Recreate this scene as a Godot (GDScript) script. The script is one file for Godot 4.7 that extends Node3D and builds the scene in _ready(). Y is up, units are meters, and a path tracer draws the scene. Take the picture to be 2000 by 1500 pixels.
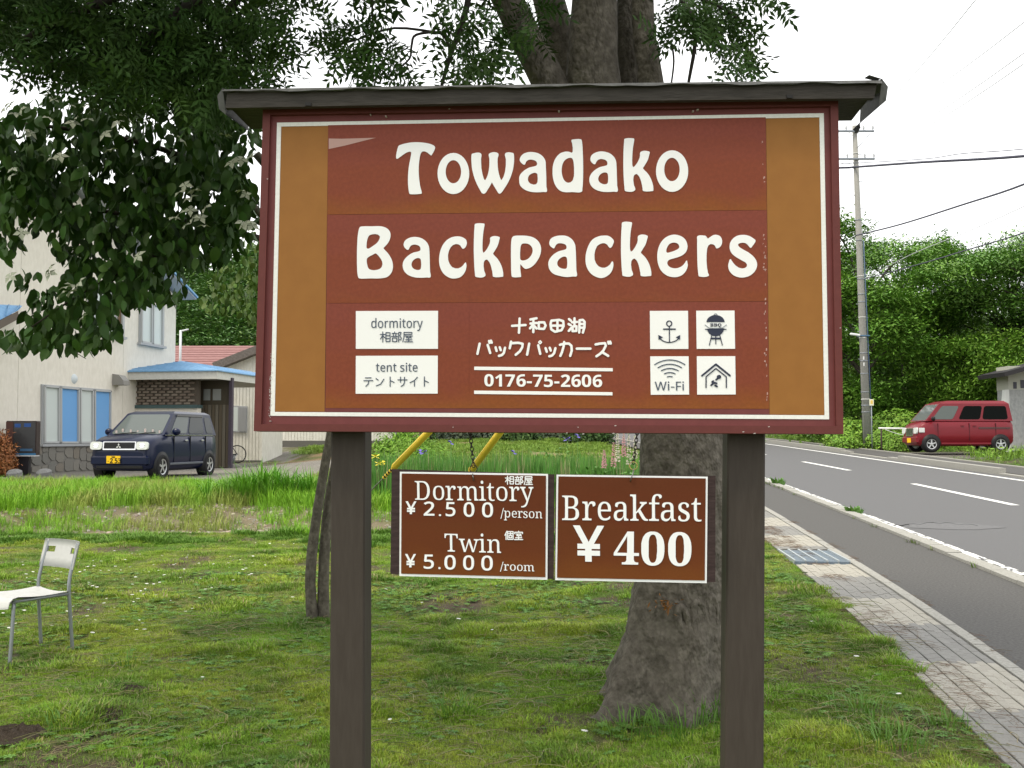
extends Node3D
# A roadside hostel sign in front of a tree, lawn, house and road. Units are metres, camera at x = 0, z = 0 looking to -z.
# "d" below is the distance ahead of the camera (d = -z).

const CAM_H := 1.55
const PITCH := 0.05345      # radians up: puts the horizon where the building lines vanish
const FOC := 2000.0         # focal length in photo pixels (photo 2000 x 1500)
var rng := RandomNumberGenerator.new()
var nz := FastNoiseLite.new()
var nz2 := FastNoiseLite.new()
var used := {}
var M := {}
var TEX := {}

# ---------------------------------------------------------------- camera rays
func ray(px: float, py: float) -> Vector3:
	return Basis(Vector3.RIGHT, PITCH) * Vector3((px - 1000.0) / FOC, -(py - 750.0) / FOC, -1.0)
func at(px: float, py: float, d: float) -> Vector3:      # the point seen at a pixel, d metres ahead
	var r := ray(px, py)
	return Vector3(0, CAM_H, 0) + r * (d / -r.z)
func pl(px: float, py: float, T: Transform3D, z := 0.0) -> Vector2:   # pixel -> local xy on the plane z of a frame
	var inv := T.affine_inverse()
	var o: Vector3 = inv * Vector3(0, CAM_H, 0)
	var r: Vector3 = inv.basis * ray(px, py)
	var t := (z - o.z) / r.z
	return Vector2(o.x + r.x * t, o.y + r.y * t)
func gp(px: float, py: float) -> Vector3:                # pixel -> point on the ground
	var r := ray(px, py)
	var d := 8.0
	for i in 30:
		var g := gh(r.x / -r.z * d, d)
		var slope := -(r.y / -r.z)
		d = lerpf(d, clampf((CAM_H - g) / maxf(slope, 0.004), 1.0, 120.0), 0.5)
	return Vector3(r.x / -r.z * d, gh(r.x / -r.z * d, d), -d)

# ---------------------------------------------------------------- lie of the land
func lin(t: float, pts: Array) -> float:
	if t <= pts[0][0]: return pts[0][1] + (t - pts[0][0]) * (pts[1][1] - pts[0][1]) / (pts[1][0] - pts[0][0])
	for i in pts.size() - 1:
		if t <= pts[i + 1][0]:
			return lerpf(pts[i][1], pts[i + 1][1], (t - pts[i][0]) / (pts[i + 1][0] - pts[i][0]))
	var n := pts.size()
	return pts[n - 1][1] + (t - pts[n - 1][0]) * (pts[n - 1][1] - pts[n - 2][1]) / (pts[n - 1][0] - pts[n - 2][0])
func soft(d: float, pts: Array) -> float: return (lin(d - 2.0, pts) + lin(d, pts) * 2.0 + lin(d + 2.0, pts)) * 0.25
const PB := [[3.0, 2.52], [6.24, 2.95], [9.0, 3.29], [15.8, 3.92], [25.0, 4.6], [40.0, 5.2], [60, 4.6]]
const PK := [[4.0, 4.1], [8.93, 4.47], [13.33, 4.81], [20.0, 5.30], [27.0, 5.75], [35.0, 6.0], [48.0, 6.1], [60.0, 5.6], [90.0, 1.5]]
const PC := [[0.0, 7.2], [10.0, 7.85], [16.9, 8.27], [21.9, 8.55], [26.8, 8.82], [31.4, 8.9], [40.0, 9.05], [48.0, 9.1], [60.0, 8.7], [90.0, 4.8]]
const PF := [[0.0, 10.6], [22.7, 11.36], [31.4, 11.6], [48.4, 12.0], [60.0, 11.8], [90.0, 8.2]]
func xb(d: float) -> float: return soft(d, PB)      # bricks | asphalt path
func xk(d: float) -> float: return soft(d, PK)      # path | kerb
func xc(d: float) -> float: return soft(d, PC)      # centre of the road
func xf(d: float) -> float: return soft(d, PF)      # far edge line
func rh(d: float) -> float:
	return 0.027 * d if d < 60.0 else 1.62 + (d - 60.0) * 0.02
func bank_at(x: float) -> float: return 15.0 + nz.get_noise_2d(x * 9.0, 40.0) * 0.9 + nz.get_noise_2d(x * 34.0, 140.0) * 0.5
func gh(x: float, d: float) -> float:
	var b := bank_at(x)
	var lawn := 0.011 * d
	if d > b: lawn = lerpf(0.011 * b, 0.46, smoothstep(b, b + 1.5, d)) + clampf((d - b - 1.5) / 6.0, 0, 1) * 0.19
	if d > 38.0: lawn += smoothstep(38.0, 46.0, d) * 0.5 + maxf(0.0, d - 46.0) * 0.02
	var left := xb(d) - 0.62
	var t := smoothstep(left - 2.6, left, x)
	if d > 16.0: t = maxf(t, smoothstep(-9.0, -5.0, x) * smoothstep(16.0, 26.0, d))
	var g := lerpf(lawn, rh(d), t)
	if x < left - 0.05 and d < 24.0:
		g += (nz.get_noise_2d(x * 30.0, d * 30.0) * 0.025 + nz2.get_noise_2d(x * 60.0, d * 60.0) * 0.012) * clampf((left - x) * 2.0, 0, 1)
	return g

# ---------------------------------------------------------------- materials
func lc(r: float, g: float, b: float) -> Color: return Color(r, g, b).linear_to_srgb()
func noise_tex(key: String, a: Color, b: Color, freq: float, oct := 4, kind := 0, size := 256) -> ImageTexture:
	if TEX.has(key): return TEX[key]
	var n := FastNoiseLite.new()
	n.seed = key.hash() % 10000
	n.noise_type = FastNoiseLite.TYPE_CELLULAR if kind == 1 else FastNoiseLite.TYPE_SIMPLEX_SMOOTH
	n.frequency = freq
	n.fractal_octaves = oct
	n.fractal_gain = 0.62
	var g := n.get_seamless_image(size, size)
	var im := Image.create(size, size, false, Image.FORMAT_RGB8)
	for y in size:
		for x in size:
			var v := clampf((g.get_pixel(x, y).r - 0.5) * 1.5 + 0.5, 0, 1)
			im.set_pixel(x, y, a.lerp(b, v))
	im.generate_mipmaps()
	TEX[key] = ImageTexture.create_from_image(im)
	return TEX[key]
func flat(key: String, r: float, g: float, b: float, rough := 0.7, metal := 0.0) -> StandardMaterial3D:
	if M.has(key): return M[key]
	var m := StandardMaterial3D.new()
	m.resource_name = key
	m.albedo_color = lc(r, g, b)
	m.roughness = rough
	m.metallic_specular = 0.35
	m.metallic = metal
	M[key] = m
	return m
# a grained material: colour noise between two tones, relief from a second noise
func grain(key: String, a: Color, b: Color, scale: Vector3, rough := 0.8, relief := 0.0, freq := 0.03, world := true, tint := false) -> StandardMaterial3D:
	if M.has(key): return M[key]
	var m := flat(key, 1, 1, 1, rough)
	m.albedo_texture = noise_tex(key + "c", a.linear_to_srgb(), b.linear_to_srgb(), freq)
	m.uv1_triplanar = true
	m.uv1_world_triplanar = world
	m.uv1_scale = scale
	m.vertex_color_use_as_albedo = tint
	if relief > 0.0:
		m.heightmap_enabled = true
		m.heightmap_texture = noise_tex(key + "h", Color.BLACK, Color.WHITE, freq * 1.7, 5)
		m.heightmap_scale = relief
	return m
func leafy(key: String, rough := 0.5, back := 0.35) -> StandardMaterial3D:    # takes its colour from the copies
	if M.has(key): return M[key]
	var m := flat(key, 1, 1, 1, rough)
	m.vertex_color_use_as_albedo = true
	m.cull_mode = BaseMaterial3D.CULL_DISABLED
	m.backlight_enabled = true
	m.backlight = Color(back * 0.8, back, back * 0.25)
	return m

# ---------------------------------------------------------------- mesh helpers
func st(smooth := false) -> SurfaceTool:
	var s := SurfaceTool.new()
	s.begin(Mesh.PRIMITIVE_TRIANGLES)
	s.set_smooth_group(0 if smooth else 0xFFFFFFFF)
	return s
func tri(s: SurfaceTool, a: Vector3, b: Vector3, c: Vector3) -> void:
	s.add_vertex(a); s.add_vertex(b); s.add_vertex(c)
func quad(s: SurfaceTool, a: Vector3, b: Vector3, c: Vector3, d: Vector3) -> void:    # clockwise seen from the front
	tri(s, a, b, c); tri(s, a, c, d)
func numbered(called: String, parent: Node) -> String:
	var k := str(parent.get_instance_id()) + called
	used[k] = used.get(k, -1) + 1
	return called if used[k] == 0 else "%s_%03d" % [called, used[k]]
func part(s, called: String, m: Material, parent: Node = self, pos := Vector3.ZERO) -> MeshInstance3D:
	var o := MeshInstance3D.new()
	o.name = numbered(called, parent)
	if s is SurfaceTool:
		s.generate_normals()
		o.mesh = s.commit()
	else:
		o.mesh = s
	o.material_override = m
	o.position = pos
	parent.add_child(o, true)
	return o
func tag(o: Node, label: String, category: String, group := "", kind := "") -> Node:
	o.set_meta("label", label)
	if category: o.set_meta("category", category)
	if group: o.set_meta("group", group)
	if kind: o.set_meta("kind", kind)
	return o
func thing(called: String, label: String, category: String, pos := Vector3.ZERO, turn := 0.0, group := "") -> Node3D:
	var o := Node3D.new()
	o.name = numbered(called, self)
	o.position = pos
	o.rotation.y = turn
	add_child(o, true)
	tag(o, label, category, group)
	return o
func struct(s, called: String, m: Material, label: String) -> MeshInstance3D:
	var o := part(s, called, m)
	tag(o, label, called.replace("_", " "), "", "structure")
	return o
func box(s: SurfaceTool, c: Vector3, e: Vector3, B := Basis.IDENTITY, bev := 0.0) -> void:   # c centre, e full size
	var h := e * 0.5
	if bev <= 0.0:
		var p := []
		for i in 8:
			p.append(c + B * Vector3(h.x if i & 1 else -h.x, h.y if i & 2 else -h.y, h.z if i & 4 else -h.z))
		for f in [[0, 2, 3, 1], [5, 7, 6, 4], [4, 6, 2, 0], [1, 3, 7, 5], [2, 6, 7, 3], [4, 0, 1, 5]]:
			quad(s, p[f[0]], p[f[3]], p[f[2]], p[f[1]])
		return
	# chamfered box: 3 rings of an octagon-like outline
	var rings := []
	for k in 4:
		var y := [-h.y, -h.y + bev, h.y - bev, h.y][k] as float
		var i := bev if (k == 0 or k == 3) else 0.0
		var X := h.x - i
		var Z := h.z - i
		var r := []
		for q in [[X - bev, Z], [-X + bev, Z], [-X, Z - bev], [-X, -Z + bev], [-X + bev, -Z], [X - bev, -Z], [X, -Z + bev], [X, Z - bev]]:
			r.append(c + B * Vector3(q[0], y, q[1]))
		rings.append(r)
	for k in 3:
		for i in 8:
			var j := (i + 1) % 8
			quad(s, rings[k][i], rings[k][j], rings[k + 1][j], rings[k + 1][i])
	for k in [0, 3]:
		for i in range(1, 7):
			if k == 0: tri(s, rings[k][0], rings[k][i + 1], rings[k][i])
			else: tri(s, rings[k][0], rings[k][i], rings[k][i + 1])
func boxp(called: String, c: Vector3, e: Vector3, m: Material, parent: Node, bev := 0.0, B := Basis.IDENTITY) -> MeshInstance3D:
	var s := st()
	box(s, c, e, B, bev)
	return part(s, called, m, parent)
func tube(s: SurfaceTool, pts: Array, rads: Array, n := 8, caps := true) -> void:
	var rings := []
	var up := Vector3.UP
	for i in pts.size():
		var dir: Vector3 = (pts[mini(i + 1, pts.size() - 1)] - pts[maxi(i - 1, 0)]).normalized()
		if absf(dir.dot(up)) > 0.95 and i == 0: up = Vector3.FORWARD
		var a := dir.cross(up).normalized()
		var b := a.cross(dir).normalized()
		up = b
		var r := []
		for k in n:
			var t := TAU * k / n
			r.append(pts[i] + (a * cos(t) + b * sin(t)) * (rads[i] if i < rads.size() else rads[rads.size() - 1]))
		rings.append(r)
	for i in pts.size() - 1:
		for k in n:
			var j := (k + 1) % n
			quad(s, rings[i][k], rings[i][j], rings[i + 1][j], rings[i + 1][k])
	if caps:
		var e := pts.size() - 1
		for k in range(1, n - 1):
			tri(s, rings[0][0], rings[0][k + 1], rings[0][k])
			tri(s, rings[e][0], rings[e][k], rings[e][k + 1])
func tubep(called: String, pts: Array, rads: Array, m: Material, parent: Node, n := 8) -> MeshInstance3D:
	var s := st(true)
	tube(s, pts, rads, n)
	return part(s, called, m, parent)
func curve(pts: Array, n := 4) -> Array:       # smooth path through points
	var out := []
	for i in pts.size() - 1:
		var p0 = pts[maxi(i - 1, 0)]
		var p3 = pts[mini(i + 2, pts.size() - 1)]
		for k in n:
			out.append(pts[i].cubic_interpolate(pts[i + 1], p0, p3, float(k) / n))
	out.append(pts[pts.size() - 1])
	return out
# prism of a flat outline between z0 (back) and z1 (front)
func slab(s: SurfaceTool, poly: PackedVector2Array, z0: float, z1: float, back := false) -> void:
	if Geometry2D.is_polygon_clockwise(poly): poly.reverse()
	var ix := Geometry2D.triangulate_polygon(poly)
	for i in range(0, ix.size(), 3):
		var a := poly[ix[i]]; var b := poly[ix[i + 1]]; var c := poly[ix[i + 2]]
		if (b - a).cross(c - a) > 0.0:
			var t := b; b = c; c = t
		tri(s, Vector3(a.x, a.y, z1), Vector3(b.x, b.y, z1), Vector3(c.x, c.y, z1))
		if back: tri(s, Vector3(a.x, a.y, z0), Vector3(c.x, c.y, z0), Vector3(b.x, b.y, z0))
	var n := poly.size()
	for i in n:
		var a := poly[i]; var b := poly[(i + 1) % n]
		quad(s, Vector3(a.x, a.y, z0), Vector3(a.x, a.y, z1), Vector3(b.x, b.y, z1), Vector3(b.x, b.y, z0))
func lathe(s: SurfaceTool, prof: Array, n: int, B := Basis.IDENTITY, c := Vector3.ZERO) -> void:   # profile of (radius, height) round local y
	for i in prof.size() - 1:
		for k in n:
			var t0 := TAU * k / n
			var t1 := TAU * (k + 1) / n
			var f := func(p, t): return c + B * Vector3(cos(t) * p.x, p.y, sin(t) * p.x)
			quad(s, f.call(prof[i], t0), f.call(prof[i], t1), f.call(prof[i + 1], t1), f.call(prof[i + 1], t0))
func copies(called: String, mesh: Mesh, xf_: Array, cols: Array, m: Material, parent: Node = self) -> MultiMeshInstance3D:
	var mm := MultiMesh.new()
	mm.transform_format = MultiMesh.TRANSFORM_3D
	mm.use_colors = true
	mm.mesh = mesh
	mm.instance_count = xf_.size()
	for i in xf_.size():
		mm.set_instance_transform(i, xf_[i])
		mm.set_instance_color(i, cols[i])
	var o := MultiMeshInstance3D.new()
	o.name = numbered(called, parent)
	o.multimesh = mm
	o.material_override = m
	parent.add_child(o, true)
	return o
func vary(c: Color, by: float) -> Color:
	var k := 1.0 + rng.randf_range(-by, by)
	return Color(c.r * k * (1.0 + rng.randf_range(-by, by) * 0.4), c.g * k, c.b * k * (1.0 + rng.randf_range(-by, by) * 0.5))

# ---------------------------------------------------------------- plants
func blades(n: int, h: float, w: float, spread: float, bend: float, seed_: int) -> Mesh:     # a tuft
	var r := RandomNumberGenerator.new()
	r.seed = seed_
	var s := st(true)
	for i in n:
		var a := r.randf() * TAU
		var p := Vector3(cos(a), 0, sin(a)) * spread * sqrt(r.randf())
		var out := Vector3(cos(a + r.randf_range(-1, 1)), 0, sin(a + r.randf_range(-1, 1)))
		var side := out.cross(Vector3.UP).normalized() * w * 0.5
		var hh := h * r.randf_range(0.55, 1.1)
		var bb := bend * r.randf_range(0.2, 1.2)
		var m := p + Vector3.UP * hh * 0.6 + out * bb * hh * 0.35
		var t := p + Vector3.UP * hh * (1.0 - bb * 0.25) + out * bb * hh
		quad(s, p - side, m - side * 0.8, m + side * 0.8, p + side)
		tri(s, m - side * 0.8, t, m + side * 0.8)
	s.generate_normals()
	return s.commit()
func leaf_mesh(l: float, w: float, fold := 0.25, droop := 0.2) -> Mesh:    # one leaf from the origin along +y, folded on its midrib
	var s := st(true)
	var prev := []
	for i in 6:
		var t := i / 5.0
		var ww := w * 0.5 * pow(sin(PI * pow(t, 0.8)), 0.8)
		var c := Vector3(0, l * t, -droop * l * t * t)
		var row := [c + Vector3(-ww, 0, ww * fold), c, c + Vector3(ww, 0, ww * fold)]
		if i > 0:
			quad(s, prev[0], row[0], row[1], prev[1])
			quad(s, prev[1], row[1], row[2], prev[2])
		prev = row
	s.generate_normals()
	return s.commit()
func spray_mesh(pairs: int, gap: float, l: float, w: float, seed_: int) -> Mesh:   # a feather-shaped compound leaf along +y
	var r := RandomNumberGenerator.new()
	r.seed = seed_
	var s := st(true)
	var put := func(o: Vector3, dir: Vector3, nrm: Vector3, ll: float):
		var side := dir.cross(nrm).normalized() * w * 0.5
		var m := o + dir * ll * 0.45 - nrm * ll * 0.03
		var e := o + dir * ll - nrm * ll * 0.12
		tri(s, o, m - side, m + side)
		tri(s, m - side, e, m + side)
	for i in pairs:
		var o := Vector3(0, gap * (i + 1.2), -0.02 * i * i * gap)
		for k in [-1, 1]:
			var dir := Vector3(k, 0.45 + r.randf() * 0.3, r.randf_range(-0.35, 0.1)).normalized()
			put.call(o, dir, Vector3(r.randf_range(-0.3, 0.3), 0, 1).normalized(), l * r.randf_range(0.85, 1.1))
	put.call(Vector3(0, gap * (pairs + 1), -0.02 * pairs * pairs * gap), Vector3(0, 1, -0.2).normalized(), Vector3(0, 0.2, 1).normalized(), l)
	var e := Vector3(0, gap * (pairs + 1), -0.02 * pairs * pairs * gap)
	quad(s, Vector3(-0.003, 0, 0), e + Vector3(-0.001, 0, 0), e + Vector3(0.001, 0, 0), Vector3(0.003, 0, 0))
	s.generate_normals()
	return s.commit()
func clump_mesh(n: int, r0: float, l: float, w: float, seed_: int) -> Mesh:       # a lump of many leaf faces for trees further off
	var r := RandomNumberGenerator.new()
	r.seed = seed_
	var s := st(false)
	for i in n:
		var p := Vector3(r.randfn(), r.randfn() * 0.45, r.randfn()) * r0 * 0.5
		var dir := Vector3(r.randf_range(-1, 1), r.randf_range(-0.7, 0.3), r.randf_range(-1, 1)).normalized()
		var side := dir.cross(Vector3(r.randf_range(-0.5, 0.5), 1, r.randf_range(-0.5, 0.5))).normalized() * w * 0.5
		quad(s, p, p + dir * l * 0.5 - side, p + dir * l, p + dir * l * 0.5 + side)
	s.generate_normals()
	return s.commit()
func turned(dir: Vector3, twist: float, k: float) -> Basis:      # +y along dir
	var y := dir.normalized()
	var x := y.cross(Vector3.UP if absf(y.y) < 0.95 else Vector3.RIGHT).normalized()
	x = x.rotated(y, twist)
	return Basis(x, y, x.cross(y)).scaled(Vector3.ONE * k)

# ---------------------------------------------------------------- the sign
var SIGN := Transform3D(Basis.from_euler(Vector3(-0.02482, -0.06737, -0.00608)), Vector3(0.1043, 2.1135, -3.3157))
var OFF := Vector2.ZERO       # origin of the thing that is being built, in the sign's plane
func sp(px: float, py: float, z := 0.0) -> Vector2: return pl(px, py, SIGN, z) - OFF
func spq(c: Array, z := 0.0) -> PackedVector2Array:
	var o := PackedVector2Array()
	for p in c: o.append(sp(p[0], p[1], z))
	return o
func plate(called: String, c: Array, z0: float, z1: float, m: Material, parent: Node, back := false) -> MeshInstance3D:
	var s := st()
	slab(s, spq(c, z1), z0, z1, back)
	return part(s, called, m, parent)
# closed outline through points; a third value marks a corner
func outline(p: Array, n := 5) -> PackedVector2Array:
	var out := PackedVector2Array()
	var c := p.size()
	for i in c:
		var a := Vector2(p[i][0], p[i][1])
		var b := Vector2(p[(i + 1) % c][0], p[(i + 1) % c][1])
		var pa := Vector2(p[(i + c - 1) % c][0], p[(i + c - 1) % c][1])
		var nb := Vector2(p[(i + 2) % c][0], p[(i + 2) % c][1])
		var L := a.distance_to(b)
		var ta := Vector2.ZERO if p[i].size() > 2 else (b - pa).normalized() * L
		var tb := Vector2.ZERO if p[(i + 1) % c].size() > 2 else (nb - a).normalized() * L
		for k in n:
			var t := float(k) / n
			out.append(a * (2*t*t*t - 3*t*t + 1) + ta * (t*t*t - 2*t*t + t) + b * (-2*t*t*t + 3*t*t) + tb * (t*t*t - t*t))
	return out
func oval(cx: float, cy: float, rx: float, ry: float) -> PackedVector2Array:
	var o := PackedVector2Array()
	for k in 36: o.append(Vector2(cx + rx * cos(TAU * k / 36), cy + ry * sin(TAU * k / 36)))
	return o
# outlines in photo pixels -> flat letter; holes are cut by halving the outline through them
func letter(called: String, outer: PackedVector2Array, holes: Array, z: float, m: Material, parent: Node) -> void:
	var pieces: Array = [outer]
	for h in holes:
		var cx := 0.0
		for p in h: cx += p.x / h.size()
		var next := []
		for q in pieces:
			for half in [PackedVector2Array([Vector2(-9999, -9999), Vector2(cx, -9999), Vector2(cx, 9999), Vector2(-9999, 9999)]), PackedVector2Array([Vector2(cx, -9999), Vector2(9999, -9999), Vector2(9999, 9999), Vector2(cx, 9999)])]:
				for w in Geometry2D.intersect_polygons(q, half):
					for v in Geometry2D.clip_polygons(w, h): next.append(v)
		pieces = next
	var s := st()
	for q in pieces:
		var r := PackedVector2Array()
		for p in q: r.append(sp(p.x, p.y, z))
		slab(s, r, z - 0.0012, z)
	part(s, called, m, parent)
func fit(p: Array, from: Array, to: Array) -> Array:       # moves outline points from one box to another
	var o := []
	for q in p:
		var e := [to[0] + (q[0] - from[0]) * (to[2] - to[0]) / (from[2] - from[0]), to[1] + (q[1] - from[1]) * (to[3] - to[1]) / (from[3] - from[1])]
		if q.size() > 2: e.append(1)
		o.append(e)
	return o
# pen strokes in photo pixels
func pen(s: SurfaceTool, strokes: Array, w: float, z: float, f: Callable) -> void:
	var k := 0
	for q in strokes:
		var pts := PackedVector2Array()
		for p in q: pts.append(f.call(p))
		for poly in Geometry2D.offset_polyline(pts, w * 0.5, Geometry2D.JOIN_ROUND, Geometry2D.END_ROUND):
			if Geometry2D.is_polygon_clockwise(poly) and q.size() > 2: continue
			var r := PackedVector2Array()
			for p in poly: r.append(sp(p.x, p.y, z))
			slab(s, r, z - 0.0012, z + k * 0.00004)
		k += 1
func loop(p: Array) -> Array: return [[p[0], p[1]]] if p.size() == 2 else p
# closed boxes drawn as two open strokes so that the inside stays open
func ring(p: Array) -> Array:
	var h := p.size() / 2
	return [p.slice(0, h + 1), p.slice(h) + [p[0]]]
const KANJI := {
	"相": [[[0,25],[50,25]], [[25,0],[25,100]], [[25,32],[2,70]], [[25,36],[48,60]], [[56,95],[56,8],[96,8]], [[96,8],[96,95],[56,95]], [[56,37],[96,37]], [[56,66],[96,66]]],
	"部": [[[30,0],[30,14]], [[5,15],[58,15]], [[18,20],[22,42]], [[45,20],[40,42]], [[0,45],[60,45]], [[10,95],[10,60],[52,60]], [[52,60],[52,95],[10,95]], [[70,5],[70,100]], [[70,5],[95,5],[82,38],[97,62],[90,78],[76,76]]],
	"屋": [[[12,5],[90,5],[90,25]], [[12,25],[90,25]], [[12,5],[12,55],[0,98]], [[22,41],[95,41]], [[50,42],[35,58],[80,56]], [[72,48],[85,62]], [[28,77],[90,77]], [[57,62],[57,97]], [[18,97],[98,97]]],
	"個": [[[25,2],[0,50]], [[14,32],[14,100]], [[32,97],[32,8],[95,8]], [[95,8],[95,97],[32,97]], [[41,30],[87,30]], [[63,18],[63,50]], [[48,78],[48,52],[80,52]], [[80,52],[80,78],[48,78]]],
	"室": [[[50,0],[50,12]], [[5,30],[5,14],[95,14],[95,30]], [[20,34],[80,34]], [[45,36],[28,53],[78,51]], [[68,42],[82,58]], [[15,76],[85,76]], [[50,58],[50,97]], [[2,97],[98,97]]],
	"テ": [[[20,12],[80,12]], [[5,40],[95,40]], [[55,40],[50,72],[25,97]]],
	"ン": [[[12,18],[35,35]], [[15,92],[60,75],[92,25]]],
	"ト": [[[40,2],[40,98]], [[40,38],[80,58]]],
	"サ": [[[3,32],[97,32]], [[30,5],[30,58]], [[70,5],[70,55],[60,82],[35,97]]],
	"イ": [[[85,5],[55,38],[10,60]], [[55,40],[55,98]]],
}
func kanji(called: String, text: String, x0: float, y0: float, cell: float, step: float, rise: float, w: float, z: float, m: Material, parent: Node) -> void:
	var s := st()
	for i in text.length():
		var ox := x0 + step * i
		var oy := y0 + rise * i
		pen(s, KANJI[text[i]], w, z, func(p): return Vector2(ox + p[0] * cell / 100.0, oy + p[1] * cell / 100.0))
	part(s, called, m, parent)
# set type, fitted to a box of photo pixels: left-top, right-top, left-bottom
func type(text: String, fam: String, weight: int, lt: Array, rt: Array, lb: Array, z: float, m: Material, parent: Node, called := "lettering", bold := 0.0) -> void:
	var f := SystemFont.new()
	f.font_names = PackedStringArray([fam])
	f.font_weight = weight
	var t := TextMesh.new()
	var fv := FontVariation.new()
	fv.base_font = f
	fv.variation_embolden = bold
	t.font = fv if bold > 0.0 else f
	t.text = text
	t.font_size = 64
	t.pixel_size = 0.01
	t.depth = 0.1
	t.curve_step = 1.0
	var bb := t.get_aabb()
	var a := sp(lt[0], lt[1], z)
	var b := sp(rt[0], rt[1], z)
	var c := sp(lb[0], lb[1], z)
	var X := Vector3(b.x - a.x, b.y - a.y, 0) / bb.size.x
	var Y := Vector3(a.x - c.x, a.y - c.y, 0) / bb.size.y
	var o := MeshInstance3D.new()
	o.name = numbered(called, parent)
	o.mesh = t
	o.material_override = m
	var Bz := Basis(X, Y, Vector3(0, 0, 0.012))
	o.transform = Transform3D(Bz, Vector3(c.x, c.y, z - 0.0006) - Bz * Vector3(bb.position.x, bb.position.y, 0))
	parent.add_child(o, true)
# a sheet of print: a fine grid whose dye runs from one tone to another, the way the poster was printed
func sheet(called: String, c: Array, z: float, top: Color, mid: Color, low: Color, mix: Array, m: Material, parent: Node) -> MeshInstance3D:
	var s := st()
	var q := spq(c, z)
	var nx := 8
	var ny := 12
	var P := func(i: int, j: int) -> Vector3:
		var u := float(i) / nx
		var v := float(j) / ny
		var p := q[0].lerp(q[1], u).lerp(q[3].lerp(q[2], u), v)
		return Vector3(p.x, p.y, z + 0.0006 * nz.get_noise_2d(p.x * 900.0, p.y * 500.0))
	var C := func(i: int, j: int) -> Color:
		var v := float(j) / ny
		var p: Vector3 = P.call(i, j)
		v += 0.1 * nz.get_noise_2d(p.x * 260.0, p.y * 400.0)
		var k := top.lerp(mid, smoothstep(0.0, mix[0], v)).lerp(low, smoothstep(mix[0], mix[1], v))
		return k
	for i in nx:
		for j in ny:
			for e in [[i, j], [i + 1, j], [i + 1, j + 1], [i, j], [i + 1, j + 1], [i, j + 1]]:
				s.set_color(C.call(e[0], e[1]))
				s.add_vertex(P.call(e[0], e[1]))
	return part(s, called, m, parent)

const G_T := [[130,160],[240,128],[370,118],[500,132],[575,158],[598,185],[578,245],[548,292,1],[528,278],[490,248],[445,236],[418,252],[398,320],[386,430],[388,560],[402,680],[425,775],[416,790],[275,795],[262,780],[248,690],[246,560],[258,430],[280,310],[288,252],[268,240],[210,262],[150,305],[102,334],[90,318],[100,240],[116,180]]
const G_W := [[1085,266],[1192,262],[1197,340],[1200,440],[1215,530],[1240,610],[1252,610],[1285,540],[1303,440],[1306,340],[1304,266],[1416,260],[1412,340],[1415,440],[1430,530],[1456,606],[1468,606],[1500,540],[1518,440],[1520,340],[1514,262],[1612,258],[1626,290],[1625,390],[1605,500],[1560,620],[1500,720],[1440,788],[1400,745],[1338,640,1],[1290,725],[1230,790],[1175,725],[1120,610],[1085,490],[1072,380],[1072,290]]
const G_A := [[665,325],[680,280],[730,245],[800,230],[880,242],[945,280],[985,340],[995,420],[1000,560],[1003,660],[1008,733],[960,738],[880,742],[800,735],[720,705],[670,655],[652,590],[665,530],[710,475],[780,430],[850,412],[875,400],[880,375],[868,348],[840,332],[800,326],[765,335],[742,360],[725,390],[705,388],[675,360]]
const G_AH := [[855,495],[880,507],[888,540],[888,600],[878,635],[845,645],[800,632],[772,605],[765,570],[782,530],[815,503]]
const G_D := [[426,90],[440,80],[545,78],[560,110],[570,250],[574,420],[572,600],[565,690],[552,741],[440,743],[330,742],[270,715],[220,650],[195,570],[188,490],[195,400],[225,320],[280,258],[340,235],[385,233],[430,247,1],[442,235],[442,170],[432,120]]
const G_DH := [[410,310],[440,325],[455,380],[460,470],[455,560],[430,610],[390,625],[345,605],[315,550],[303,470],[315,390],[350,335]]
const G_K := [[1100,70],[1212,67],[1218,85],[1205,160],[1195,260],[1192,370],[1200,428],[1215,425],[1255,375],[1288,305],[1300,235],[1408,233],[1405,280],[1385,345],[1350,405],[1327,440,1],[1335,455],[1385,505],[1430,580],[1455,660],[1458,722],[1448,730],[1332,729],[1322,690],[1308,620],[1285,555],[1250,515],[1222,525],[1207,560],[1210,640],[1225,722],[1108,731],[1095,690],[1085,560],[1080,400],[1083,220],[1090,110]]
const G_B := [[180,160],[330,157],[460,157],[540,185],[585,240],[588,310],[555,390],[490,460,1],[500,475],[560,540],[610,630],[625,720],[605,800],[550,860],[460,882],[300,884],[155,883],[135,850],[125,760],[122,600],[125,430],[135,280],[155,182]]
const G_B1 := [[290,290],[340,268],[400,268],[438,290],[440,325],[405,385],[340,435],[285,468],[259,460],[256,420],[265,350]]
const G_B2 := [[380,535],[400,545],[440,590],[470,640],[478,690],[455,740],[400,765],[330,767],[285,745],[265,690],[260,615],[285,585],[340,555]]
const G_C := [[1655,380],[1640,340],[1590,308],[1525,297],[1440,312],[1360,365],[1300,460],[1272,570],[1272,680],[1300,770],[1350,835],[1420,877],[1490,885],[1570,862],[1625,800],[1650,720],[1642,662],[1630,665],[1600,705],[1555,738],[1505,745],[1450,725],[1410,670],[1393,600],[1400,520],[1430,450],[1475,412],[1520,405],[1560,420],[1580,450],[1600,470],[1625,460],[1648,425]]
const G_P := [[358,400],[370,330],[400,303],[480,297],[580,300],[680,325],[755,385],[790,470],[780,570],[730,670],[660,745],[580,778],[545,768],[492,710,1],[488,730],[492,800],[502,890],[492,897],[378,897],[362,860],[356,700],[355,550]]
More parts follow.
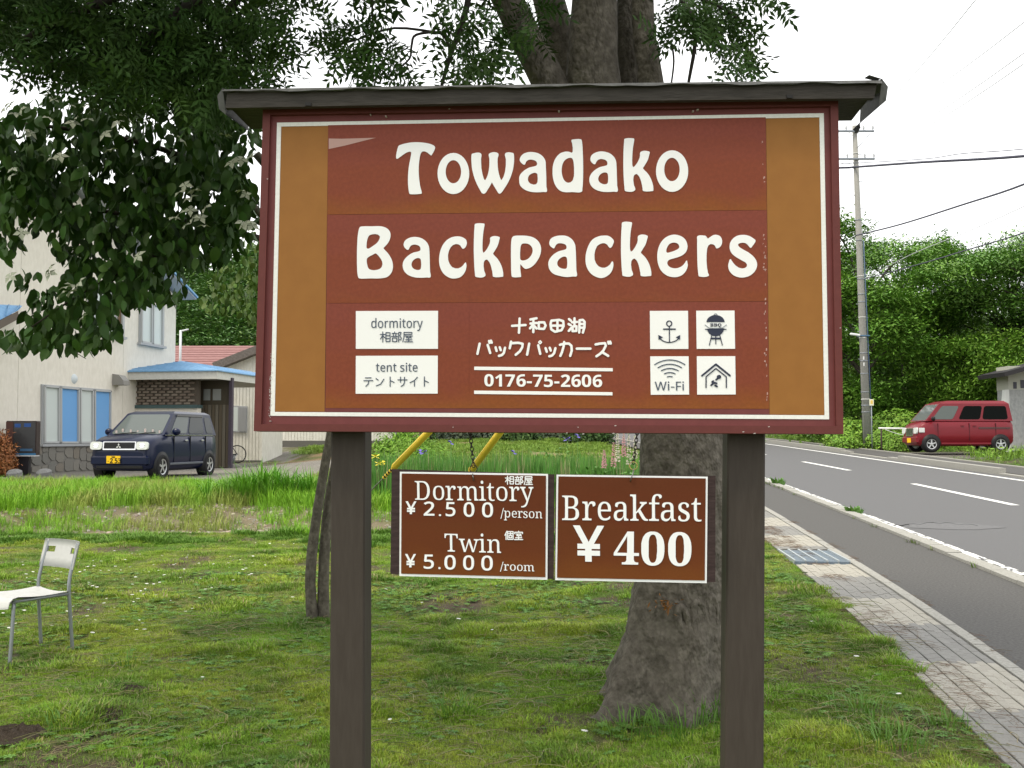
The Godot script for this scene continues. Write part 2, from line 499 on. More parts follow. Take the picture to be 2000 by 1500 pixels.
const G_PH := [[507,425],[560,410],[620,425],[660,470],[668,530],[640,595],[590,640],[530,658],[495,645],[487,600],[490,510]]
const G_E := [[940,592],[950,615],[955,660],[935,720],[890,775],[830,803],[760,808],[680,785],[610,725],[570,640],[558,540],[570,440],[610,350],[670,290],[740,260],[810,257],[880,282],[930,330],[952,400],[942,460],[910,505],[850,540],[770,565],[710,585],[690,615],[693,645],[720,675],[770,692],[830,688],[885,660],[920,620]]
const G_EH := [[775,358],[820,370],[845,405],[835,435],[790,462],[730,482],[690,490],[676,475],[685,425],[720,375]]
const G_R := [[1085,272],[1182,269],[1200,285],[1215,305],[1235,295],[1280,265],[1325,257],[1375,275],[1400,320],[1400,370],[1375,415],[1330,434],[1318,415],[1300,390],[1265,378],[1230,390],[1210,430],[1200,520],[1202,640],[1215,740],[1226,793],[1105,799],[1092,760],[1082,640],[1078,480],[1078,330]]
const G_S := [[1838,335],[1810,305],[1750,270],[1680,258],[1600,270],[1540,310],[1505,370],[1503,440],[1530,500],[1590,550],[1660,590],[1710,620],[1727,650],[1715,680],[1675,695],[1620,685],[1570,650],[1530,600],[1510,574],[1492,610],[1482,660],[1495,720],[1540,775],[1610,808],[1690,812],[1770,785],[1830,730],[1858,660],[1850,600],[1815,545],[1750,490],[1670,445],[1620,410],[1610,385],[1630,368],[1675,360],[1720,372],[1750,405],[1775,426],[1800,400]]
func crop(p: Array, ox: float, oy: float, k: float) -> PackedVector2Array:
	var o := []
	for q in p:
		var e := [ox + q[0] * k, oy + q[1] * k]
		if q.size() > 2: e.append(1)
		o.append(e)
	return outline(o)

func build_sign() -> void:
	var frame_m := grain("sign_frame", Color(0.112, 0.028, 0.024), Color(0.126, 0.032, 0.027), Vector3(3, 3, 3), 0.55)
	var field_m := grain("sign_field", Color(0.140, 0.036, 0.034), Color(0.160, 0.042, 0.040), Vector3(2, 2, 2), 0.5)
	var ochre := grain("ochre_board", Color(0.262, 0.110, 0.022), Color(0.284, 0.121, 0.025), Vector3(1.3, 1.3, 1.3), 0.6)
	var paint := grain("white_line", Color(0.72, 0.72, 0.68), Color(0.80, 0.80, 0.76), Vector3(8, 8, 8), 0.6)
	var paper := grain("printed_paper", Color(0.84, 0.84, 0.84), Color(1, 1, 1), Vector3(5, 5, 5), 0.62, 0.0, 0.05, true, true)
	var white := flat("white_print", 0.82, 0.82, 0.80, 0.6)
	var ink := flat("ink", 0.028, 0.034, 0.06, 0.6)
	var grey_ink := flat("grey_ink", 0.075, 0.095, 0.13, 0.6)
	var post_m := grain("post_paint", Color(0.043, 0.034, 0.027), Color(0.052, 0.042, 0.034), Vector3(5, 0.7, 5), 0.65, 0.03)
	var wood := grain("eave_wood", Color(0.030, 0.026, 0.021), Color(0.048, 0.042, 0.035), Vector3(1.2, 8, 8), 0.7, 0.1)
	var tin := grain("eave_tin", Color(0.075, 0.075, 0.072), Color(0.12, 0.12, 0.115), Vector3(4, 4, 4), 0.45)
	OFF = Vector2.ZERO
	var sg := thing("hostel_sign", "large maroon hostel signboard with white lettering on two brown posts", "sign")
	sg.transform = SIGN
	# two posts, from the board down into the lawn
	for q in [[[646, 712, 848], [643, 712, 1500]], [[1421, 1496, 848], [1416, 1491, 1500]]]:
		var a := sp(q[0][0], q[0][2], -0.065)
		var a2 := sp(q[0][1], q[0][2], -0.065)
		var b := sp(q[1][0], q[1][2], -0.065)
		var b2 := sp(q[1][1], q[1][2], -0.065)
		var up := (a - b).normalized()
		var w := (a.distance_to(a2) + b.distance_to(b2)) * 0.5
		var top := (a + a2) * 0.5 + up * 1.02
		var bot := (b + b2) * 0.5 - up * 0.62
		var s := st()
		var yv := Vector3(up.x, up.y, 0)
		var xv := Vector3(up.y, -up.x, 0)
		box(s, Vector3((top.x + bot.x) / 2, (top.y + bot.y) / 2, -0.065 - w * 0.5), Vector3(w, top.distance_to(bot), w), Basis(xv, yv, Vector3(0, 0, 1)), 0.006)
		part(s, "post", post_m, sg)
	# board, mitred frame, white line
	var O := [[513.5, 210.7], [1637, 192.7], [1647.5, 847.5], [495.5, 842]]
	var I := [[527.5, 224], [1622, 207], [1633.5, 832], [510, 828]]
	plate("board", [[520, 217], [1630, 199], [1640, 840], [503, 835]], -0.055, 0.0, field_m, sg, true)
	var rails := ["top_rail", "side_rail", "bottom_rail", "side_rail"]
	for i in 4:
		var j := (i + 1) % 4
		plate(rails[i], [O[i], O[j], I[j], I[i]], -0.06, 0.014, frame_m, sg, true)
	var A := [[541, 239.5], [1609, 221], [1619.5, 819], [528, 812]]
	var B := [[549, 247], [1600.5, 229], [1610.5, 811], [536.5, 804.5]]
	for i in 4:
		var j := (i + 1) % 4
		plate("white_line", [A[i], A[j], B[j], B[i]], 0.0, 0.0022, paint, sg)
	plate("ochre_panel", [[549.6, 247.6], [641, 246], [634, 803.9], [537, 803.9]], 0.0, 0.0012, ochre, sg)
	plate("ochre_panel", [[1496, 231.4], [1600, 229.6], [1610, 810.4], [1503, 809.7]], 0.0, 0.0012, ochre, sg)
	# nine printed sheets in three rows
	var xs_top := [641.0, 918.0, 1208.0, 1495.5]
	var xs_low := [635.5, 916.0, 1209.0, 1502.5]
	var rows := [[244.5, 229.0], [419.0, 410.0], [592.0, 588.5], [797.0, 798.5]]
	var maroon := Color(0.215, 0.048, 0.029)
	var rust := Color(0.212, 0.048, 0.021)
	var amber := Color(0.240, 0.072, 0.012)
	for r in 3:
		for c in 3:
			var q := []
			for e in [[c, r], [c + 1, r], [c + 1, r + 1], [c, r + 1]]:
				var v: float = ((rows[e[1]][0]) - 240.0) / 560.0
				var x: float = lerpf(xs_top[e[0]], xs_low[e[0]], v)
				var u: float = (x - 641.0) / 855.0
				q.append([x + (0.2 if e[0] == c and c > 0 else 0.0), lerpf(rows[e[1]][0], rows[e[1]][1], u) + (0.6 if e[1] == r and r > 0 else 0.0)])
			var low: Color = amber if r != 1 else rust.lerp(amber, 0.2)
			sheet("poster_sheet", q, 0.0024 + 0.0001 * ((r + c) % 2), maroon, rust, low, [0.75, 1.05], paper, sg)
	plate("maroon_strip", [[635.5, 797.3], [1502.5, 799], [1502.6, 809.2], [635.3, 804.2]], 0.0, 0.0018, field_m, sg)
	# big words
	var z := 0.0042
	letter("letter_t", crop(G_T, 760, 260, 0.15), [], z, white, sg)
	letter("letter_o", oval(885.5, 338.8, 31, 40.2), [oval(885.5, 335.4, 15.1, 22.6)], z, white, sg)
	letter("letter_w", crop(G_W, 760, 260, 0.15), [], z, white, sg)
	letter("letter_d", crop(G_D, 1050, 260, 0.155), [crop(G_DH, 1050, 260, 0.155)], z, white, sg)
	letter("letter_o", oval(1312.7, 334.1, 31.5, 40.6), [oval(1312.4, 331.0, 15.1, 22.9)], z, white, sg)
	letter("letter_b", crop(G_B, 680, 420, 0.14), [crop(G_B1, 680, 420, 0.14), crop(G_B2, 680, 420, 0.14)], z, white, sg)
	letter("letter_p", crop(G_P, 950, 420, 0.135), [crop(G_PH, 950, 420, 0.135)], z, white, sg)
	letter("letter_e", crop(G_E, 1200, 420, 0.15), [crop(G_EH, 1200, 420, 0.15)], z, white, sg)
	letter("letter_r", crop(G_R, 1200, 420, 0.15), [], z, white, sg)
	letter("letter_s", crop(G_S, 1200, 420, 0.15), [], z, white, sg)
	var fa := [652, 230, 1010, 742]
	for to in [[1014, 296.8, 1069, 375.5], [1151, 295.7, 1206.5, 375], [786.4, 462.7, 841, 542.5], [1070.8, 460, 1126.9, 541]]:
		letter("letter_a", outline(fit(G_A, fa, to)), [outline(fit(G_AH, fa, to))], z, white, sg)
	for to in [[1217.4, 270.2, 1276, 373.5], [925.3, 436.5, 982.8, 541], [1212.8, 434, 1272, 540]]:
		letter("letter_k", outline(fit(G_K, [1080, 66, 1458, 732], to)), [], z, white, sg)
	for to in [[858, 461.6, 911.7, 543.9], [1144, 460, 1199, 543]]:
		letter("letter_c", outline(fit(G_C, [1272, 297, 1655, 885], to)), [], z, white, sg)
	# Japanese name, telephone number between two bars
	var jp := [
		[[625,228],[792,217]], [[718,138],[710,312]],
		[[850,150],[925,135]], [[850,200],[932,192]], [[886,148],[885,305]], [[880,215],[845,258]], [[892,225],[925,260]],
		[[952,262],[952,185],[1018,185]], [[1018,185],[1035,225],[1015,265],[952,262]],
		[[1105,165],[1200,155],[1250,170],[1255,230]], [[1255,230],[1230,280],[1150,300],[1105,270],[1095,210],[1105,165]], [[1180,165],[1180,295]], [[1110,225],[1250,225]],
		[[1320,145],[1345,165]], [[1315,205],[1342,220]], [[1318,290],[1348,252]], [[1358,185],[1420,180]], [[1388,135],[1388,228]], [[1365,292],[1365,235],[1412,232]], [[1412,232],[1410,290],[1365,292]],
		[[1450,160],[1445,310]], [[1450,160],[1490,155],[1512,180],[1508,250],[1490,310]], [[1455,205],[1505,205]], [[1455,250],[1505,250]],
		[[230,445],[203,570]], [[328,460],[360,560]], [[345,412],[352,437]], [[368,408],[378,434]],
		[[425,490],[438,535]], [[475,490],[488,525]], [[540,495],[525,560],[500,585],[465,595]],
		[[614,420],[597,502]], [[615,440],[700,435],[755,447],[750,490],[720,540],[670,582]],
		[[835,445],[810,580]], [[945,465],[970,570]],
		[[1035,500],[1050,545]], [[1085,495],[1098,530]], [[1155,500],[1140,560],[1115,590],[1080,600]],
		[[1210,460],[1260,445],[1320,445],[1350,470],[1355,530],[1335,595]], [[1262,425],[1255,480],[1235,550],[1215,595]],
		[[1415,507],[1583,507]],
		[[1645,455],[1700,445],[1760,440],[1770,470],[1740,530],[1700,570],[1655,600]], [[1730,552],[1800,595]], [[1800,422],[1806,446]], [[1822,420],[1830,444]]]
	var s := st()
	pen(s, jp, 4.7, z, func(p): return Vector2(900 + p[0] * 0.16, 600 + p[1] * 0.16))
	pen(s, [[[950,428],[968,410],[986,428]], [[986,428],[968,446],[950,428]]], 2.6, z, func(p): return Vector2(900 + p[0] * 0.16, 600 + p[1] * 0.16))
	part(s, "name_lettering", white, sg)
	plate("bar", [[926.2, 716], [1196.8, 719], [1196.8, 725.2], [926.2, 722.7]], 0.002, z, white, sg)
	plate("bar", [[926, 762.8], [1196.2, 766], [1196.2, 772.2], [926, 769.4]], 0.002, z, white, sg)
	type("0176-75-2606", "Droid Sans", 700, [946, 730.5], [1176, 731.8], [946, 755.2], z, white, sg, "telephone_number")
	# white boxes with their marks
	var z2 := 0.0058
	var bx := [[[695, 607.5], [855.5, 607], [855.3, 681.3], [695, 681.3]], [[695, 695], [855, 694.5], [854.8, 768.7], [694.6, 769]],
		[[1269.2, 607.2], [1343.8, 607], [1344.6, 681.5], [1270, 681.7]], [[1359.8, 606.8], [1434.6, 606.5], [1435.8, 681.2], [1360.8, 681.4]],
		[[1270, 696], [1345, 695.8], [1346, 770.6], [1271, 771]], [[1361, 695.8], [1436, 695.6], [1437, 770.4], [1361.7, 770.8]]]
	for q in bx: plate("white_box", q, 0.002, z, white, sg)
	type("dormitory", "Droid Sans", 400, [725, 621], [825.5, 620.6], [725, 646.5], z2, grey_ink, sg)
	kanji("box_lettering", "相部屋", 742.5, 648, 20, 22, 0, 1.7, z2, grey_ink, sg)
	type("tent site", "Droid Sans", 400, [734, 708.5], [815.5, 708.3], [734, 726], z2, grey_ink, sg)
	kanji("box_lettering", "テントサイト", 709.5, 735.5, 19.5, 22.3, 0, 1.8, z2, grey_ink, sg)
	# icons, traced in the zoomed picture (0.12 px a step)
	var ic := func(p): return Vector2(1260 + p[0] * 0.12, 600 + p[1] * 0.12)
	var arc := func(cx, cy, r, a0, a1, n):
		var o := []
		for k in n + 1:
			var a: float = deg_to_rad(lerpf(a0, a1, float(k) / n))
			o.append([cx + r * cos(a), cy + r * sin(a)])
		return o
	s = st()
	pen(s, [arc.call(392, 265, 43, 90, 270, 12), arc.call(392, 265, 43, -90, 90, 12), [[394, 310], [396, 570]], arc.call(394, 350, 222, 40, 140, 18)], 1.9, z2, ic)
	pen(s, [[[300, 356], [492, 356]]], 2.6, z2, ic)
	for q in [[[215, 450], [290, 488], [220, 530]], [[570, 450], [500, 488], [568, 530]]]:
		var r := PackedVector2Array()
		for p in q:
			var v: Vector2 = ic.call(p)
			r.append(sp(v.x, v.y, z2 + 0.0003))
		slab(s, r, z2 - 0.001, z2 + 0.0003)
	part(s, "anchor_mark", ink, sg)
	s = st()
	for q in [arc.call(1147, 245, 148, 182, 358, 20), [[1005, 350]] + arc.call(1147, 330, 142, 175, 5, 20)]:
		var r := PackedVector2Array()
		for p in q:
			var v: Vector2 = ic.call([p[0], p[1] if p[1] > 245 else 245 + (p[1] - 245) * 0.8])
			r.append(sp(v.x, v.y, z2))
		slab(s, r, z2 - 0.001, z2)
	pen(s, [[[1085, 455], [1045, 620]], [[1215, 455], [1258, 618]], [[1150, 460], [1150, 600]], [[980, 358], [1320, 358]]], 1.6, z2 + 0.0003, ic)
	pen(s, [[[1075, 508], [1225, 508]]], 3.6, z2 + 0.0005, ic)
	part(s, "grill_mark", ink, sg)
	s = st()
	pen(s, [arc.call(1147, 130, 26, 180, 360, 10), [[975, 285], [1040, 335], [1147, 342]], [[1147, 342], [1255, 335], [1325, 285]]], 1.3, z2, ic)
	part(s, "grill_mark", flat("pale_ink", 0.30, 0.32, 0.34, 0.6), sg)
	type("BBQ", "Droid Serif", 700, [1387, 631.5], [1409, 631.5], [1387, 639.5], z2 + 0.0006, ink, sg, "grill_lettering")
	s = st()
	for k in 5:
		var r0: float = [430.0, 350.0, 270.0, 190.0, 110.0][k]
		var half: float = [35.0, 33.5, 31.0, 28.0, 22.0][k]
		pen(s, [arc.call(402, 857 + r0 + [0, 70, 138, 205, 268][k], r0, -90 - half, -90 + half, 14)], 2.0, z2, ic)
	part(s, "wireless_mark", grey_ink, sg)
	type("Wi-Fi", "Droid Sans", 400, [1278.7, 745], [1335.8, 744.8], [1278.9, 762.5], z2, grey_ink, sg)
	s = st()
	pen(s, [[[925, 1115], [1152, 928], [1382, 1113]]], 3.6, z2, ic)
	pen(s, [[[992, 1308], [992, 1130], [1152, 996], [1322, 1130], [1322, 1308]]], 2.2, z2 + 0.0003, ic)
	pen(s, [[[1155, 1180], [1180, 1160]], [[1090, 1218], [1110, 1200]], [[1075, 1268], [1130, 1225], [1165, 1240]], [[1140, 1272], [1172, 1290]]], 3.6, z2 + 0.0005, ic)
	pen(s, [[[1198, 1135], [1206, 1132]]], 8.0, z2 + 0.0008, ic)
	part(s, "house_mark", ink, sg)
	# strips of pale tape, bare scratches
	var tape := flat("pale_tape", 0.42, 0.26, 0.22, 0.35)
	var scuff := flat("scratch", 0.50, 0.46, 0.43, 0.6)
	plate("tape", [[642, 270.5], [668, 271], [734, 269], [675, 284], [642, 291]], 0.0027, 0.0031, tape, sg)
	rng.seed = 5
	s = st()
	for k in 46:
		var y := rng.randf_range(250, 790)
		if y > 360 and y < 455: continue
		var x := lerpf(1489.0, 1496.0, (y - 240) / 560.0) + rng.randf_range(-2.5, 2.5)
		var w := rng.randf_range(0.8, 3.2)
		slab(s, spq([[x, y], [x + w, y + rng.randf_range(-2, 2)], [x + w, y + rng.randf_range(1, 5)], [x - 0.5, y + rng.randf_range(2, 6)]], 0.0031), 0.0027, 0.0031)
	part(s, "tape_remnants", tape, sg).set_meta("kind", "stuff")
	s = st()
	for q in [[1128, 834], [1200, 831], [1196, 846], [1106, 845], [1137, 847], [876, 212], [722, 223], [752, 226], [1361, 213], [1352, 216], [1450, 843], [1472, 846], [1500, 833], [1090, 216], [521, 349], [526, 822], [884, 834], [1640, 640]]:
		var w := rng.randf_range(1.0, 3.5)
		slab(s, spq([[q[0], q[1]], [q[0] + w, q[1] - 0.6], [q[0] + w * 1.3, q[1] + 0.8], [q[0] + 0.3, q[1] + 1.4]], 0.0148), 0.0005, 0.0148)
	for k in 60:
		var y := rng.randf_range(690, 815)
		var x := lerpf(531.0, 527.5, (y - 690) / 125.0) + rng.randf_range(-4.0, 2)
		slab(s, spq([[x, y], [x + rng.randf_range(0.6, 2.2), y], [x + 1, y + rng.randf_range(1, 4)]], 0.0026), 0.0005, 0.0026)
	part(s, "paint_chips", scuff, sg).set_meta("kind", "stuff")
	for q in [[1542, 188], [601, 203]]:
		plate("fixing_clip", [[q[0] - 5, q[1] - 3], [q[0] + 6, q[1] - 3], [q[0] + 6, q[1] + 3], [q[0] - 5, q[1] + 3]], 0.05, 0.068, flat("black_iron", 0.012, 0.011, 0.01, 0.5), sg)
	# little roof: front board, boarded underside, tin with a worn lip
	var zf := 0.062
	var roof := plate("roof", [[444, 181], [1085, 170.5], [1713, 163.5], [1707, 191.5], [1085, 198.5], [440, 211]], zf - 0.022, zf, wood, sg, true)
	var l0 := sp(444, 181, zf); var r0 := sp(1713, 163.5, zf); var l1 := sp(440, 210, zf); var r1 := sp(1707, 190, zf)
	s = st()
	var zb := -0.19
	var bk := 0.0
	box(s, Vector3((l1.x + r1.x) / 2, (l1.y + r1.y) / 2 + 0.018, (zf - 0.023 + zb) / 2), Vector3(r1.x - l1.x - 0.01, 0.016, zf - 0.023 - zb), Basis(Vector3(0, 0, 1), (r1.y - l1.y) / (r1.x - l1.x)))
	part(s, "underside", wood, roof)
	s = st()
	var n := 48
	for k in n:
		var row := []
		for u in [float(k) / n, float(k + 1) / n]:
			var x := lerpf(l0.x - 0.012, r0.x + 0.012, u)
			var y := lerpf(l0.y, r0.y, u)
			var mid := sp(1085, 170.5, zf)
			y += (mid.y - lerpf(l0.y, r0.y, 0.505)) * (1.0 - pow(absf(u - 0.505) / 0.505, 2.0))
			var wob := 0.0025 * sin(u * 37.0) + 0.002 * sin(u * 91.0 + 1.0)
			row.append([Vector3(x, y - 0.002 + wob, zf + 0.016), Vector3(x, y + 0.009, zf + 0.006), Vector3(x, y + 0.06, zb - 0.03), Vector3(x, y + 0.002, zf - 0.004)])
		quad(s, row[0][0], row[0][1], row[1][1], row[1][0])
		quad(s, row[0][1], row[0][2], row[1][2], row[1][1])
		quad(s, row[0][3], row[0][0], row[1][0], row[1][3])
	part(s, "tin_sheet", tin, roof)
	# folded tin at both ends
	for e in [[l0.x - 0.012, l0.y, -1.0], [r0.x + 0.012, r0.y, 1.0]]:
		s = st()
		var x0: float = e[0]; var y0: float = e[1]; var k: float = e[2]
		var a := Vector3(x0, y0 + 0.012, zf + 0.012); var b := Vector3(x0 + k * 0.022, y0 - 0.01, zf); var c := Vector3(x0 + k * 0.018, y0 - 0.052, zf - 0.01); var d := Vector3(x0 - k * 0.004, y0 - 0.07, zf - 0.015)
		var a2 := Vector3(x0, y0 + 0.065, zb - 0.03); var b2 := Vector3(x0 + k * 0.012, y0 + 0.03, zb - 0.03); var c2 := Vector3(x0 + k * 0.008, y0 - 0.03, zb - 0.03); var d2 := Vector3(x0 - k * 0.004, y0 - 0.045, zb - 0.03)
		quad(s, a, a2, b2, b); quad(s, b, b2, c2, c); quad(s, c, c2, d2, d)
		quad(s, a, b, c, d)
		if k > 0:
			var t := Vector3(x0, y0 + 0.012, zf + 0.01)
			quad(s, t, t + Vector3(-0.04, 0.012, 0.004), t + Vector3(-0.05, 0.010, -0.02), t + Vector3(-0.01, 0.004, -0.03))
			quad(s, c2, c2 + Vector3(-0.003, -0.025, 0.02), c2 + Vector3(-0.016, -0.05, 0.03), d2 + Vector3(-0.012, -0.01, 0))
		part(s, "end_flap", tin, roof)

func build_price_boards() -> void:
	var dark := grain("plank", Color(0.030, 0.018, 0.017), Color(0.05, 0.032, 0.030), Vector3(1.5, 9, 9), 0.8, 0.05)
	var print_m := grain("brown_print", Color(0.92, 0.92, 0.92), Color(1, 1, 1), Vector3(7, 7, 7), 0.75, 0.0, 0.05, true, true)
	var white := flat("white_print2", 0.78, 0.79, 0.79, 0.5)
	var iron := flat("chain_iron", 0.035, 0.028, 0.024, 0.5, 0.6)
	var brass := flat("brass_ring", 0.45, 0.33, 0.12, 0.35, 0.8)
	var z := -0.02
	var defs := [
		{"p": [[765, 916], [1082.5, 926.5], [1081.5, 1131], [762.5, 1121]], "o": [[781, 921.3], [1070.3, 925.6], [1069, 1132.5], [780, 1125]], "c": [[918, 848], [925, 912], [925, 938]], "l": "brown hanging board priced for dormitory beds and twin rooms"},
		{"p": [[1085, 926.5], [1397.5, 929.5], [1397, 1137], [1083, 1131.5]], "o": [[1087, 927], [1382.3, 931], [1380.3, 1139], [1084.5, 1133]], "c": [[1245, 848], [1237, 906], [1231, 940]], "l": "brown hanging board priced for breakfast"}]
	for k in 2:
		var D: Dictionary = defs[k]
		OFF = Vector2.ZERO
		OFF = (sp(D.p[2][0], D.p[2][1], z) + sp(D.p[3][0], D.p[3][1], z)) * 0.5
		var t := thing("price_board", D.l, "sign", Vector3.ZERO, 0, "price boards hung under the sign")
		t.transform = SIGN * Transform3D(Basis.IDENTITY, Vector3(OFF.x, OFF.y, 0))
		plate("plank", D.p, z - 0.02, z, dark, t, true)
		var o: Array = D.o
		plate("white_edge", o, z - 0.001, z + 0.0045, white, t, true)
		var i := [[o[0][0] + 3.6, o[0][1] + 3.4], [o[1][0] - 3.8, o[1][1] + 3.4], [o[2][0] - 3.8, o[2][1] - 5.2], [o[3][0] + 3.4, o[3][1] - 4.6]]
		sheet("printed_sheet", i, z + 0.0066, Color(0.105, 0.026, 0.006), Color(0.115, 0.028, 0.005), Color(0.145, 0.043, 0.006), [0.7, 1.0], print_m, t)
		var zl := z + 0.0085
		if k == 0:
			type("Dormitory", "Droid Serif", 400, [810, 937], [1041.5, 940], [811, 988], zl, white, t)
			kanji("lettering", "相部屋", 987, 929.5, 16.6, 18.4, 0.35, 1.9, zl, white, t)
			kanji("lettering", "個室", 986, 1037, 17, 18.4, 0.3, 2.0, zl, white, t)
			type("/person", "Droid Serif", 400, [977.5, 992], [1059, 994], [977.5, 1016], zl, white, t)
			type("Twin", "Droid Serif", 400, [868, 1040], [978, 1043], [868.5, 1077], zl, white, t)
			type("/room", "Droid Serif", 400, [976.5, 1097], [1043.5, 1099], [976.5, 1116.5], zl, white, t)
			for e in [["¥", 792, 813.5, 979, 1004], ["2", 827.5, 848.5, 979.5, 1007], [".", 857, 861.5, 1004, 1008], ["5", 870.5, 889.5, 980.5, 1008.5], ["0", 905.5, 926.5, 980.5, 1009.5], ["0", 941.5, 963, 981, 1010.5],
					["¥", 791, 812.5, 1082, 1108], ["5", 827.5, 847.5, 1083, 1111], [".", 856, 860.5, 1107.5, 1111.5], ["0", 868, 890, 1084, 1112.5], ["0", 904.5, 926, 1084.5, 1113.5], ["0", 940, 962.5, 1085, 1114.5]]:
				type(e[0], "Droid Sans", 400, [e[1], e[3]], [e[2], e[3] + 0.2], [e[1], e[4]], zl, white, t, "figure", 0.45)
		else:
			type("Breakfast", "Droid Serif", 400, [1098, 963.5], [1369.5, 965.5], [1098, 1016.5], zl, white, t)
			type("400", "Droid Serif", 700, [1199, 1037], [1350.5, 1039.5], [1198.5, 1103.5], zl, white, t)
			type("¥", "Droid Sans", 400, [1119, 1026], [1180, 1027], [1119.5, 1096.5], zl, white, t, "lettering", 0.5)
		# chain of oval links, ring and hook
		var a := sp(D.c[0][0], D.c[0][1] - 6, -0.03)
		var b := sp(D.c[1][0], D.c[1][1], -0.03)
		var c := sp(D.c[2][0], D.c[2][1], z + 0.006)
		var n := 9
		for j in n:
			var p := a.lerp(b, (j + 0.5) / n)
			var L := a.distance_to(b) / n * 0.68
			var pts := []
			var dir := (b - a).normalized()
			for q in 13:
				var w := TAU * q / 12
				var e := dir * cos(w) * L + dir.orthogonal() * sin(w) * L * (0.62 if j % 2 == 0 else 0.12)
				pts.append(Vector3(p.x + e.x, p.y + e.y, -0.03 + (0.0 if j % 2 == 0 else sin(w) * L * 0.6)))
			tubep("chain_link", pts, [0.0016], iron, t, 5)
		var ring_pts := []
		for q in 17:
			var w := TAU * q / 16
			ring_pts.append(Vector3(b.x + cos(w) * 0.0125, b.y - 0.006 + sin(w) * 0.0125, -0.026 + 0.004 * cos(w)))
		tubep("ring", ring_pts, [0.0016], brass if k == 1 else iron, t, 6)
		tubep("hook", curve([Vector3(b.x, b.y - 0.017, -0.026), Vector3(b.x - 0.001, b.y - 0.025, -0.012), Vector3(lerpf(b.x, c.x, 0.6), lerpf(b.y, c.y, 0.75), -0.004), Vector3(c.x, c.y, -0.012)]), [0.002], flat("hook_steel", 0.2, 0.2, 0.19, 0.35, 0.8), t, 6)
	OFF = Vector2.ZERO

# ---------------------------------------------------------------- ground, road, pavement
func steps(list: Array) -> Array:       # [[from, to, step], ...] -> coordinates
	var o := []
	for e in list:
		var v: float = e[0]
		while v < e[1] - 1e-4:
			o.append(v)
			v += e[2]
	o.append(list[list.size() - 1][1])
	return o
func ground_color(x: float, d: float) -> Color:
	var green := Color(0.095, 0.150, 0.022)
	var dry := Color(0.165, 0.165, 0.050)
	var soil := Color(0.100, 0.075, 0.050)
	var n1 := nz.get_noise_2d(x * 22.0, d * 22.0)
	var n2 := nz2.get_noise_2d(x * 70.0, d * 70.0)
	var c := green.lerp(dry, clampf(0.4 + n1 * 1.3 + n2 * 0.5, 0, 1))
	c = c.lerp(soil, smoothstep(0.20, 0.45, nz.get_noise_2d(x * 45.0 + 300.0, d * 45.0) + n2 * 0.25))
	var b := bank_at(x)
	if d > b - 0.7 and d < b + 1.5 and x < 2.0:
		c = c.lerp(Color(0.22, 0.18, 0.125), smoothstep(-0.25, 0.05, nz.get_noise_2d(x * 30.0, d * 50.0 + 90.0) + 0.15) * 0.9)
	if d > 21.6 and x < -4.5 + nz.get_noise_2d(d * 10.0, 7.0):
		c = Color(0.21, 0.195, 0.17).lerp(Color(0.27, 0.25, 0.22), clampf(0.5 + n2, 0, 1))
		if x > -8.5 and d > 33.0: c = Color(0.26, 0.17, 0.09).lerp(Color(0.2, 0.17, 0.11), clampf(0.5 + n1 * 2.0, 0, 1))
		if x > -10.5 and d > 36.5: c = c.lerp(Color(0.11, 0.12, 0.04), smoothstep(-0.1, 0.2, n1 + n2))
	elif d > 21.6 and x < xb(d) - 0.6:
		c = Color(0.12, 0.19, 0.04).lerp(Color(0.30, 0.23, 0.12), smoothstep(0.0, 0.3, sin(d * 0.55 + x * 0.12) * 0.35 + n1))
	if x > xf(d) + 2.0:
		c = Color(0.055, 0.085, 0.02).lerp(Color(0.12, 0.10, 0.06), clampf(0.4 + n1 * 1.5, 0, 1))
		if d > 33.5 and d < 38.6: c = Color(0.17, 0.16, 0.14)
	return c
func build_ground() -> void:
	var m := grain("ground_soil", Color(0.62, 0.62, 0.62), Color(1.25, 1.25, 1.25), Vector3(1.7, 1.7, 1.7), 0.95, 1.2, 0.09, true, true)
	var xs := steps([[-400, -60, 20], [-60, -14, 2.0], [-14, -9, 0.5], [-9, 4.5, 0.11], [4.5, 16, 0.5], [16, 60, 2.0], [60, 400, 20]])
	var ds := steps([[-60, 0, 5], [0, 3, 0.5], [3, 18, 0.12], [18, 26, 0.3], [26, 60, 1.0], [60, 140, 5], [140, 900, 40]])
	var s := SurfaceTool.new()
	s.begin(Mesh.PRIMITIVE_TRIANGLES)
	for d in ds:
		for x in xs:
			var y := gh(x, d)
			if d > 0 and x > xb(d) - 0.5 and x < xf(d) + 2.1: y -= 0.06
			if d <= 0 and x > 1.4: y -= 0.06
			s.set_color(ground_color(x, d))
			s.add_vertex(Vector3(x, y, -d))
	var w := xs.size()
	for j in ds.size() - 1:
		for i in w - 1:
			var a := j * w + i
			for k in [a, a + w, a + w + 1, a, a + w + 1, a + 1]: s.add_index(k)
	struct(s, "ground", m, "lawn, bare soil and gravel ground rising gently away")

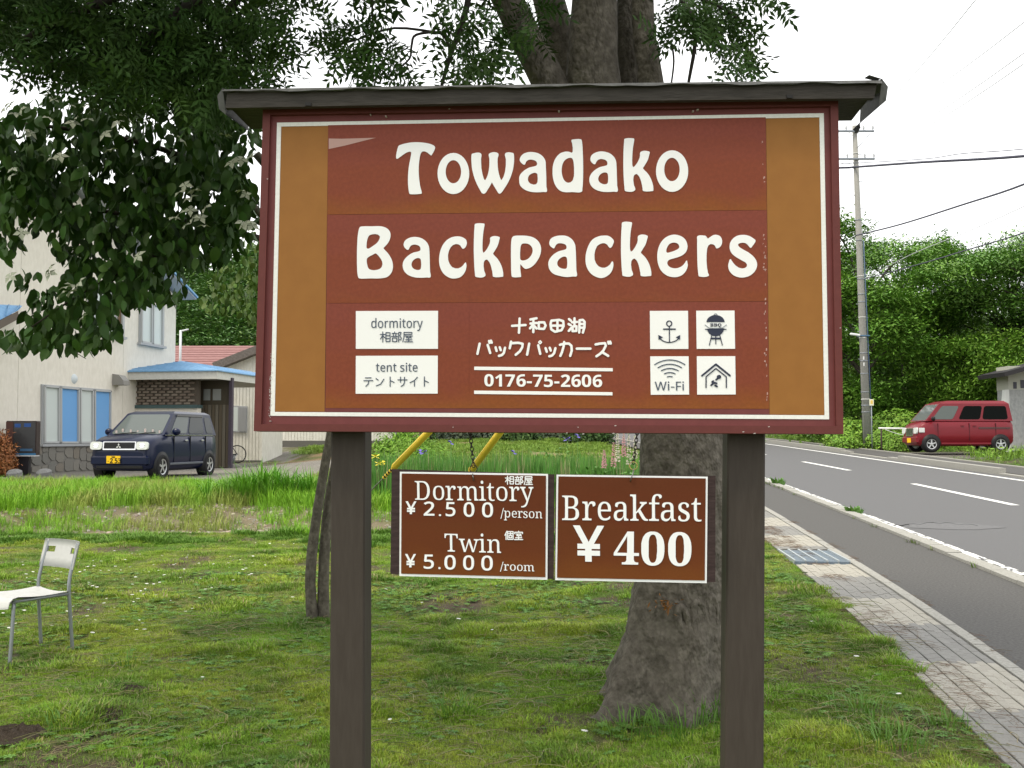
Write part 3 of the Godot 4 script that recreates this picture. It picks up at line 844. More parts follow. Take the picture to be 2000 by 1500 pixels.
func ribbon(l: Callable, r: Callable, d0: float, d1: float, step: float, y: float, thick := 0.0) -> SurfaceTool:
	var s := st(false)
	var d := d0
	while d < d1 - 1e-3:
		var e := minf(d + step, d1)
		var a := Vector3(l.call(d), rh(d) + y, -d); var b := Vector3(l.call(e), rh(e) + y, -e)
		var c := Vector3(r.call(e), rh(e) + y, -e); var f := Vector3(r.call(d), rh(d) + y, -d)
		quad(s, a, b, c, f)
		if thick > 0.0:
			var t := Vector3(0, -thick, 0)
			quad(s, a + t, b + t, b, a); quad(s, f, c, c + t, f + t)
			if d == d0: quad(s, a, f, f + t, a + t)
			if e == d1: quad(s, c, b, b + t, c + t)
		d = e
	return s
func build_road() -> void:
	var asphalt := grain("asphalt", Color(0.085, 0.085, 0.088), Color(0.152, 0.152, 0.155), Vector3(1.6, 1.6, 1.6), 0.85, 0.15, 0.12)
	asphalt.detail_enabled = true
	var path_m := grain("path_asphalt", Color(0.066, 0.064, 0.062), Color(0.108, 0.105, 0.100), Vector3(1.1, 1.1, 1.1), 0.88, 0.15, 0.12)
	asphalt.detail_enabled = false
	var conc := grain("kerb_concrete", Color(0.25, 0.245, 0.22), Color(0.36, 0.35, 0.32), Vector3(2, 2, 2), 0.85, 0.2, 0.05)
	var paint := grain("road_paint", Color(0.66, 0.66, 0.64), Color(0.82, 0.82, 0.80), Vector3(3, 3, 3), 0.6)
	struct(ribbon(func(d): return xk(d) + 0.17, func(d): return xf(d) + 0.40, -20, 110, 1.0, 0.0), "road", asphalt, "grey asphalt road curving away past the sign")
	struct(ribbon(func(d): return xb(d) + 0.09, func(d): return xk(d), -20, 110, 1.0, 0.012), "path", path_m, "darker asphalt footpath between the bricks and the kerb")
	# near kerb: flush stones laid end to end
	var kerb := thing("near_kerb", "low pale concrete kerb along the near edge of the road", "kerb")
	var d := 2.0
	while d < 60.0:
		part(ribbon(func(q): return xk(q) + 0.001, func(q): return xk(q) + 0.17, d, d + 0.592, 0.3, 0.045 + rng.randf_range(-0.006, 0.006), 0.15), "kerb_stone", conc, kerb)
		d += 0.6
	var edging := thing("path_edging", "thin grey concrete edging between bricks and footpath", "edging")
	d = 2.0
	while d < 30.0:
		part(ribbon(func(q): return xb(q) + 0.006, func(q): return xb(q) + 0.092, d, d + 0.594, 0.3, 0.022 + rng.randf_range(-0.004, 0.004), 0.1), "edging_stone", conc, edging)
		d += 0.6
	# far kerb with two dropped crossings
	var fk := thing("far_kerb", "raised pale concrete kerb along the far edge of the road", "kerb")
	d = 10.0
	while d < 75.0:
		var drop := smoothstep(31.0, 32.6, d) * (1.0 - smoothstep(36.2, 37.8, d)) + smoothstep(20.0, 21.0, d) * (1.0 - smoothstep(24.0, 25.0, d))
		var y := lerpf(0.16, 0.04, clampf(drop, 0, 1))
		part(ribbon(func(q): return xf(q) + 0.41, func(q): return xf(q) + 0.60, d, d + 0.992, 0.5, y, 0.25), "kerb_stone", conc, fk)
		d += 1.0
	struct(ribbon(func(q): return xf(q) + 0.61, func(q): return xf(q) + 2.0, 5, 75, 1.0, 0.05), "far_pavement", path_m, "narrow asphalt pavement on the far side of the road")
	part(ribbon(func(q): return xf(q) + 2.0, func(q): return xf(q) + 2.14, 5, 75, 1.0, 0.075, 0.2), "back_edging", conc, fk)
	# markings
	var n := 0
	for e in [[16.9, 21.9], [26.8, 31.4], [36.4, 41.2], [46.2, 51.0]]:
		var o := part(ribbon(func(q): return xc(q) - 0.075, func(q): return xc(q) + 0.075, e[0], e[1], 0.5, 0.005), "centre_dash", paint)
		tag(o, ["white dash of the centre line, opposite the iron drain grate", "white dash of the centre line, just short of the red van's drive", "white dash of the centre line, past the red van's drive", "white dash of the centre line, farthest along the road"][n], "road marking", "dashes of the centre line")
		n += 1
	tag(part(ribbon(func(q): return xf(q) - 0.075, func(q): return xf(q) + 0.075, 8, 100, 1.0, 0.005), "edge_line", paint), "unbroken white line along the far kerb", "road marking")
	var s := st()
	rng.seed = 11
	var wear := FastNoiseLite.new()
	wear.frequency = 1.0
	d = 4.0
	while d < 34.0:
		for k in 5:
			var u := k * 0.034
			if wear.get_noise_2d(d * 3.2, u * 20.0) + wear.get_noise_2d(d * 11.0, u * 60.0) * 0.6 > -0.22:
				var x := xk(d) + 0.19 + u
				var g := Vector3(x, rh(d) + 0.006, -d)
				var j := rng.randf_range(-0.012, 0.012)
				quad(s, g, g + Vector3(0.002 + j, 0.027 * 0.075, -0.075), g + Vector3(0.036, 0.027 * 0.07, -0.07 + j), g + Vector3(0.034 + j, 0, 0))
		d += 0.07
	tag(part(s, "worn_edge_line", paint), "worn and flaking white line beside the near kerb", "road marking")
	# repaired patch with an open crack
	var pc := gp(1860, 1028)
	s = st()
	var poly := []
	for k in 14:
		var a := TAU * k / 14
		poly.append(Vector3(pc.x + cos(a) * 0.62 * (1.0 + 0.2 * sin(k * 2.3)), 0, pc.z + sin(a) * 0.42))
	for k in 14:
		var a: Vector3 = poly[k]; var b: Vector3 = poly[(k + 1) % 14]
		tri(s, Vector3(pc.x, rh(-pc.z) + 0.008, pc.z), Vector3(a.x, rh(-a.z) + 0.004, a.z), Vector3(b.x, rh(-b.z) + 0.004, b.z))
	tag(part(s, "road_patch", grain("patch_asphalt", Color(0.112, 0.112, 0.116), Color(0.150, 0.150, 0.153), Vector3(2, 2, 2), 0.85)), "oval repaired patch in the asphalt of the near lane", "road patch")
	s = st(true)
	var crack := []
	for k in 16: crack.append(gp(1722 + k * 12.5, 1023 + sin(k * 0.55) * 2.0 + (2.5 if k % 3 == 0 else 0.0)) + Vector3(0, 0.001, 0))
	tube(s, crack, [0.003, 0.008, 0.005, 0.011, 0.008], 5)
	tag(part(s, "road_crack", flat("crack_tar", 0.02, 0.02, 0.02, 0.9)), "dark tarred crack running past the road patch", "crack")
	# brick paving in one-metre bands of grey and cream
	var bricks := thing("brick_paving", "paving of small cream and grey bricks in bands beside the lawn", "paving")
	var tones := []
	for e in [Color(0.25, 0.245, 0.23), Color(0.24, 0.235, 0.222), Color(0.262, 0.257, 0.242), Color(0.385, 0.365, 0.315), Color(0.365, 0.345, 0.30), Color(0.405, 0.385, 0.335)]:
		tones.append(grain("brick%d" % tones.size(), Color(e.r * 0.8, e.g * 0.8, e.b * 0.8), e, Vector3(5, 5, 5), 0.9, 0.1, 0.05))
	var bm := []
	for k in 3:
		var q := st()
		box(q, Vector3.ZERO, Vector3(0.0542, 0.05, 0.1000 - k * 0.0006), Basis.IDENTITY, 0.003)
		q.generate_normals()
		bm.append(q.commit())
	rng.seed = 21
	var far_t := [st(), st()]
	var count := 0
	d = 4.25
	var row := 0
	while d < 24.0:
		var band := int(floor((d - 5.17 + 20.0) / 1.06)) % 2
		for k in 10:
			var x := xb(d) - 0.032 - k * 0.0555
			var dd := d + (0.05 if k % 2 else 0.0)
			var y := rh(dd) - 0.012 + rng.randf_range(-0.002, 0.002)
			var gr := dd > 10.35 and dd < 11.5
			if gr: continue
			var B := Basis(Vector3.UP, -atan2(xb(dd + 0.5) - xb(dd - 0.5), 1.0)) * Basis(Vector3.RIGHT, 0.027)
			if dd < 12.5 and count < 298:
				var o := MeshInstance3D.new()
				o.name = "brick" if count == 0 else "brick_%03d" % count
				o.mesh = bm[rng.randi() % 3]
				o.material_override = tones[(3 if band else 0) + rng.randi() % 3]
				o.transform = Transform3D(B, Vector3(x, y, -dd))
				bricks.add_child(o, true)
				count += 1
			else:
				box(far_t[1 if band else 0], Vector3(x, y, -dd), Vector3(0.0542, 0.05, 0.1000), B)
		d += 0.1015
		row += 1
	part(far_t[0], "brick_rows", tones[0], bricks).set_meta("kind", "stuff")
	part(far_t[1], "brick_rows", tones[3], bricks).set_meta("kind", "stuff")
	part(ribbon(func(q): return xb(q) - 0.70, func(q): return xb(q) + 0.004, 3.5, 24, 0.5, -0.018), "joint_sand", grain("sand", Color(0.18, 0.17, 0.15), Color(0.23, 0.22, 0.20), Vector3(4, 4, 4), 0.95), bricks)
	# drain grate set in the bricks
	var gd := 10.92
	var gc := Vector3(xb(gd) - 0.29, rh(gd), -gd)
	var grate := thing("drain_grate", "blue-grey iron drain grate set in the brick paving", "drain grate", gc, -atan2(xb(gd + 0.5) - xb(gd - 0.5), 1.0))
	var steel := grain("grate_steel", Color(0.11, 0.15, 0.19), Color(0.18, 0.22, 0.26), Vector3(6, 6, 6), 0.45)
	var edge := flat("grate_edge", 0.42, 0.46, 0.48, 0.4, 0.3)
	boxp("tray", Vector3(0, -0.025, 0), Vector3(0.56, 0.012, 1.04), flat("tray_concrete", 0.22, 0.215, 0.20, 0.9), grate)
	for k in 6: boxp("cross_bar", Vector3(-0.27 + k * 0.108, 0.010, 0), Vector3(0.016, 0.05, 1.04), edge, grate)
	for k in 26: boxp("slat", Vector3(0, 0.0, -0.505 + k * 0.0404), Vector3(0.55, 0.04, 0.03), steel, grate)

# ---------------------------------------------------------------- lawn and other low growth
func scatter(n: int, x0: float, x1: float, d0: float, d1: float, meshes: int, f: Callable) -> Array:
	var out := []
	for k in meshes: out.append([[], []])
	for i in n:
		var d := sqrt(rng.randf_range(d0 * d0, d1 * d1)) if x0 > -50 else rng.randf_range(d0, d1)
		var x := rng.randf_range(x0, x1)
		var r = f.call(x, d)
		if r == null: continue
		var k := rng.randi() % meshes
		var sc: float = r[0]
		var B := Basis(Vector3.UP, rng.randf() * TAU) * Basis(Vector3.RIGHT, rng.randf_range(-0.25, 0.25))
		out[k][0].append(Transform3D(B.scaled(Vector3(sc * r[2], sc, sc * r[2])), Vector3(x, gh(x, d) - 0.004 + (r[3] if r.size() > 3 else 0.0), -d)))
		out[k][1].append(r[1])
	return out
func spread_out(called: String, label: String, cat: String, meshes: Array, lists: Array, m: Material) -> void:
	var o := Node3D.new()
	o.name = numbered(called, self)
	add_child(o, true)
	tag(o, label, cat, "", "stuff")
	for k in meshes.size():
		if lists[k][0].size(): copies("tufts", meshes[k], lists[k][0], lists[k][1], m, o).set_meta("kind", "stuff")
func build_grass() -> void:
	var gm := leafy("grass_blade", 0.6, 0.20)
	rng.seed = 31
	var lush := Color(0.180, 0.330, 0.026)
	var yellow := Color(0.310, 0.390, 0.045)
	var dark := Color(0.090, 0.190, 0.024)
	var straw := Color(0.34, 0.29, 0.15)
	var keep := func(x, d) -> bool:      # stay in the picture and off the paving
		var edge := xb(d) - 0.56 - 0.10 * nz.get_noise_2d(d * 90.0, 3.0) - 0.12 * nz2.get_noise_2d(d * 260.0, 8.0)
		return x < edge and absf(x) < d * 0.56 + 0.8
	# mown lawn
	var near := func(x, d):
		if not keep.call(x, d): return null
		var n1 := nz.get_noise_2d(x * 22.0, d * 22.0)
		var bare := nz.get_noise_2d(x * 45.0 + 300.0, d * 45.0) + nz2.get_noise_2d(x * 70.0, d * 70.0) * 0.25
		if bare > 0.25 and rng.randf() < 0.78: return null
		var c := lush.lerp(yellow, clampf(0.45 + n1 * 1.3 + nz2.get_noise_2d(x * 160.0, d * 160.0) * 0.5, 0, 1)).lerp(dark, clampf(nz2.get_noise_2d(x * 45.0, d * 45.0 + 77.0) * 1.8, 0, 0.8))
		if rng.randf() < 0.10: c = straw
		var h := 0.46 + clampf(nz.get_noise_2d(x * 60.0, d * 60.0 - 50.0) * 1.1 - 0.12, -0.1, 0.5)
		return [h * rng.randf_range(0.7, 1.3), vary(c, 0.25), 1.0]
	var tufts := [blades(9, 0.058, 0.006, 0.05, 0.8, 1), blades(8, 0.05, 0.0065, 0.055, 1.2, 2), blades(10, 0.07, 0.0052, 0.045, 0.6, 3)]
	spread_out("lawn_grass", "short patchy mown grass of the lawn round the sign", "grass", tufts, scatter(230000, -5.0, 3.4, 4.2, 8.6, 3, near), gm)
	var tufts2 := [blades(12, 0.055, 0.007, 0.09, 0.8, 4), blades(10, 0.05, 0.008, 0.10, 1.1, 5)]
	spread_out("lawn_grass", "yellowish mown grass of the lawn up to the stony bank", "grass", tufts2, scatter(90000, -9.5, 4.0, 8.4, 15.0, 2, func(x, d):
		var r = near.call(x, d)
		if r == null: return null
		if d > bank_at(x) - 1.6 and nz.get_noise_2d(x * 26.0, d * 40.0) > 0.02: return [r[0] * rng.randf_range(1.4, 2.4), vary(Color(0.12, 0.235, 0.03), 0.2), 1.0]
		return r), gm)
	# loose cut stalks lying on the lawn
	var stalk := st(true)
	var pts := curve([Vector3(-0.11, 0.008, 0), Vector3(-0.03, 0.02, 0.012), Vector3(0.05, 0.014, -0.008), Vector3(0.12, 0.006, 0.02)], 3)
	tube(stalk, pts, [0.0016], 4)
	stalk.generate_normals()
	var sm: Mesh = stalk.commit()
	spread_out("cut_stalks", "dry cut grass stalks strewn over the near lawn", "cut grass", [sm], scatter(8000, -4.0, 3.4, 4.0, 8.5, 1, func(x, d):
		if not keep.call(x - 0.15, d): return null
		if nz.get_noise_2d(x * 35.0 - 60.0, d * 35.0) < 0.05 and rng.randf() < 0.8: return null
		return [rng.randf_range(0.25, 1.0), vary(Color(0.27, 0.24, 0.12) if rng.randf() < 0.5 else Color(0.15, 0.17, 0.06), 0.3), 1.0, rng.randf_range(0.01, 0.035)]), gm)
	# broad-leaved weeds and clover among the grass
	var s := st(true)
	for k in 7:
		var a := TAU * k / 7 + 0.3
		var o := Vector3(cos(a), 0.35, sin(a)).normalized()
		var side := Vector3(-sin(a), 0, cos(a)) * 0.012
		var mid := o * 0.035
		quad(s, Vector3.ZERO, mid - side, o * 0.06 - Vector3(0, 0.012, 0), mid + side)
	s.generate_normals()
	var weed: Mesh = s.commit()
	spread_out("lawn_weeds", "low broad-leaved weeds scattered through the lawn", "weeds", [weed], scatter(16000, -5.0, 3.2, 3.7, 11.0, 1, func(x, d):
		if not keep.call(x, d): return null
		if nz2.get_noise_2d(x * 40.0 + 20.0, d * 40.0) < 0.12 and rng.randf() < 0.85: return null
		return [rng.randf_range(0.25, 0.7), vary(Color(0.095, 0.20, 0.030), 0.3), 1.0, 0.015]), gm)
	# white clover heads and daisies
	s = st(true)
	for k in 7:
		var a := TAU * k / 7
		tri(s, Vector3(0, 0.004, 0), Vector3(cos(a), 0.25, sin(a)) * 0.012, Vector3(cos(a + 0.75), 0.25, sin(a + 0.75)) * 0.012)
	s.generate_normals()
	spread_out("lawn_flowers", "tiny white flowers dotted over the lawn behind the chair", "flowers", [s.commit()], scatter(1500, -8.5, 2.6, 5.0, 14.0, 1, func(x, d):
		if not keep.call(x, d): return null
		if rng.randf() < (0.15 if (x < -2.6 and d > 7.5 and d < 12.0) else 0.93): return null
		return [rng.randf_range(0.7, 1.5), Color(0.75, 0.74, 0.70), 1.0, 0.055]), leafy("petal_white", 0.6, 0.2))
	# pebbles and chips on the bank
	s = st()
	box(s, Vector3.ZERO, Vector3(0.05, 0.03, 0.04), Basis(Vector3(1, 1, 0).normalized(), 0.5), 0.008)
	s.generate_normals()
	spread_out("bank_stones", "pale pebbles and chips on the bare bank behind the lawn", "pebbles", [s.commit()], scatter(3200, -9.5, 1.0, 14.0, 17.0, 1, func(x, d):
		var b := bank_at(x)
		if d < b - 0.5 or d > b + 1.6: return null
		return [rng.randf_range(0.3, 1.3), vary(Color(0.33, 0.29, 0.23), 0.35), 1.0]), grain("pebble", Color(0.8, 0.8, 0.8), Color(1, 1, 1), Vector3(9, 9, 9), 0.9, 0.0, 0.05, true, true))
	# tall grass on top of the bank
	var tall := [blades(16, 0.34, 0.011, 0.13, 0.55, 6), blades(14, 0.28, 0.012, 0.14, 0.7, 7)]
	spread_out("bank_grass", "tall bright green grass along the top of the bank", "grass", tall, scatter(15000, -13.0, 2.8, 14.6, 23.6, 2, func(x, d):
		var b := bank_at(x)
		if d < b - 0.1 or x > xb(d) - 0.9: return null
		if d < b + 1.3 and nz.get_noise_2d(x * 40.0, d * 60.0) + (d - b) * 0.2 < -0.09: return null
		if d > 21.8 and x < -4.5: return null
		var sc := rng.randf_range(0.6, 1.15) * (0.6 if d < b + 1.3 else 1.0) * (0.55 if d > 19.0 else 1.0)
		var c := Color(0.200, 0.400, 0.028).lerp(Color(0.30, 0.30, 0.09), clampf(nz.get_noise_2d(x * 30.0, d * 8.0) * 2.0, 0, 0.7))
		return [sc, vary(c, 0.22), 1.0]), gm)
	# grass verges further on, both sides of the road
	var verge := [blades(14, 0.32, 0.016, 0.2, 0.6, 8), clump_mesh(26, 0.42, 0.16, 0.05, 9)]
	spread_out("verge_weeds", "rank green weeds along the far side of the road", "weeds", verge, scatter(8000, 9.5, 30.0, 20.0, 62.0, 2, func(x, d):
		var e := xf(d) + 2.25
		if x < e or x > e + 9.0: return null
		if d > 33.3 and d < 38.8 and (x < 15.4 or d > 35.7): return null
		if d > 33.3 and d < 35.7: return [rng.randf_range(0.9, 1.6), vary(Color(0.16, 0.28, 0.03), 0.3), 1.0]
		return [rng.randf_range(0.4, 1.0) * (0.6 if x < e + 1.2 else 1.2), vary(Color(0.14, 0.26, 0.028), 0.3), 1.0]), gm)
	spread_out("kerb_weeds", "small weeds rooted along the kerb joints", "weeds", [blades(9, 0.07, 0.006, 0.03, 1.0, 12)], scatter(2600, 3.5, 6.5, 4.0, 26.0, 1, func(x, d):
		if absf(x - xk(d) + 0.02) > 0.05 or nz.get_noise_2d(d * 40.0, 9.0) < 0.0: return null
		return [rng.randf_range(0.5, 1.4), vary(Color(0.10, 0.15, 0.03), 0.3), 1.0]), gm)
	spread_out("path_litter", "brown plant litter along the joint of bricks and footpath", "litter", [sm], scatter(26000, 2.0, 5.0, 4.2, 15.0, 1, func(x, d):
		var e := xb(d)
		var on_left: bool = absf(x - e + 0.48) < 0.24 and nz.get_noise_2d(x * 60.0, d * 40.0) > 0.0
		if not on_left and (absf(x - e - 0.10) > 0.035 or nz.get_noise_2d(d * 50.0, 2.0) < 0.05): return null
		return [rng.randf_range(0.15, 0.6), vary(Color(0.16, 0.105, 0.065), 0.35), 1.0, 0.018]), gm)
	# garden lawn behind the bank
	spread_out("garden_grass", "light green garden grass beyond the iris bed", "grass", [blades(14, 0.12, 0.02, 0.3, 0.7, 14)], scatter(16000, -9.0, 5.0, 21.0, 55.0, 1, func(x, d):
		if x < -4.5 and d < 42.0: return null
		if x > xb(d) - 0.7: return null
		if sin(d * 0.55 + x * 0.12) * 0.35 + nz.get_noise_2d(x * 22.0, d * 22.0) > 0.18: return null
		return [rng.randf_range(0.6, 1.3), vary(Color(0.17, 0.27, 0.04), 0.2), 1.0]), gm)

# a clump of strap leaves as one plant
func strap_plant(called: String, label: String, cat: String, p: Vector3, n: int, h: float, w: float, spread: float, bend: float, col: Color, group := "", sd := 1) -> Node3D:
	var t := thing(called, label, cat, p, 0, group)
	var m := flat("strap_%s" % str(col), col.r, col.g, col.b, 0.5)
	m.cull_mode = BaseMaterial3D.CULL_DISABLED
	m.backlight_enabled = true
	m.backlight = Color(0.2, 0.28, 0.06)
	part(blades(n, h, w, spread, bend, sd), "foliage", m, t)
	return t
func build_garden() -> void:
	rng.seed = 41
	var gm := leafy("iris_blade", 0.45, 0.25)
	# iris bed
	var bed := [blades(12, 0.72, 0.026, 0.14, 0.16, 51), blades(10, 0.8, 0.024, 0.13, 0.12, 52)]
	var L := [[[], []], [[], []]]
	for i in 900:
		var d := rng.randf_range(16.6, 19.0)
		var x := rng.randf_range(-2.45, 2.2)
		var k := rng.randi() % 2
		L[k][0].append(Transform3D(Basis(Vector3.UP, rng.randf() * TAU).scaled(Vector3.ONE * rng.randf_range(0.8, 1.1)), Vector3(x, gh(x, d), -d)))
		L[k][1].append(vary(Color(0.100, 0.240, 0.045) if rng.randf() < 0.9 else Color(0.30, 0.30, 0.15), 0.22))
	spread_out("iris_bed", "dense bed of upright green iris leaves behind the hanging boards", "iris bed", bed, L, gm)
	var petal := flat("iris_purple", 0.13, 0.10, 0.42, 0.5)
	var yel := flat("iris_yellow", 0.75, 0.62, 0.03, 0.5)
	var stem := flat("flower_stem", 0.09, 0.19, 0.05, 0.6)
	var k := 0
	for e in [[826, 884, 1], [880, 865, 1], [935, 897, 1], [1005, 884, 1], [1108, 858, 1], [1128, 852, 1], [739, 906, 0], [748, 904, 0], [733, 892, 0], [822, 882, 1]]:
		var p := at(e[0], e[1], 16.5 + 0.1 * k)
		var y0 := gh(p.x, -p.z)
		var t := thing("iris_flower", "purple iris flower on a tall stem among the iris leaves" if e[2] else "yellow iris flower at the end of the iris bed", "flower", Vector3(p.x, y0, p.z), k, "purple irises" if e[2] else "yellow irises")
		tubep("stem", [Vector3.ZERO, Vector3(0.01, p.y - y0, 0)], [0.006, 0.004], stem, t, 5)
		for q in 6:
			var s := st(true)
			var a := TAU * q / 6
			var o := Vector3(cos(a), 0.5 if q % 2 else -0.35, sin(a))
			var side := Vector3(-sin(a), 0, cos(a)) * 0.03
			var c := Vector3(0.01, p.y - y0, 0)
			quad(s, c, c + o * 0.05 - side, c + o * 0.085, c + o * 0.05 + side)
			part(s, "petal", petal if e[2] else yel, t)
		k += 1
	# lupins
	var pink := flat("lupin_pink", 0.62, 0.33, 0.36, 0.6)
	var pale := flat("lupin_pale", 0.66, 0.58, 0.50, 0.6)
	k = 0
	for e in [[1206, 838, 900], [1218, 845, 890], [1228, 838, 905], [1198, 862, 910], [1254, 842, 900], [1180, 878, 912], [1240, 850, 895]]:
		var p := at(e[0], e[1], 15.6 + 0.12 * k)
		var q := at(e[0], e[2], 15.6 + 0.12 * k)
		var y0 := gh(p.x, -p.z)
		var t := thing("lupin", "pale pink lupin spike beside the tree trunk", "flower", Vector3(p.x, y0, p.z), 0, "lupins by the tree trunk")
		tubep("stem", [Vector3.ZERO, Vector3(0, p.y - y0, 0)], [0.009, 0.004], stem, t, 5)
		var s := st()
		var n := 15
		for i in n:
			var f := float(i) / n
			for j in 6:
				var a := TAU * j / 6 + i * 0.5
				var r := 0.034 * (1.0 - f * 0.7)
				if rng.randf() < 0.15: continue
				box(s, Vector3(cos(a) * r * rng.randf_range(0.8, 1.2), lerpf(q.y - y0, p.y - y0, f) + rng.randf_range(-0.012, 0.012), sin(a) * r), Vector3(0.016, 0.013, 0.018) * (1.15 - f * 0.6), Basis(Vector3.UP, a))
		part(s, "flower_spike", pink if k % 2 else pale, t)
		part(clump_mesh(70, 0.34, 0.13, 0.035, 60 + k), "foliage", flat("lupin_leaf", 0.075, 0.19, 0.03, 0.55), t, Vector3(0, 0.3, 0))
		k += 1
	for e in [[1160, 905, 17.0, 0.8], [1195, 900, 16.6, 0.8], [1228, 905, 16.0, 0.75], [1090, 868, 24.0, 0.9], [1250, 880, 20.0, 1.0]]:
		var p := at(e[0], e[1], e[2])
		var t := thing("garden_plant", "leafy green garden plant between iris bed and tree trunk", "plant", Vector3(p.x, gh(p.x, e[2]), p.z), 0, "garden plants beside the tree")
		part(clump_mesh(260, e[3] * 0.8, 0.14, 0.05, 70), "foliage", flat("garden_leaf", 0.085, 0.20, 0.03, 0.55), t, Vector3(0, e[3] * 0.4, 0))
	# low juniper
	var jm := leafy("juniper_leaf", 0.6, 0.2)
	var jp := at(790, 905, 21.0)
	var jn := thing("juniper_shrub", "low spreading bright green juniper shrub behind the left post", "shrub", Vector3(jp.x, gh(jp.x, 21.0), jp.z))
	var X := []
	var C := []
	for i in 420:
		var a := rng.randf() * TAU
		var r := sqrt(rng.randf())
		var h := (1.0 - r * r) * 0.85 + rng.randf_range(-0.1, 0.1)
		X.append(Transform3D(turned(Vector3(cos(a), 0.5, sin(a)), rng.randf() * 6, rng.randf_range(0.7, 1.3)), Vector3(cos(a) * r * 1.25 + 0.05, maxf(h, 0.08), sin(a) * r * 0.9)))
		C.append(vary(Color(0.150, 0.29, 0.028), 0.3))
	copies("foliage", clump_mesh(26, 0.26, 0.10, 0.022, 80), X, C, jm, jn).set_meta("kind", "stuff")
	tubep("trunk", [Vector3.ZERO, Vector3(0.1, 0.5, 0)], [0.06, 0.03], flat("twig", 0.06, 0.045, 0.03, 0.9), jn, 6)
	# garden shrubs farther back
	k = 0
	for e in [[1010, 836, 52.0, 2.4, 1.5], [940, 838, 56.0, 2.6, 1.6], [1150, 832, 50.0, 2.6, 2.0], [870, 832, 54.0, 2.8, 1.8], [760, 832, 50.0, 2.4, 2.0], [1080, 836, 58.0, 2.6, 1.4]]:
		var p := at(e[0], e[1], e[2])
		leaf_ball("garden_shrub", ["dark green rounded shrub across the garden lawn", "grey-green shrub across the garden lawn"][k % 2], "shrub", Vector3(p.x, gh(p.x, e[2]), p.z), e[3], e[4], Color(0.05, 0.10, 0.025) if k % 2 == 0 else Color(0.10, 0.13, 0.08), 260, "shrubs across the garden")
		k += 1
	# day lily mound on the bank
	var p := gp(515, 985)
	p = Vector3(at(515, 985, 17.4).x, gh(at(515, 985, 17.4).x, 17.4), -17.4)
	var t := thing("day_lily_clump", "big arching clump of strap-leaved green plants on the bank", "plant", p)
	var dm := leafy("lily_leaf", 0.4, 0.3)
	X = []; C = []
	for i in 85:
		var a := rng.randf() * TAU
		var r := sqrt(rng.randf())
		X.append(Transform3D(Basis(Vector3.UP, rng.randf() * TAU).scaled(Vector3.ONE * rng.randf_range(0.65, 1.05) * (1.05 - r * 0.35)), Vector3(cos(a) * r * 0.95, gh(p.x + cos(a) * r * 0.95, 17.4 - sin(a) * r * 0.4) - p.y, sin(a) * r * 0.4)))
		C.append(vary(Color(0.150, 0.340, 0.035), 0.25))
	copies("foliage", blades(16, 0.88, 0.026, 0.09, 0.95, 90), X, C, dm, t).set_meta("kind", "stuff")
	# red-leaved shrub by the display case
	p = at(15, 925, 24.6)
	leaf_ball("red_shrub", "shrub with reddish orange leaves by the display case", "shrub", Vector3(p.x - 0.25, gh(p.x, 24.6), p.z), 0.8, 1.1, Color(0.30, 0.12, 0.04), 330)
	# green weeds by the near kerb
	for e in [[1520, 948, 0.2], [1668, 1003, 0.14]]:
		var g := gp(e[0], e[1])
		strap_plant("kerb_plant", "leafy weed growing from the kerb joint" if e[0] < 1600 else "broad-leaved weed sprawling on the near kerb", "weed", g, 40, e[2], 0.05, 0.12, 0.9, Color(0.09, 0.2, 0.04), "", 95)
	# tall tufts by tree and post
	k = 0
	for e in [[1340, 1432, 0.17, 110, 0.18], [1385, 1410, 0.20, 90, 0.12], [1240, 1430, 0.12, 90, 0.20], [1680, 1395, 0.13, 80, 0.16], [1735, 1460, 0.15, 80, 0.18], [1850, 1420, 0.11, 50, 0.10], [245, 1300, 0.10, 60, 0.15], [130, 1420, 0.10, 60, 0.14], [880, 1395, 0.14, 40, 0.10], [560, 1225, 0.12, 50, 0.14]]:
		var g := gp(e[0], e[1])
		strap_plant("grass_tussock", ["long grass tussock against the tree trunk", "long grass tussock against the tree trunk", "long grass tussock against the tree trunk", "long grass tussock between sign post and brick paving", "long grass tussock between sign post and brick paving", "long grass tussock between sign post and brick paving", "long grass tussock on the open lawn near the chair", "long grass tussock on the open lawn near the chair", "long grass tussock on the lawn between the sign posts", "long grass tussock at the foot of the twin-stemmed tree"][k], "grass", g, e[3], e[2], 0.006, e[4], 0.9, Color(0.10, 0.21, 0.035), "grass tussocks", 100 + k)
		k += 1
	# earth mounds
	k = 0
	for e in [[255, 1352, 0.16], [205, 1400, 0.17], [30, 1440, 0.22], [440, 1268, 0.12]]:
		var g := gp(e[0], e[1])
		var s := st(true)
		for i in 14:
			for j in 24:
				var f := func(ii, jj):
					var r: float = ii / 14.0
					var a: float = TAU * jj / 24
					var hh: float = (1 - r * r) * e[2] * 0.26 * (1.0 + 0.7 * nz.get_noise_2d(g.x * 90 + cos(a) * r * 200, sin(a) * r * 200) + 0.4 * nz2.get_noise_2d(cos(a) * r * 700, sin(a) * r * 700))
					return Vector3(cos(a) * r * e[2], hh - 0.012, sin(a) * r * e[2])
				quad(s, f.call(i, j), f.call(i, j + 1), f.call(i + 1, j + 1), f.call(i + 1, j))
		var o := part(s, "earth_mound", grain("mound_soil", Color(0.055, 0.042, 0.03), Color(0.13, 0.10, 0.075), Vector3(7, 7, 7), 1.0, 1.5, 0.09), self, g)
		tag(o, ["bare brown molehill beside a green tussock", "bare brown molehill with a leaf on it", "wide patch of heaped earth at the lawn's edge", "small low heap of earth behind the tussocks"][k], "earth mound", "molehills on the lawn")
		k += 1
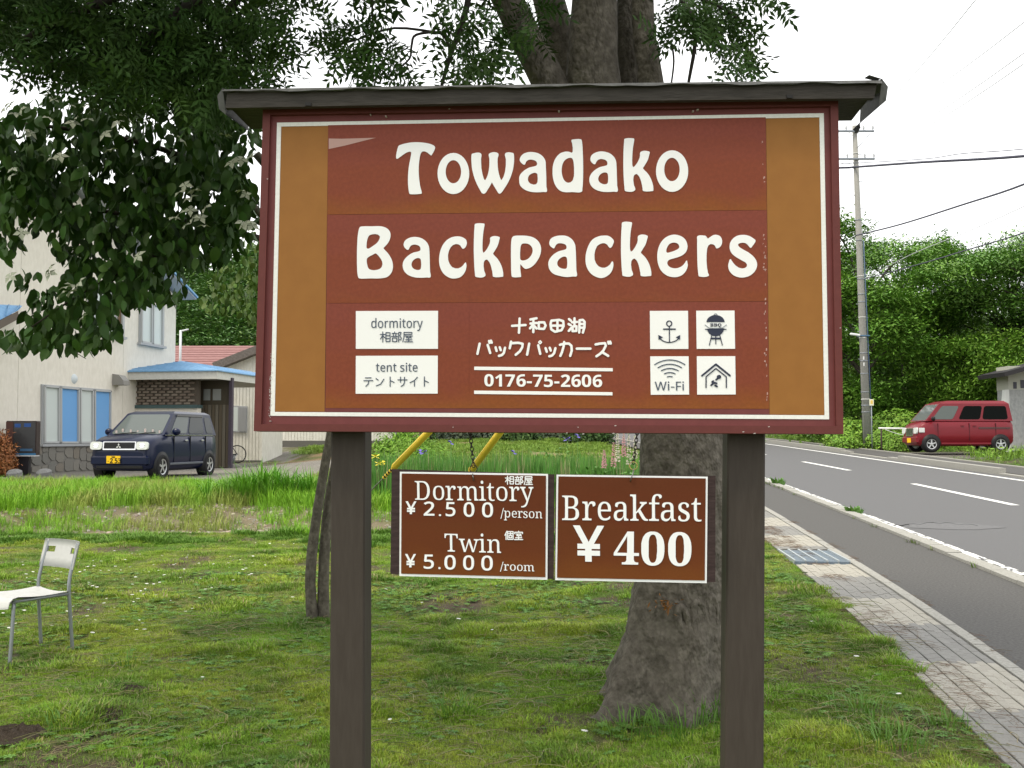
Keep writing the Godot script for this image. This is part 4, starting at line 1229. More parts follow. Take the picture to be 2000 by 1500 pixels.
func leaf_ball(called: String, label: String, cat: String, p: Vector3, w: float, h: float, col: Color, n: int, group := "") -> Node3D:
	var t := thing(called, label, cat, p, 0, group)
	var X := []
	var C := []
	for i in n:
		var v := Vector3(rng.randfn(), absf(rng.randfn()), rng.randfn()).normalized() * pow(rng.randf(), 0.35)
		X.append(Transform3D(turned(v + Vector3(0, 0.2, 0), rng.randf() * 6, minf(w * 0.32, 0.42 + w * 0.08) * rng.randf_range(0.7, 1.3)), Vector3(v.x * w * 0.5, 0.1 + v.y * h * 0.9, v.z * w * 0.5)))
		C.append(vary(col, 0.35))
	copies("foliage", clump_mesh(22, 0.8, 0.32, 0.12, 120), X, C, leafy("shrub_leaf", 0.55, 0.25), t).set_meta("kind", "stuff")
	tubep("trunk", [Vector3.ZERO, Vector3(0, h * 0.5, 0)], [0.07, 0.03], flat("twig", 0.06, 0.045, 0.03, 0.9), t, 6)
	return t

# ---------------------------------------------------------------- trees
func bark(key: String, a: Color, b: Color, relief: float) -> StandardMaterial3D:
	return grain(key, a, b, Vector3(1.3, 0.8, 1.3), 0.92, relief, 0.05)
# a stem whose surface is lumpy; flare spreads the foot into roots
func stem_mesh(pts: Array, rads: Array, n: int, lump: float, flare := 0.0) -> SurfaceTool:
	var s := st(true)
	var rings := []
	for i in pts.size():
		var dir: Vector3 = (pts[mini(i + 1, pts.size() - 1)] - pts[maxi(i - 1, 0)]).normalized()
		var a := dir.cross(Vector3(0, 0, 1)).normalized()
		var b := a.cross(dir).normalized()
		var r := []
		for k in n:
			var t := TAU * k / n
			var o := a * cos(t) + b * sin(t)
			var rr: float = rads[i] if i < rads.size() else rads[rads.size() - 1]
			var p: Vector3 = pts[i] + o * rr
			rr *= 1.0 + lump * (nz.get_noise_3dv(p * 130.0) * 0.9 + nz2.get_noise_3dv(p * 420.0) * 0.7)
			if flare > 0.0:
				var f := pow(clampf(1.0 - float(i) / (pts.size() * 0.55), 0, 1), 2.2)
				rr *= 1.0 + flare * f * (0.55 + 0.45 * sin(t * 5.0 + 0.8) + 0.5 * maxf(0.0, cos(t - 0.35)))
			r.append(pts[i] + o * rr)
		rings.append(r)
	for i in pts.size() - 1:
		for k in n:
			var j := (k + 1) % n
			quad(s, rings[i][k], rings[i][j], rings[i + 1][j], rings[i + 1][k])
	var e := pts.size() - 1
	for k in range(1, n - 1): tri(s, rings[e][0], rings[e][k], rings[e][k + 1])
	return s
func rel(list: Array, o: Vector3) -> Array:
	var r := []
	for p in list: r.append(p - o)
	return r
func radii(a: float, b: float, n: int) -> Array:
	var r := []
	for i in n: r.append(lerpf(a, b, float(i) / maxf(1, n - 1)))
	return r
func build_big_tree() -> void:
	rng.seed = 61
	var D := 5.62
	var base := at(1300, 1392, D)
	base.y = gh(base.x, D) - 0.05
	var t := thing("big_tree", "big grey-barked tree with feathery leaves, splitting into several stems behind the sign", "tree", base)
	var bm := bark("ash_bark", Color(0.062, 0.054, 0.042), Color(0.172, 0.154, 0.125), 1.5)
	var path := [base, at(1306, 1330, D), at(1318, 1240, D), at(1326, 1140, D), at(1333, 1000, D), at(1334, 850, D), at(1322, 700, D), at(1300, 560, D), at(1262, 430, D), at(1225, 330, D)]
	var sm := curve(rel(path, base), 6)
	var rr := []
	var rk := [0.27, 0.255, 0.243, 0.238, 0.234, 0.232, 0.24, 0.26, 0.28, 0.2]
	for i in sm.size():
		var u := i / 6.0
		var a := int(floor(u))
		rr.append(lerpf(rk[a], rk[mini(a + 1, 9)], u - a))
	var trunk := part(stem_mesh(sm, rr, 48, 0.13, 0.72), "trunk", bm, t)
	# old pruning scars: raised lips round a pale hollow
	for e in [[1366, 1215, 14, 40, 0.25], [1390, 1195, 9, 32, 0.1], [1335, 1215, 10, 30, 0.3]]:
		var pts := []
		for q in 21:
			var a := TAU * q / 20
			var px: float = e[0] + cos(a) * e[2] * 0.9 + sin(a) * e[4] * 20.0
			var py: float = e[1] + sin(a) * e[3]
			var off: float = (px - 1326.0) / 2000.0 * D
			var p := at(px, py, D - sqrt(maxf(0.0, 0.27 * 0.27 - off * off)) + 0.002)
			pts.append(p - base)
		var s := st(true)
		tube(s, pts, [0.020, 0.014, 0.022, 0.016, 0.02], 8, false)
		part(s, "bark_scar", bm, trunk)
	# a sprig of small reddish leaves low on the trunk
	var q := at(1300, 1180, D - 0.28) - base
	var sprig := part(clump_mesh(60, 0.06, 0.03, 0.010, 7), "leaf_sprig", flat("sprig_leaf", 0.20, 0.085, 0.02, 0.6), trunk, q)
	sprig.scale = Vector3(0.9, 1.5, 0.6)
	# stems
	var stems := [
		[[at(1215, 430, D), at(1130, 280, D), at(1072, 160, D), at(991, 0, D), at(900, -190, D - 0.3), at(760, -420, D - 0.5)], 0.125, 0.06],
		[[at(1225, 420, D), at(1185, 290, D), at(1158, 160, D), at(1160, 0, D), at(1150, -250, D + 0.1), at(1120, -700, D + 0.3)], 0.2, 0.08],
		[[at(1205, 420, D + 0.2), at(1140, 280, D + 0.3), at(1118, 160, D + 0.35), at(1072, 0, D + 0.5), at(1020, -250, D + 0.9), at(930, -560, D + 1.6)], 0.15, 0.06],
		[[at(1265, 420, D + 0.2), at(1240, 280, D + 0.25), at(1231, 160, D + 0.25), at(1226, 0, D + 0.3), at(1260, -300, D + 0.8), at(1330, -600, D + 1.6)], 0.085, 0.045],
		[[at(1300, 430, D + 0.05), at(1285, 280, D + 0.05), at(1271, 160, D), at(1255, 0, D), at(1280, -220, D), at(1400, -480, D)], 0.09, 0.045]]
	for e in stems:
		var c := curve(rel(e[0], base), 5)
		part(stem_mesh(c, radii(e[1], e[2], c.size()), 18, 0.07), "stem", bm, t)
	# limbs and twigs
	var tw := flat("ash_twig", 0.035, 0.030, 0.025, 0.9)
	var limbs := [
		[[at(760, -420, 5.1), at(480, -90, 5.0), at(333, 40, 5.0), at(253, 104, 5.0), at(120, 122, 5.1), at(20, 118, 5.2)], 0.045, 0.012],
		[[at(480, -90, 5.0), at(260, -20, 4.9), at(120, 40, 4.9), at(20, 90, 5.0)], 0.035, 0.012],
		[[at(600, -200, 5.0), at(440, 30, 5.4), at(385, 75, 5.6), at(350, 130, 5.8)], 0.03, 0.008],
		[[at(930, -120, 5.5), at(912, 11, 5.5), at(879, 110, 5.5), at(862, 170, 5.5)], 0.022, 0.009],
		[[at(879, 95, 5.5), at(861, 65, 5.5), at(813, 68, 5.4), at(804, 88, 5.4), at(800, 114, 5.4), at(776, 136, 5.4)], 0.009, 0.005],
		[[at(861, 65, 5.5), at(770, 55, 5.4), at(690, 80, 5.3), at(640, 90, 5.3)], 0.008, 0.004],
		[[at(1240, -150, 5.6), at(1320, -20, 5.3), at(1358, 55, 5.2), at(1345, 160, 5.2)], 0.02, 0.008],
		[[at(1320, -20, 5.3), at(1420, 20, 5.2), at(1470, 70, 5.2)], 0.012, 0.005],
		[[at(728, -60, 5.3), at(727, 20, 5.3), at(730, 60, 5.3)], 0.008, 0.004],
		[[at(1312, 85, 5.5), at(1316, 120, 5.5), at(1311, 165, 5.5)], 0.006, 0.005]]
	for e in limbs:
		var c := curve(rel(e[0], base), 4)
		tubep("limb", c, radii(e[1], e[2], c.size()), tw, t, 7)
	# foliage in view: sprays gathered round the twigs
	var X := []
	var C := []
	var put := func(p: Vector3, k: float, col: Color):
		var dir := Vector3(rng.randf_range(-1, 1), rng.randf_range(-1.1, 0.25), rng.randf_range(-1, 1))
		X.append(Transform3D(turned(dir, rng.randf() * TAU, k), p - base))
		C.append(vary(col, 0.3))
	var g := Color(0.032, 0.072, 0.012)  # leaf green set darker to carry the shade of the thick canopy
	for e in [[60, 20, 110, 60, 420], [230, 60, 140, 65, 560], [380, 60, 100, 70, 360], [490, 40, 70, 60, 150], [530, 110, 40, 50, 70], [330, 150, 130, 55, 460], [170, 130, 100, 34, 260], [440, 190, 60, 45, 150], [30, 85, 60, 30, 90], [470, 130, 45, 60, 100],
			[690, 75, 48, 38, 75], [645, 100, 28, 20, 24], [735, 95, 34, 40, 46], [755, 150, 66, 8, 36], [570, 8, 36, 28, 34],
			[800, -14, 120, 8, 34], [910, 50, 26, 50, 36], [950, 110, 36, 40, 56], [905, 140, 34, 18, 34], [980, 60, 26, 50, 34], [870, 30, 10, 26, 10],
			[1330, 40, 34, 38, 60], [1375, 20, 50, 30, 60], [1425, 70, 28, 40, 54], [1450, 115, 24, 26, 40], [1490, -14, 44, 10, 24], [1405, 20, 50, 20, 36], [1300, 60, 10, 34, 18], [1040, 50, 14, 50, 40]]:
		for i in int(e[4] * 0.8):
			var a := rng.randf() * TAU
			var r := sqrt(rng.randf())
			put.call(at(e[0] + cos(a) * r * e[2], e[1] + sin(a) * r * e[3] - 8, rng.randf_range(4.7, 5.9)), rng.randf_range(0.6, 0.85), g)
	# the crown above the picture, which shades the lawn and trunks
	var n := 0
	while n < 6200:
		var v := Vector3(rng.randfn(), rng.randfn(), rng.randfn()).normalized() * pow(rng.randf(), 0.4)
		var p := Vector3(-1.7 + v.x * 3.6, 6.2 + v.y * 2.6, -5.0 + v.z * 3.2)
		var d := -p.z
		if p.y < 1.62 + 0.452 * d or p.x > 2.6 or d < 2.2: 
			n += 1
			continue
		put.call(p, rng.randf_range(1.1, 1.7), Color(0.038, 0.085, 0.014))
		n += 1
	copies("crown", spray_mesh(4, 0.046, 0.072, 0.024, 3), X, C, leafy("ash_leaf", 0.8, 0.10), t).set_meta("kind", "stuff")

func build_dogwood() -> void:
	rng.seed = 71
	var D := 8.3
	var base := at(618, 1208, D)
	base.y = gh(base.x, D) - 0.03
	var t := thing("flowering_tree", "twin-stemmed tree with broad leaves and white star flowers beside the house", "tree", base)
	var bm := bark("dogwood_bark", Color(0.060, 0.052, 0.040), Color(0.15, 0.135, 0.105), 0.8)
	var a := curve(rel([Vector3(base.x - 0.03, base.y, base.z), at(606, 1120, D), at(618, 1010, D), at(636, 900, D), at(648, 820, D), at(640, 650, D), at(560, 480, D - 0.3), at(420, 330, D - 0.8)], base), 5)
	var b := curve(rel([Vector3(base.x + 0.05, base.y, base.z - 0.03), at(632, 1120, D + 0.05), at(640, 1000, D + 0.1), at(660, 880, D + 0.1), at(690, 700, D), at(650, 500, D - 0.2), at(500, 300, D - 0.6)], base), 5)
	part(stem_mesh(a, radii(0.043, 0.03, a.size()), 12, 0.10, 0.12), "stem", bm, t)
	part(stem_mesh(b, radii(0.047, 0.03, b.size()), 12, 0.10, 0.12), "stem", bm, t)
	var tw := flat("dogwood_twig", 0.04, 0.033, 0.025, 0.9)
	for e in [[[at(560, 480, 8.0), at(400, 440, 7.5), at(250, 420, 7.3), at(120, 400, 7.2)], 0.03, 0.01], [[at(400, 440, 7.5), at(300, 500, 7.2), at(180, 560, 7.0), at(60, 640, 6.9)], 0.018, 0.005], [[at(420, 330, 7.5), at(280, 280, 7.2), at(120, 250, 7.0), at(10, 240, 7.0)], 0.025, 0.008], [[at(215, 500, 7.1), at(190, 470, 7.1), at(200, 450, 7.1), at(160, 480, 7.1)], 0.008, 0.003], [[at(150, 690, 6.9), at(168, 701, 6.9)], 0.003, 0.002]]:
		var c := curve(rel(e[0], base), 4)
		tubep("limb", c, radii(e[1], e[2], c.size()), tw, t, 6)
	var X := []
	var C := []
	for e in [[110, 270, 120, 75, 330], [290, 260, 150, 85, 480], [430, 270, 75, 100, 300], [60, 380, 75, 75, 230], [200, 380, 150, 85, 560], [380, 390, 120, 85, 480], [460, 420, 45, 60, 110], [250, 480, 150, 55, 400], [380, 480, 90, 45, 200], [215, 560, 95, 50, 280], [320, 555, 50, 38, 60], [100, 610, 60, 45, 110], [170, 640, 65, 42, 150], [40, 665, 50, 22, 52], [110, 672, 50, 20, 50], [12, 470, 36, 40, 50], [45, 545, 30, 18, 14], [30, 320, 50, 50, 110]]:
		for i in int(e[4]):
			var w := rng.randf() * TAU
			var r := sqrt(rng.randf())
			var p := at(e[0] + cos(w) * r * e[2], e[1] + sin(w) * r * e[3] - 10, rng.randf_range(6.6, 7.8))
			X.append(Transform3D(turned(Vector3(rng.randf_range(-0.6, 0.6), -1.0, rng.randf_range(-0.6, 0.8)), rng.randf() * TAU, rng.randf_range(0.75, 1.15)), p - base))
			C.append(vary(Color(0.036, 0.085, 0.012), 0.35))
	# looser spray of smaller leaves at the right, by the sign
	for e in [[455, 555, 45, 40, 130], [480, 600, 26, 24, 36], [420, 590, 32, 18, 40], [490, 500, 18, 60, 60]]:
		for i in int(e[4]):
			var w := rng.randf() * TAU
			var r := sqrt(rng.randf())
			var p := at(e[0] + cos(w) * r * e[2], e[1] + sin(w) * r * e[3], rng.randf_range(8.4, 9.4))
			X.append(Transform3D(turned(Vector3(rng.randf_range(-0.6, 0.6), -1.0, rng.randf_range(-0.6, 0.8)), rng.randf() * TAU, rng.randf_range(0.55, 0.8)), p - base))
			C.append(vary(Color(0.085, 0.150, 0.022), 0.3))
	# crown out of the picture to the left
	for i in 1500:
		var p := Vector3(rng.randf_range(-7.5, -3.6), rng.randf_range(2.6, 5.6), -rng.randf_range(6.0, 9.0))
		if p.x > p.z * 0.54: continue
		X.append(Transform3D(turned(Vector3(rng.randf_range(-0.6, 0.6), -1.0, rng.randf_range(-0.6, 0.8)), rng.randf() * TAU, rng.randf_range(1.0, 1.6)), p - base))
		C.append(vary(Color(0.060, 0.125, 0.026), 0.3))
	copies("crown", leaf_mesh(0.105, 0.062), X, C, leafy("dogwood_leaf", 0.6, 0.22), t).set_meta("kind", "stuff")
	# white star flowers: four pointed bracts each
	var fm := flat("bract", 0.46, 0.49, 0.37, 0.7)
	fm.cull_mode = BaseMaterial3D.CULL_DISABLED
	var s := st(true)
	for k in 4:
		var w := TAU * k / 4
		var o := Vector3(cos(w), 0.12, sin(w))
		var side := Vector3(-sin(w), 0, cos(w)) * 0.021
		var m := o * 0.028
		quad(s, Vector3.ZERO, m - side, o * 0.06 + Vector3(0, -0.022, 0), m + side)
	s.generate_normals()
	var fl: Mesh = s.commit()
	for e in [[18, 205], [30, 222], [8, 210], [42, 214], [88, 180], [100, 190], [138, 205], [150, 228], [165, 205], [180, 215], [142, 240], [170, 232], [205, 262], [215, 292], [355, 272], [440, 262], [470, 312], [452, 318], [488, 305], [362, 362], [378, 372], [352, 374], [370, 386], [470, 372], [480, 380], [340, 425], [362, 440], [378, 425], [398, 440], [350, 418], [402, 405], [392, 425], [372, 410], [240, 220], [230, 240], [25, 330], [20, 345], [105, 308], [118, 305], [42, 455], [95, 525], [98, 535], [128, 560], [138, 570], [140, 556], [118, 575], [155, 552], [20, 540], [472, 435], [492, 440], [478, 438], [270, 500], [160, 620], [60, 260], [95, 230], [250, 230]]:
		var p := at(e[0], e[1], 6.55)
		var o := part(fl, "flower", fm, t, p - base)
		o.basis = (Basis(Vector3.RIGHT, rng.randf_range(0.1, 1.1)) * Basis(Vector3.FORWARD, rng.randf_range(-0.8, 0.8)) * Basis(Vector3.UP, rng.randf() * TAU)).scaled(Vector3.ONE * rng.randf_range(0.7, 1.0))

# a broad tree at some distance: trunk, limbs, and leaf clumps laid in tiers
func far_tree(called: String, label: String, p: Vector3, h: float, w: float, low: float, col: Color, n: int, sz: float, sd: int, group := "") -> Node3D:
	rng.seed = sd
	var t := thing(called, label, "tree", p, 0, group)
	var bm := bark("far_bark", Color(0.05, 0.043, 0.035), Color(0.12, 0.105, 0.085), 1.0)
	tubep("trunk", curve([Vector3.ZERO, Vector3(0.15, h * 0.25, 0), Vector3(-0.1, h * 0.5, 0.1), Vector3(0, h * 0.85, 0)], 3), radii(0.22 + h * 0.012, 0.05, 10), bm, t, 9)
	var X := []
	var C := []
	var tiers := []
	for k in 22:
		var f := rng.randf()
		var y := lerpf(low, h * 0.97, pow(f, 0.8))
		var reach := w * 0.5 * sin(PI * clampf(0.2 + 0.72 * (1.0 - (y - low) / (h - low)), 0, 1)) 
		var a := rng.randf() * TAU
		var c := Vector3(cos(a), 0, sin(a)) * reach * rng.randf_range(0.35, 0.95) + Vector3(0, y, 0)
		tiers.append([c, w * rng.randf_range(0.11, 0.21)])
		tubep("limb", curve([Vector3(0, c.y * 0.7, 0), Vector3(c.x * 0.5, c.y * 0.9, c.z * 0.5), c], 3), radii(0.09, 0.02, 7), bm, t, 5)
	for i in n:
		var e: Array = tiers[rng.randi() % tiers.size()]
		var v: Vector3 = Vector3(rng.randfn(), rng.randfn() * 0.26, rng.randfn()) * e[1] * 0.62
		X.append(Transform3D(turned(Vector3(rng.randf_range(-0.4, 0.4), 1, rng.randf_range(-0.4, 0.4)), rng.randf() * 6.0, sz * rng.randf_range(0.7, 1.3)), e[0] + v))
		C.append(vary(col, 0.28))
	copies("crown", clump_mesh(34, 0.75, 0.20, 0.075, 200 + sd % 3), X, C, leafy("far_leaf", 0.5, 0.35), t).set_meta("kind", "stuff")
	return t
func build_far_trees() -> void:
	var list := [
		[1680, 48.0, 405, 7.2, 1.5, Color(0.125, 0.255, 0.034), 1700], [1760, 52.0, 462, 6.4, 2.0, Color(0.12, 0.25, 0.034), 1200],
		[1975, 50.0, 455, 7.4, 3.0, Color(0.125, 0.25, 0.045), 1500], [2085, 46.0, 445, 8.0, 2.5, Color(0.125, 0.25, 0.045), 1200],
		[1850, 58.0, 570, 8.5, 1.0, Color(0.13, 0.24, 0.03), 1100], [1740, 60.0, 590, 8.0, 0.8, Color(0.12, 0.22, 0.03), 900],
		[1640, 62.0, 500, 7.0, 1.0, Color(0.095, 0.19, 0.026), 1000], [1980, 62.0, 600, 8.0, 0.8, Color(0.085, 0.17, 0.024), 1100],
		[1890, 46.5, 640, 5.5, 1.6, Color(0.13, 0.25, 0.03), 800]]
	var labels := ["tall tiered green tree right behind the utility pole", "tall tree with layered boughs between utility pole and van", "spreading tree above the red van", "spreading tree behind the pale shed", "dark leafy tree deep in the wood above the van", "dark leafy tree deep in the wood beside the pole", "green tree deep in the wood behind the sign's edge", "dark leafy tree deep in the wood behind the shed", "low bright green tree just behind the red van"]
	for k in list.size():
		var e: Array = list[k]
		var top := at(e[0], e[2], e[1])
		var g := rh(e[1]) + 0.1
		far_tree("wood_tree", labels[k], Vector3(top.x, g, top.z), top.y - g, e[3], e[4], e[5], e[6], 1.0, 300 + k, "trees of the wood across the road")
	# undergrowth that closes the wood
	rng.seed = 333
	var X := []
	var C := []
	for i in 1500:
		var d := rng.randf_range(48.0, 75.0)
		var p := at(rng.randf_range(1560, 2120), 800, d)
		X.append(Transform3D(turned(Vector3(rng.randf_range(-0.4, 0.4), 1, rng.randf_range(-0.4, 0.4)), rng.randf() * 6.0, rng.randf_range(1.0, 2.2)), Vector3(p.x, rh(d) + pow(rng.randf(), 1.4) * 7.5, p.z)))
		C.append(vary(Color(0.10, 0.19, 0.03), 0.3))
	var o := copies("wood_undergrowth", clump_mesh(34, 0.75, 0.20, 0.075, 210), X, C, leafy("far_leaf", 0.5, 0.35))
	tag(o, "dark tangled undergrowth inside the wood across the road", "undergrowth", "", "stuff")
	# shrub by the barrier
	var k := 0
	for e in [[1750, 800, 43.0, 2.6, 1.55], [1658, 822, 43.5, 2.0, 1.15], [1790, 815, 42.5, 1.8, 1.25], [1722, 845, 41.0, 1.2, 0.6], [1762, 858, 39.6, 1.1, 0.5], [1650, 860, 41.5, 1.2, 0.5]]:
		var p := at(e[0], e[1], e[2])
		leaf_ball("roadside_bush", ["large bright green bush behind the white barrier pole", "green bush at the left of the utility pole's foot", "leafy bush in front of the van's nose", "low green weeds bush under the barrier pole", "low green weeds bush beside the van's front wheel", "low green weeds bush beyond the far kerb"][k], "bush", Vector3(p.x, rh(e[2]) + 0.08, p.z), e[3], e[4], Color(0.15, 0.28, 0.03), 260)
		k += 1
	# wooded hill behind the house
	var s := st(true)
	var hill := func(x: float, d: float) -> float:
		var r := clampf((d - 120.0) / 110.0, 0, 1)
		return 1.5 + 44.0 * smoothstep(0.0, 1.0, r) * (0.72 + 0.35 * nz.get_noise_2d(x * 0.7, 11.0) + 0.2 * sin(x * 0.012 + 1.3))
	var nx := 40
	for i in nx:
		for j in 10:
			var f := func(ii, jj):
				var x := lerpf(-190.0, 40.0, float(ii) / nx)
				var d := lerpf(118.0, 235.0, float(jj) / 10)
				return Vector3(x, hill.call(x, d), -d)
			quad(s, f.call(i, j), f.call(i, j + 1), f.call(i + 1, j + 1), f.call(i + 1, j))
	struct(s, "hill", grain("hill_floor", Color(0.06, 0.10, 0.03), Color(0.09, 0.14, 0.04), Vector3(0.2, 0.2, 0.2), 1.0), "wooded hill rising behind the house")
	X = []; C = []
	for i in 15000:
		var x := rng.randf_range(-85.0, -38.0)
		var d := rng.randf_range(120.0, 225.0)
		X.append(Transform3D(turned(Vector3(rng.randf_range(-0.3, 0.3), 1, rng.randf_range(-0.3, 0.3)), rng.randf() * 6.0, rng.randf_range(1.5, 3.2)), Vector3(x, hill.call(x, d) + rng.randf_range(0.3, 2.2) + 2.6 * maxf(0.0, nz.get_noise_2d(x * 9.0, d * 9.0)), -d)))
		C.append(vary(Color(0.075, 0.15, 0.04) if rng.randf() < 0.75 else Color(0.11, 0.19, 0.045), 0.3))
	o = copies("hill_wood", clump_mesh(40, 0.8, 0.30, 0.14, 211), X, C, leafy("far_leaf", 0.5, 0.35))
	tag(o, "dense green wood covering the hill behind the house", "wood", "", "stuff")
	# bright bush at the foot of the hill
	var p := at(486, 672, 85.0)
	leaf_ball("yellow_green_bush", "bright yellow-green treetop above the red roof", "tree", Vector3(p.x, rh(60.0), p.z), 7.0, p.y - rh(60.0), Color(0.17, 0.27, 0.03), 420)

# ---------------------------------------------------------------- house and neighbours
func lbox(called: String, a: Vector3, b: Vector3, m: Material, parent: Node, bev := 0.0) -> MeshInstance3D:    # box between two corners
	return boxp(called, (a + b) * 0.5, (b - a).abs(), m, parent, bev)
func wplate(called: String, T: Transform3D, c: Array, z0: float, z1: float, m: Material, parent: Node) -> MeshInstance3D:
	var q := PackedVector2Array()
	for p in c: q.append(pl(p[0], p[1], T, 0.0))
	var s := st()
	slab(s, q, z0, z1, true)
	return part(s, called, m, parent)
func build_house() -> void:
	rng.seed = 81
	var u := Vector3(0.178, 0, -0.984).normalized()
	var n := u.cross(Vector3.UP).normalized()
	var T := Transform3D(Basis(u, Vector3.UP, n), Vector3(-12.5, 0.65, -26.5))
	var h := thing("house", "two-storey cream house with blue roofs and stone plinth", "house")
	h.transform = T
	var wall := grain("stucco", Color(0.66, 0.62, 0.54), Color(0.74, 0.70, 0.62), Vector3(0.5, 0.22, 0.5), 0.9, 0.15, 0.05)
	var blue := grain("blue_roof", Color(0.13, 0.29, 0.50), Color(0.21, 0.40, 0.62), Vector3(0.8, 0.8, 0.8), 0.4)
	var alu := flat("aluminium", 0.36, 0.37, 0.38, 0.5)
	var trim := grain("white_trim", Color(0.52, 0.51, 0.47), Color(0.62, 0.61, 0.57), Vector3(1, 1, 1), 0.7)
	var glass := flat("pale_pane", 0.56, 0.61, 0.59, 0.15)
	var blind := flat("blue_blind", 0.16, 0.36, 0.66, 0.35)
		# gable wall, in panels with joints
	var r1 := pl(387, 586, T, 0.55)
	var r2 := pl(331, 526, T, 0.55)
	var sl := (r2.y - r1.y) / (r2.x - r1.x)      # slope of the rake (falls to +x)
	var roof_y := func(x: float) -> float: return r1.y + sl * (x - r1.x) if x > r1.x - 6.2 else r1.y + sl * (-6.2) - sl * (x - (r1.x - 6.2)) * -1.0
	var apex := r1.x - 6.2
	var ry := func(x: float) -> float: return r1.y + sl * (maxf(x, 2.0 * apex - x) - r1.x)
	var xc_ := pl(343, 650, T).x
	var j1 := pl(35, 760, T).x
	var j2 := pl(242, 650, T).x
	var cuts := [-7.0, j1, j2, xc_]
	for k in 3:
		var a: float = cuts[k] + (0.006 if k else 0.0)
		var b: float = cuts[k + 1] - (0.006 if k < 2 else 0.0)
		var q := PackedVector2Array([Vector2(a, -0.3), Vector2(b, -0.3), Vector2(b, ry.call(b) - 0.12)])
		if apex > a and apex < b: q.append(Vector2(apex, ry.call(apex) - 0.12))
		q.append(Vector2(a, ry.call(a) - 0.12))
		var s := st()
		slab(s, q, -0.2, 0.0, true)
		part(s, "wall", wall, h)
	lbox("wall", Vector3(xc_ - 0.2, -0.3, -8), Vector3(xc_ - 0.002, ry.call(xc_) - 0.12, -0.201), wall, h)
	lbox("wall", Vector3(-7, -0.3, -8), Vector3(-6.8, ry.call(-7.0) - 0.2, -0.201), wall, h)
	# roof slabs with pale soffit
	for k in [-1, 1]:
		var x0 := apex
		var x1: float = r1.x if k > 0 else 2.0 * apex - r1.x
		var roof := st()
		var y0: float = ry.call(apex)
		var y1: float = r1.y
		var c := Vector3((x0 + x1) / 2, (y0 + y1) / 2 + 0.09, -3.6)
		var len := Vector2(x1 - x0, y1 - y0).length()
		var B := Basis(Vector3(0, 0, 1), atan2(y1 - y0, x1 - x0))
		box(roof, c, Vector3(len, 0.06, 8.3), B)
		var rp := part(roof, "roof", blue, h)
		var so := st()
		box(so, c - B.y * 0.06 * signf(B.y.y), Vector3(len, 0.05, 8.2), B)
		part(so, "soffit", flat("soffit_grey", 0.40, 0.42, 0.46, 0.8), rp)
	# window rows
	var window := func(c: Array, panes: Array, mats: Array):
		var f := wplate("window", T, c, 0.0, 0.05, alu, h)
		for k in panes.size():
			wplate("pane", T, panes[k], 0.0, 0.055, mats[k], f)
			var p0 := pl(panes[k][0][0], panes[k][0][1], T); var p1 := pl(panes[k][1][0], panes[k][1][1], T)
			var p2 := pl(panes[k][2][0], panes[k][2][1], T); var p3 := pl(panes[k][3][0], panes[k][3][1], T)
			for e in [[p0, p1], [p1, p2], [p2, p3], [p3, p0]]:
				var mid: Vector2 = (e[0] + e[1]) * 0.5
				var dv: Vector2 = e[1] - e[0]
				boxp("sash_bar", Vector3(mid.x, mid.y, 0.075), Vector3(dv.length() + 0.05, 0.05, 0.07), flat("sash", 0.42, 0.43, 0.43, 0.5), f, 0.0, Basis(Vector3(0, 0, 1), dv.angle()))
		var a := pl(c[3][0], c[3][1], T); var b := pl(c[2][0], c[2][1], T)
		lbox("sill", Vector3(a.x - 0.05, a.y - 0.07, 0.0), Vector3(b.x + 0.05, a.y, 0.12), alu, f)
	window.call([[79, 750.5], [213.5, 761.5], [212, 867], [79, 867]], [[[82, 754], [110, 756.5], [110, 864], [82, 864]], [[113.5, 756.5], [148, 759.5], [148, 864], [113.5, 864]], [[152, 760], [176, 762], [176, 864], [152, 864]], [[180, 762.3], [211, 764.5], [210, 864], [180, 864]]], [glass, blind, glass, blind])
	window.call([[271, 587], [318.5, 598.8], [317.5, 679.5], [270, 668.5]], [[[273, 590], [292, 594.5], [291.5, 671], [272, 667]], [[295, 595.5], [313, 600], [312.5, 676], [294.5, 672]]], [glass, glass])
	window.call([[170, 560], [241, 577], [240, 660], [170, 646]], [[[172, 563], [218, 574], [218, 652], [172, 643]], [[222, 575], [234, 578], [234, 656], [222, 653]]], [glass, flat("brown_curtain", 0.14, 0.09, 0.05, 0.4)])
	# round vent, rain hood
	var v := pl(145, 740, T)
	var s := st(true)
	lathe(s, [Vector2(0.001, 0.06), Vector2(0.09, 0.05), Vector2(0.14, 0.0)], 20, Basis(Vector3.RIGHT, PI / 2), Vector3(v.x, v.y, 0))
	part(s, "vent_cap", flat("vent_white", 0.55, 0.60, 0.62, 0.5), h)
	var a2 := pl(219, 730, T); var b2 := pl(231, 753, T)
	s = st()
	var hood := [Vector3(0, a2.y, 0), Vector3(0, a2.y - 0.04, 0.22), Vector3(0, lerpf(a2.y, b2.y, 0.6), 0.36), Vector3(0, b2.y, 0.38)]
	for k in 3: quad(s, hood[k] + Vector3(a2.x, 0, 0), hood[k] + Vector3(b2.x, 0, 0), hood[k + 1] + Vector3(b2.x, 0, 0), hood[k + 1] + Vector3(a2.x, 0, 0))
	for x in [a2.x, b2.x]:
		quad(s, hood[0] + Vector3(x, 0, 0), hood[1] + Vector3(x, 0, 0), hood[2] + Vector3(x, 0, 0), hood[3] + Vector3(x, 0, 0))
		tri(s, hood[0] + Vector3(x, 0, 0), hood[3] + Vector3(x, 0, 0), Vector3(x, b2.y, 0))
	part(s, "rain_hood", flat("hood_grey", 0.25, 0.24, 0.22, 0.5), h)
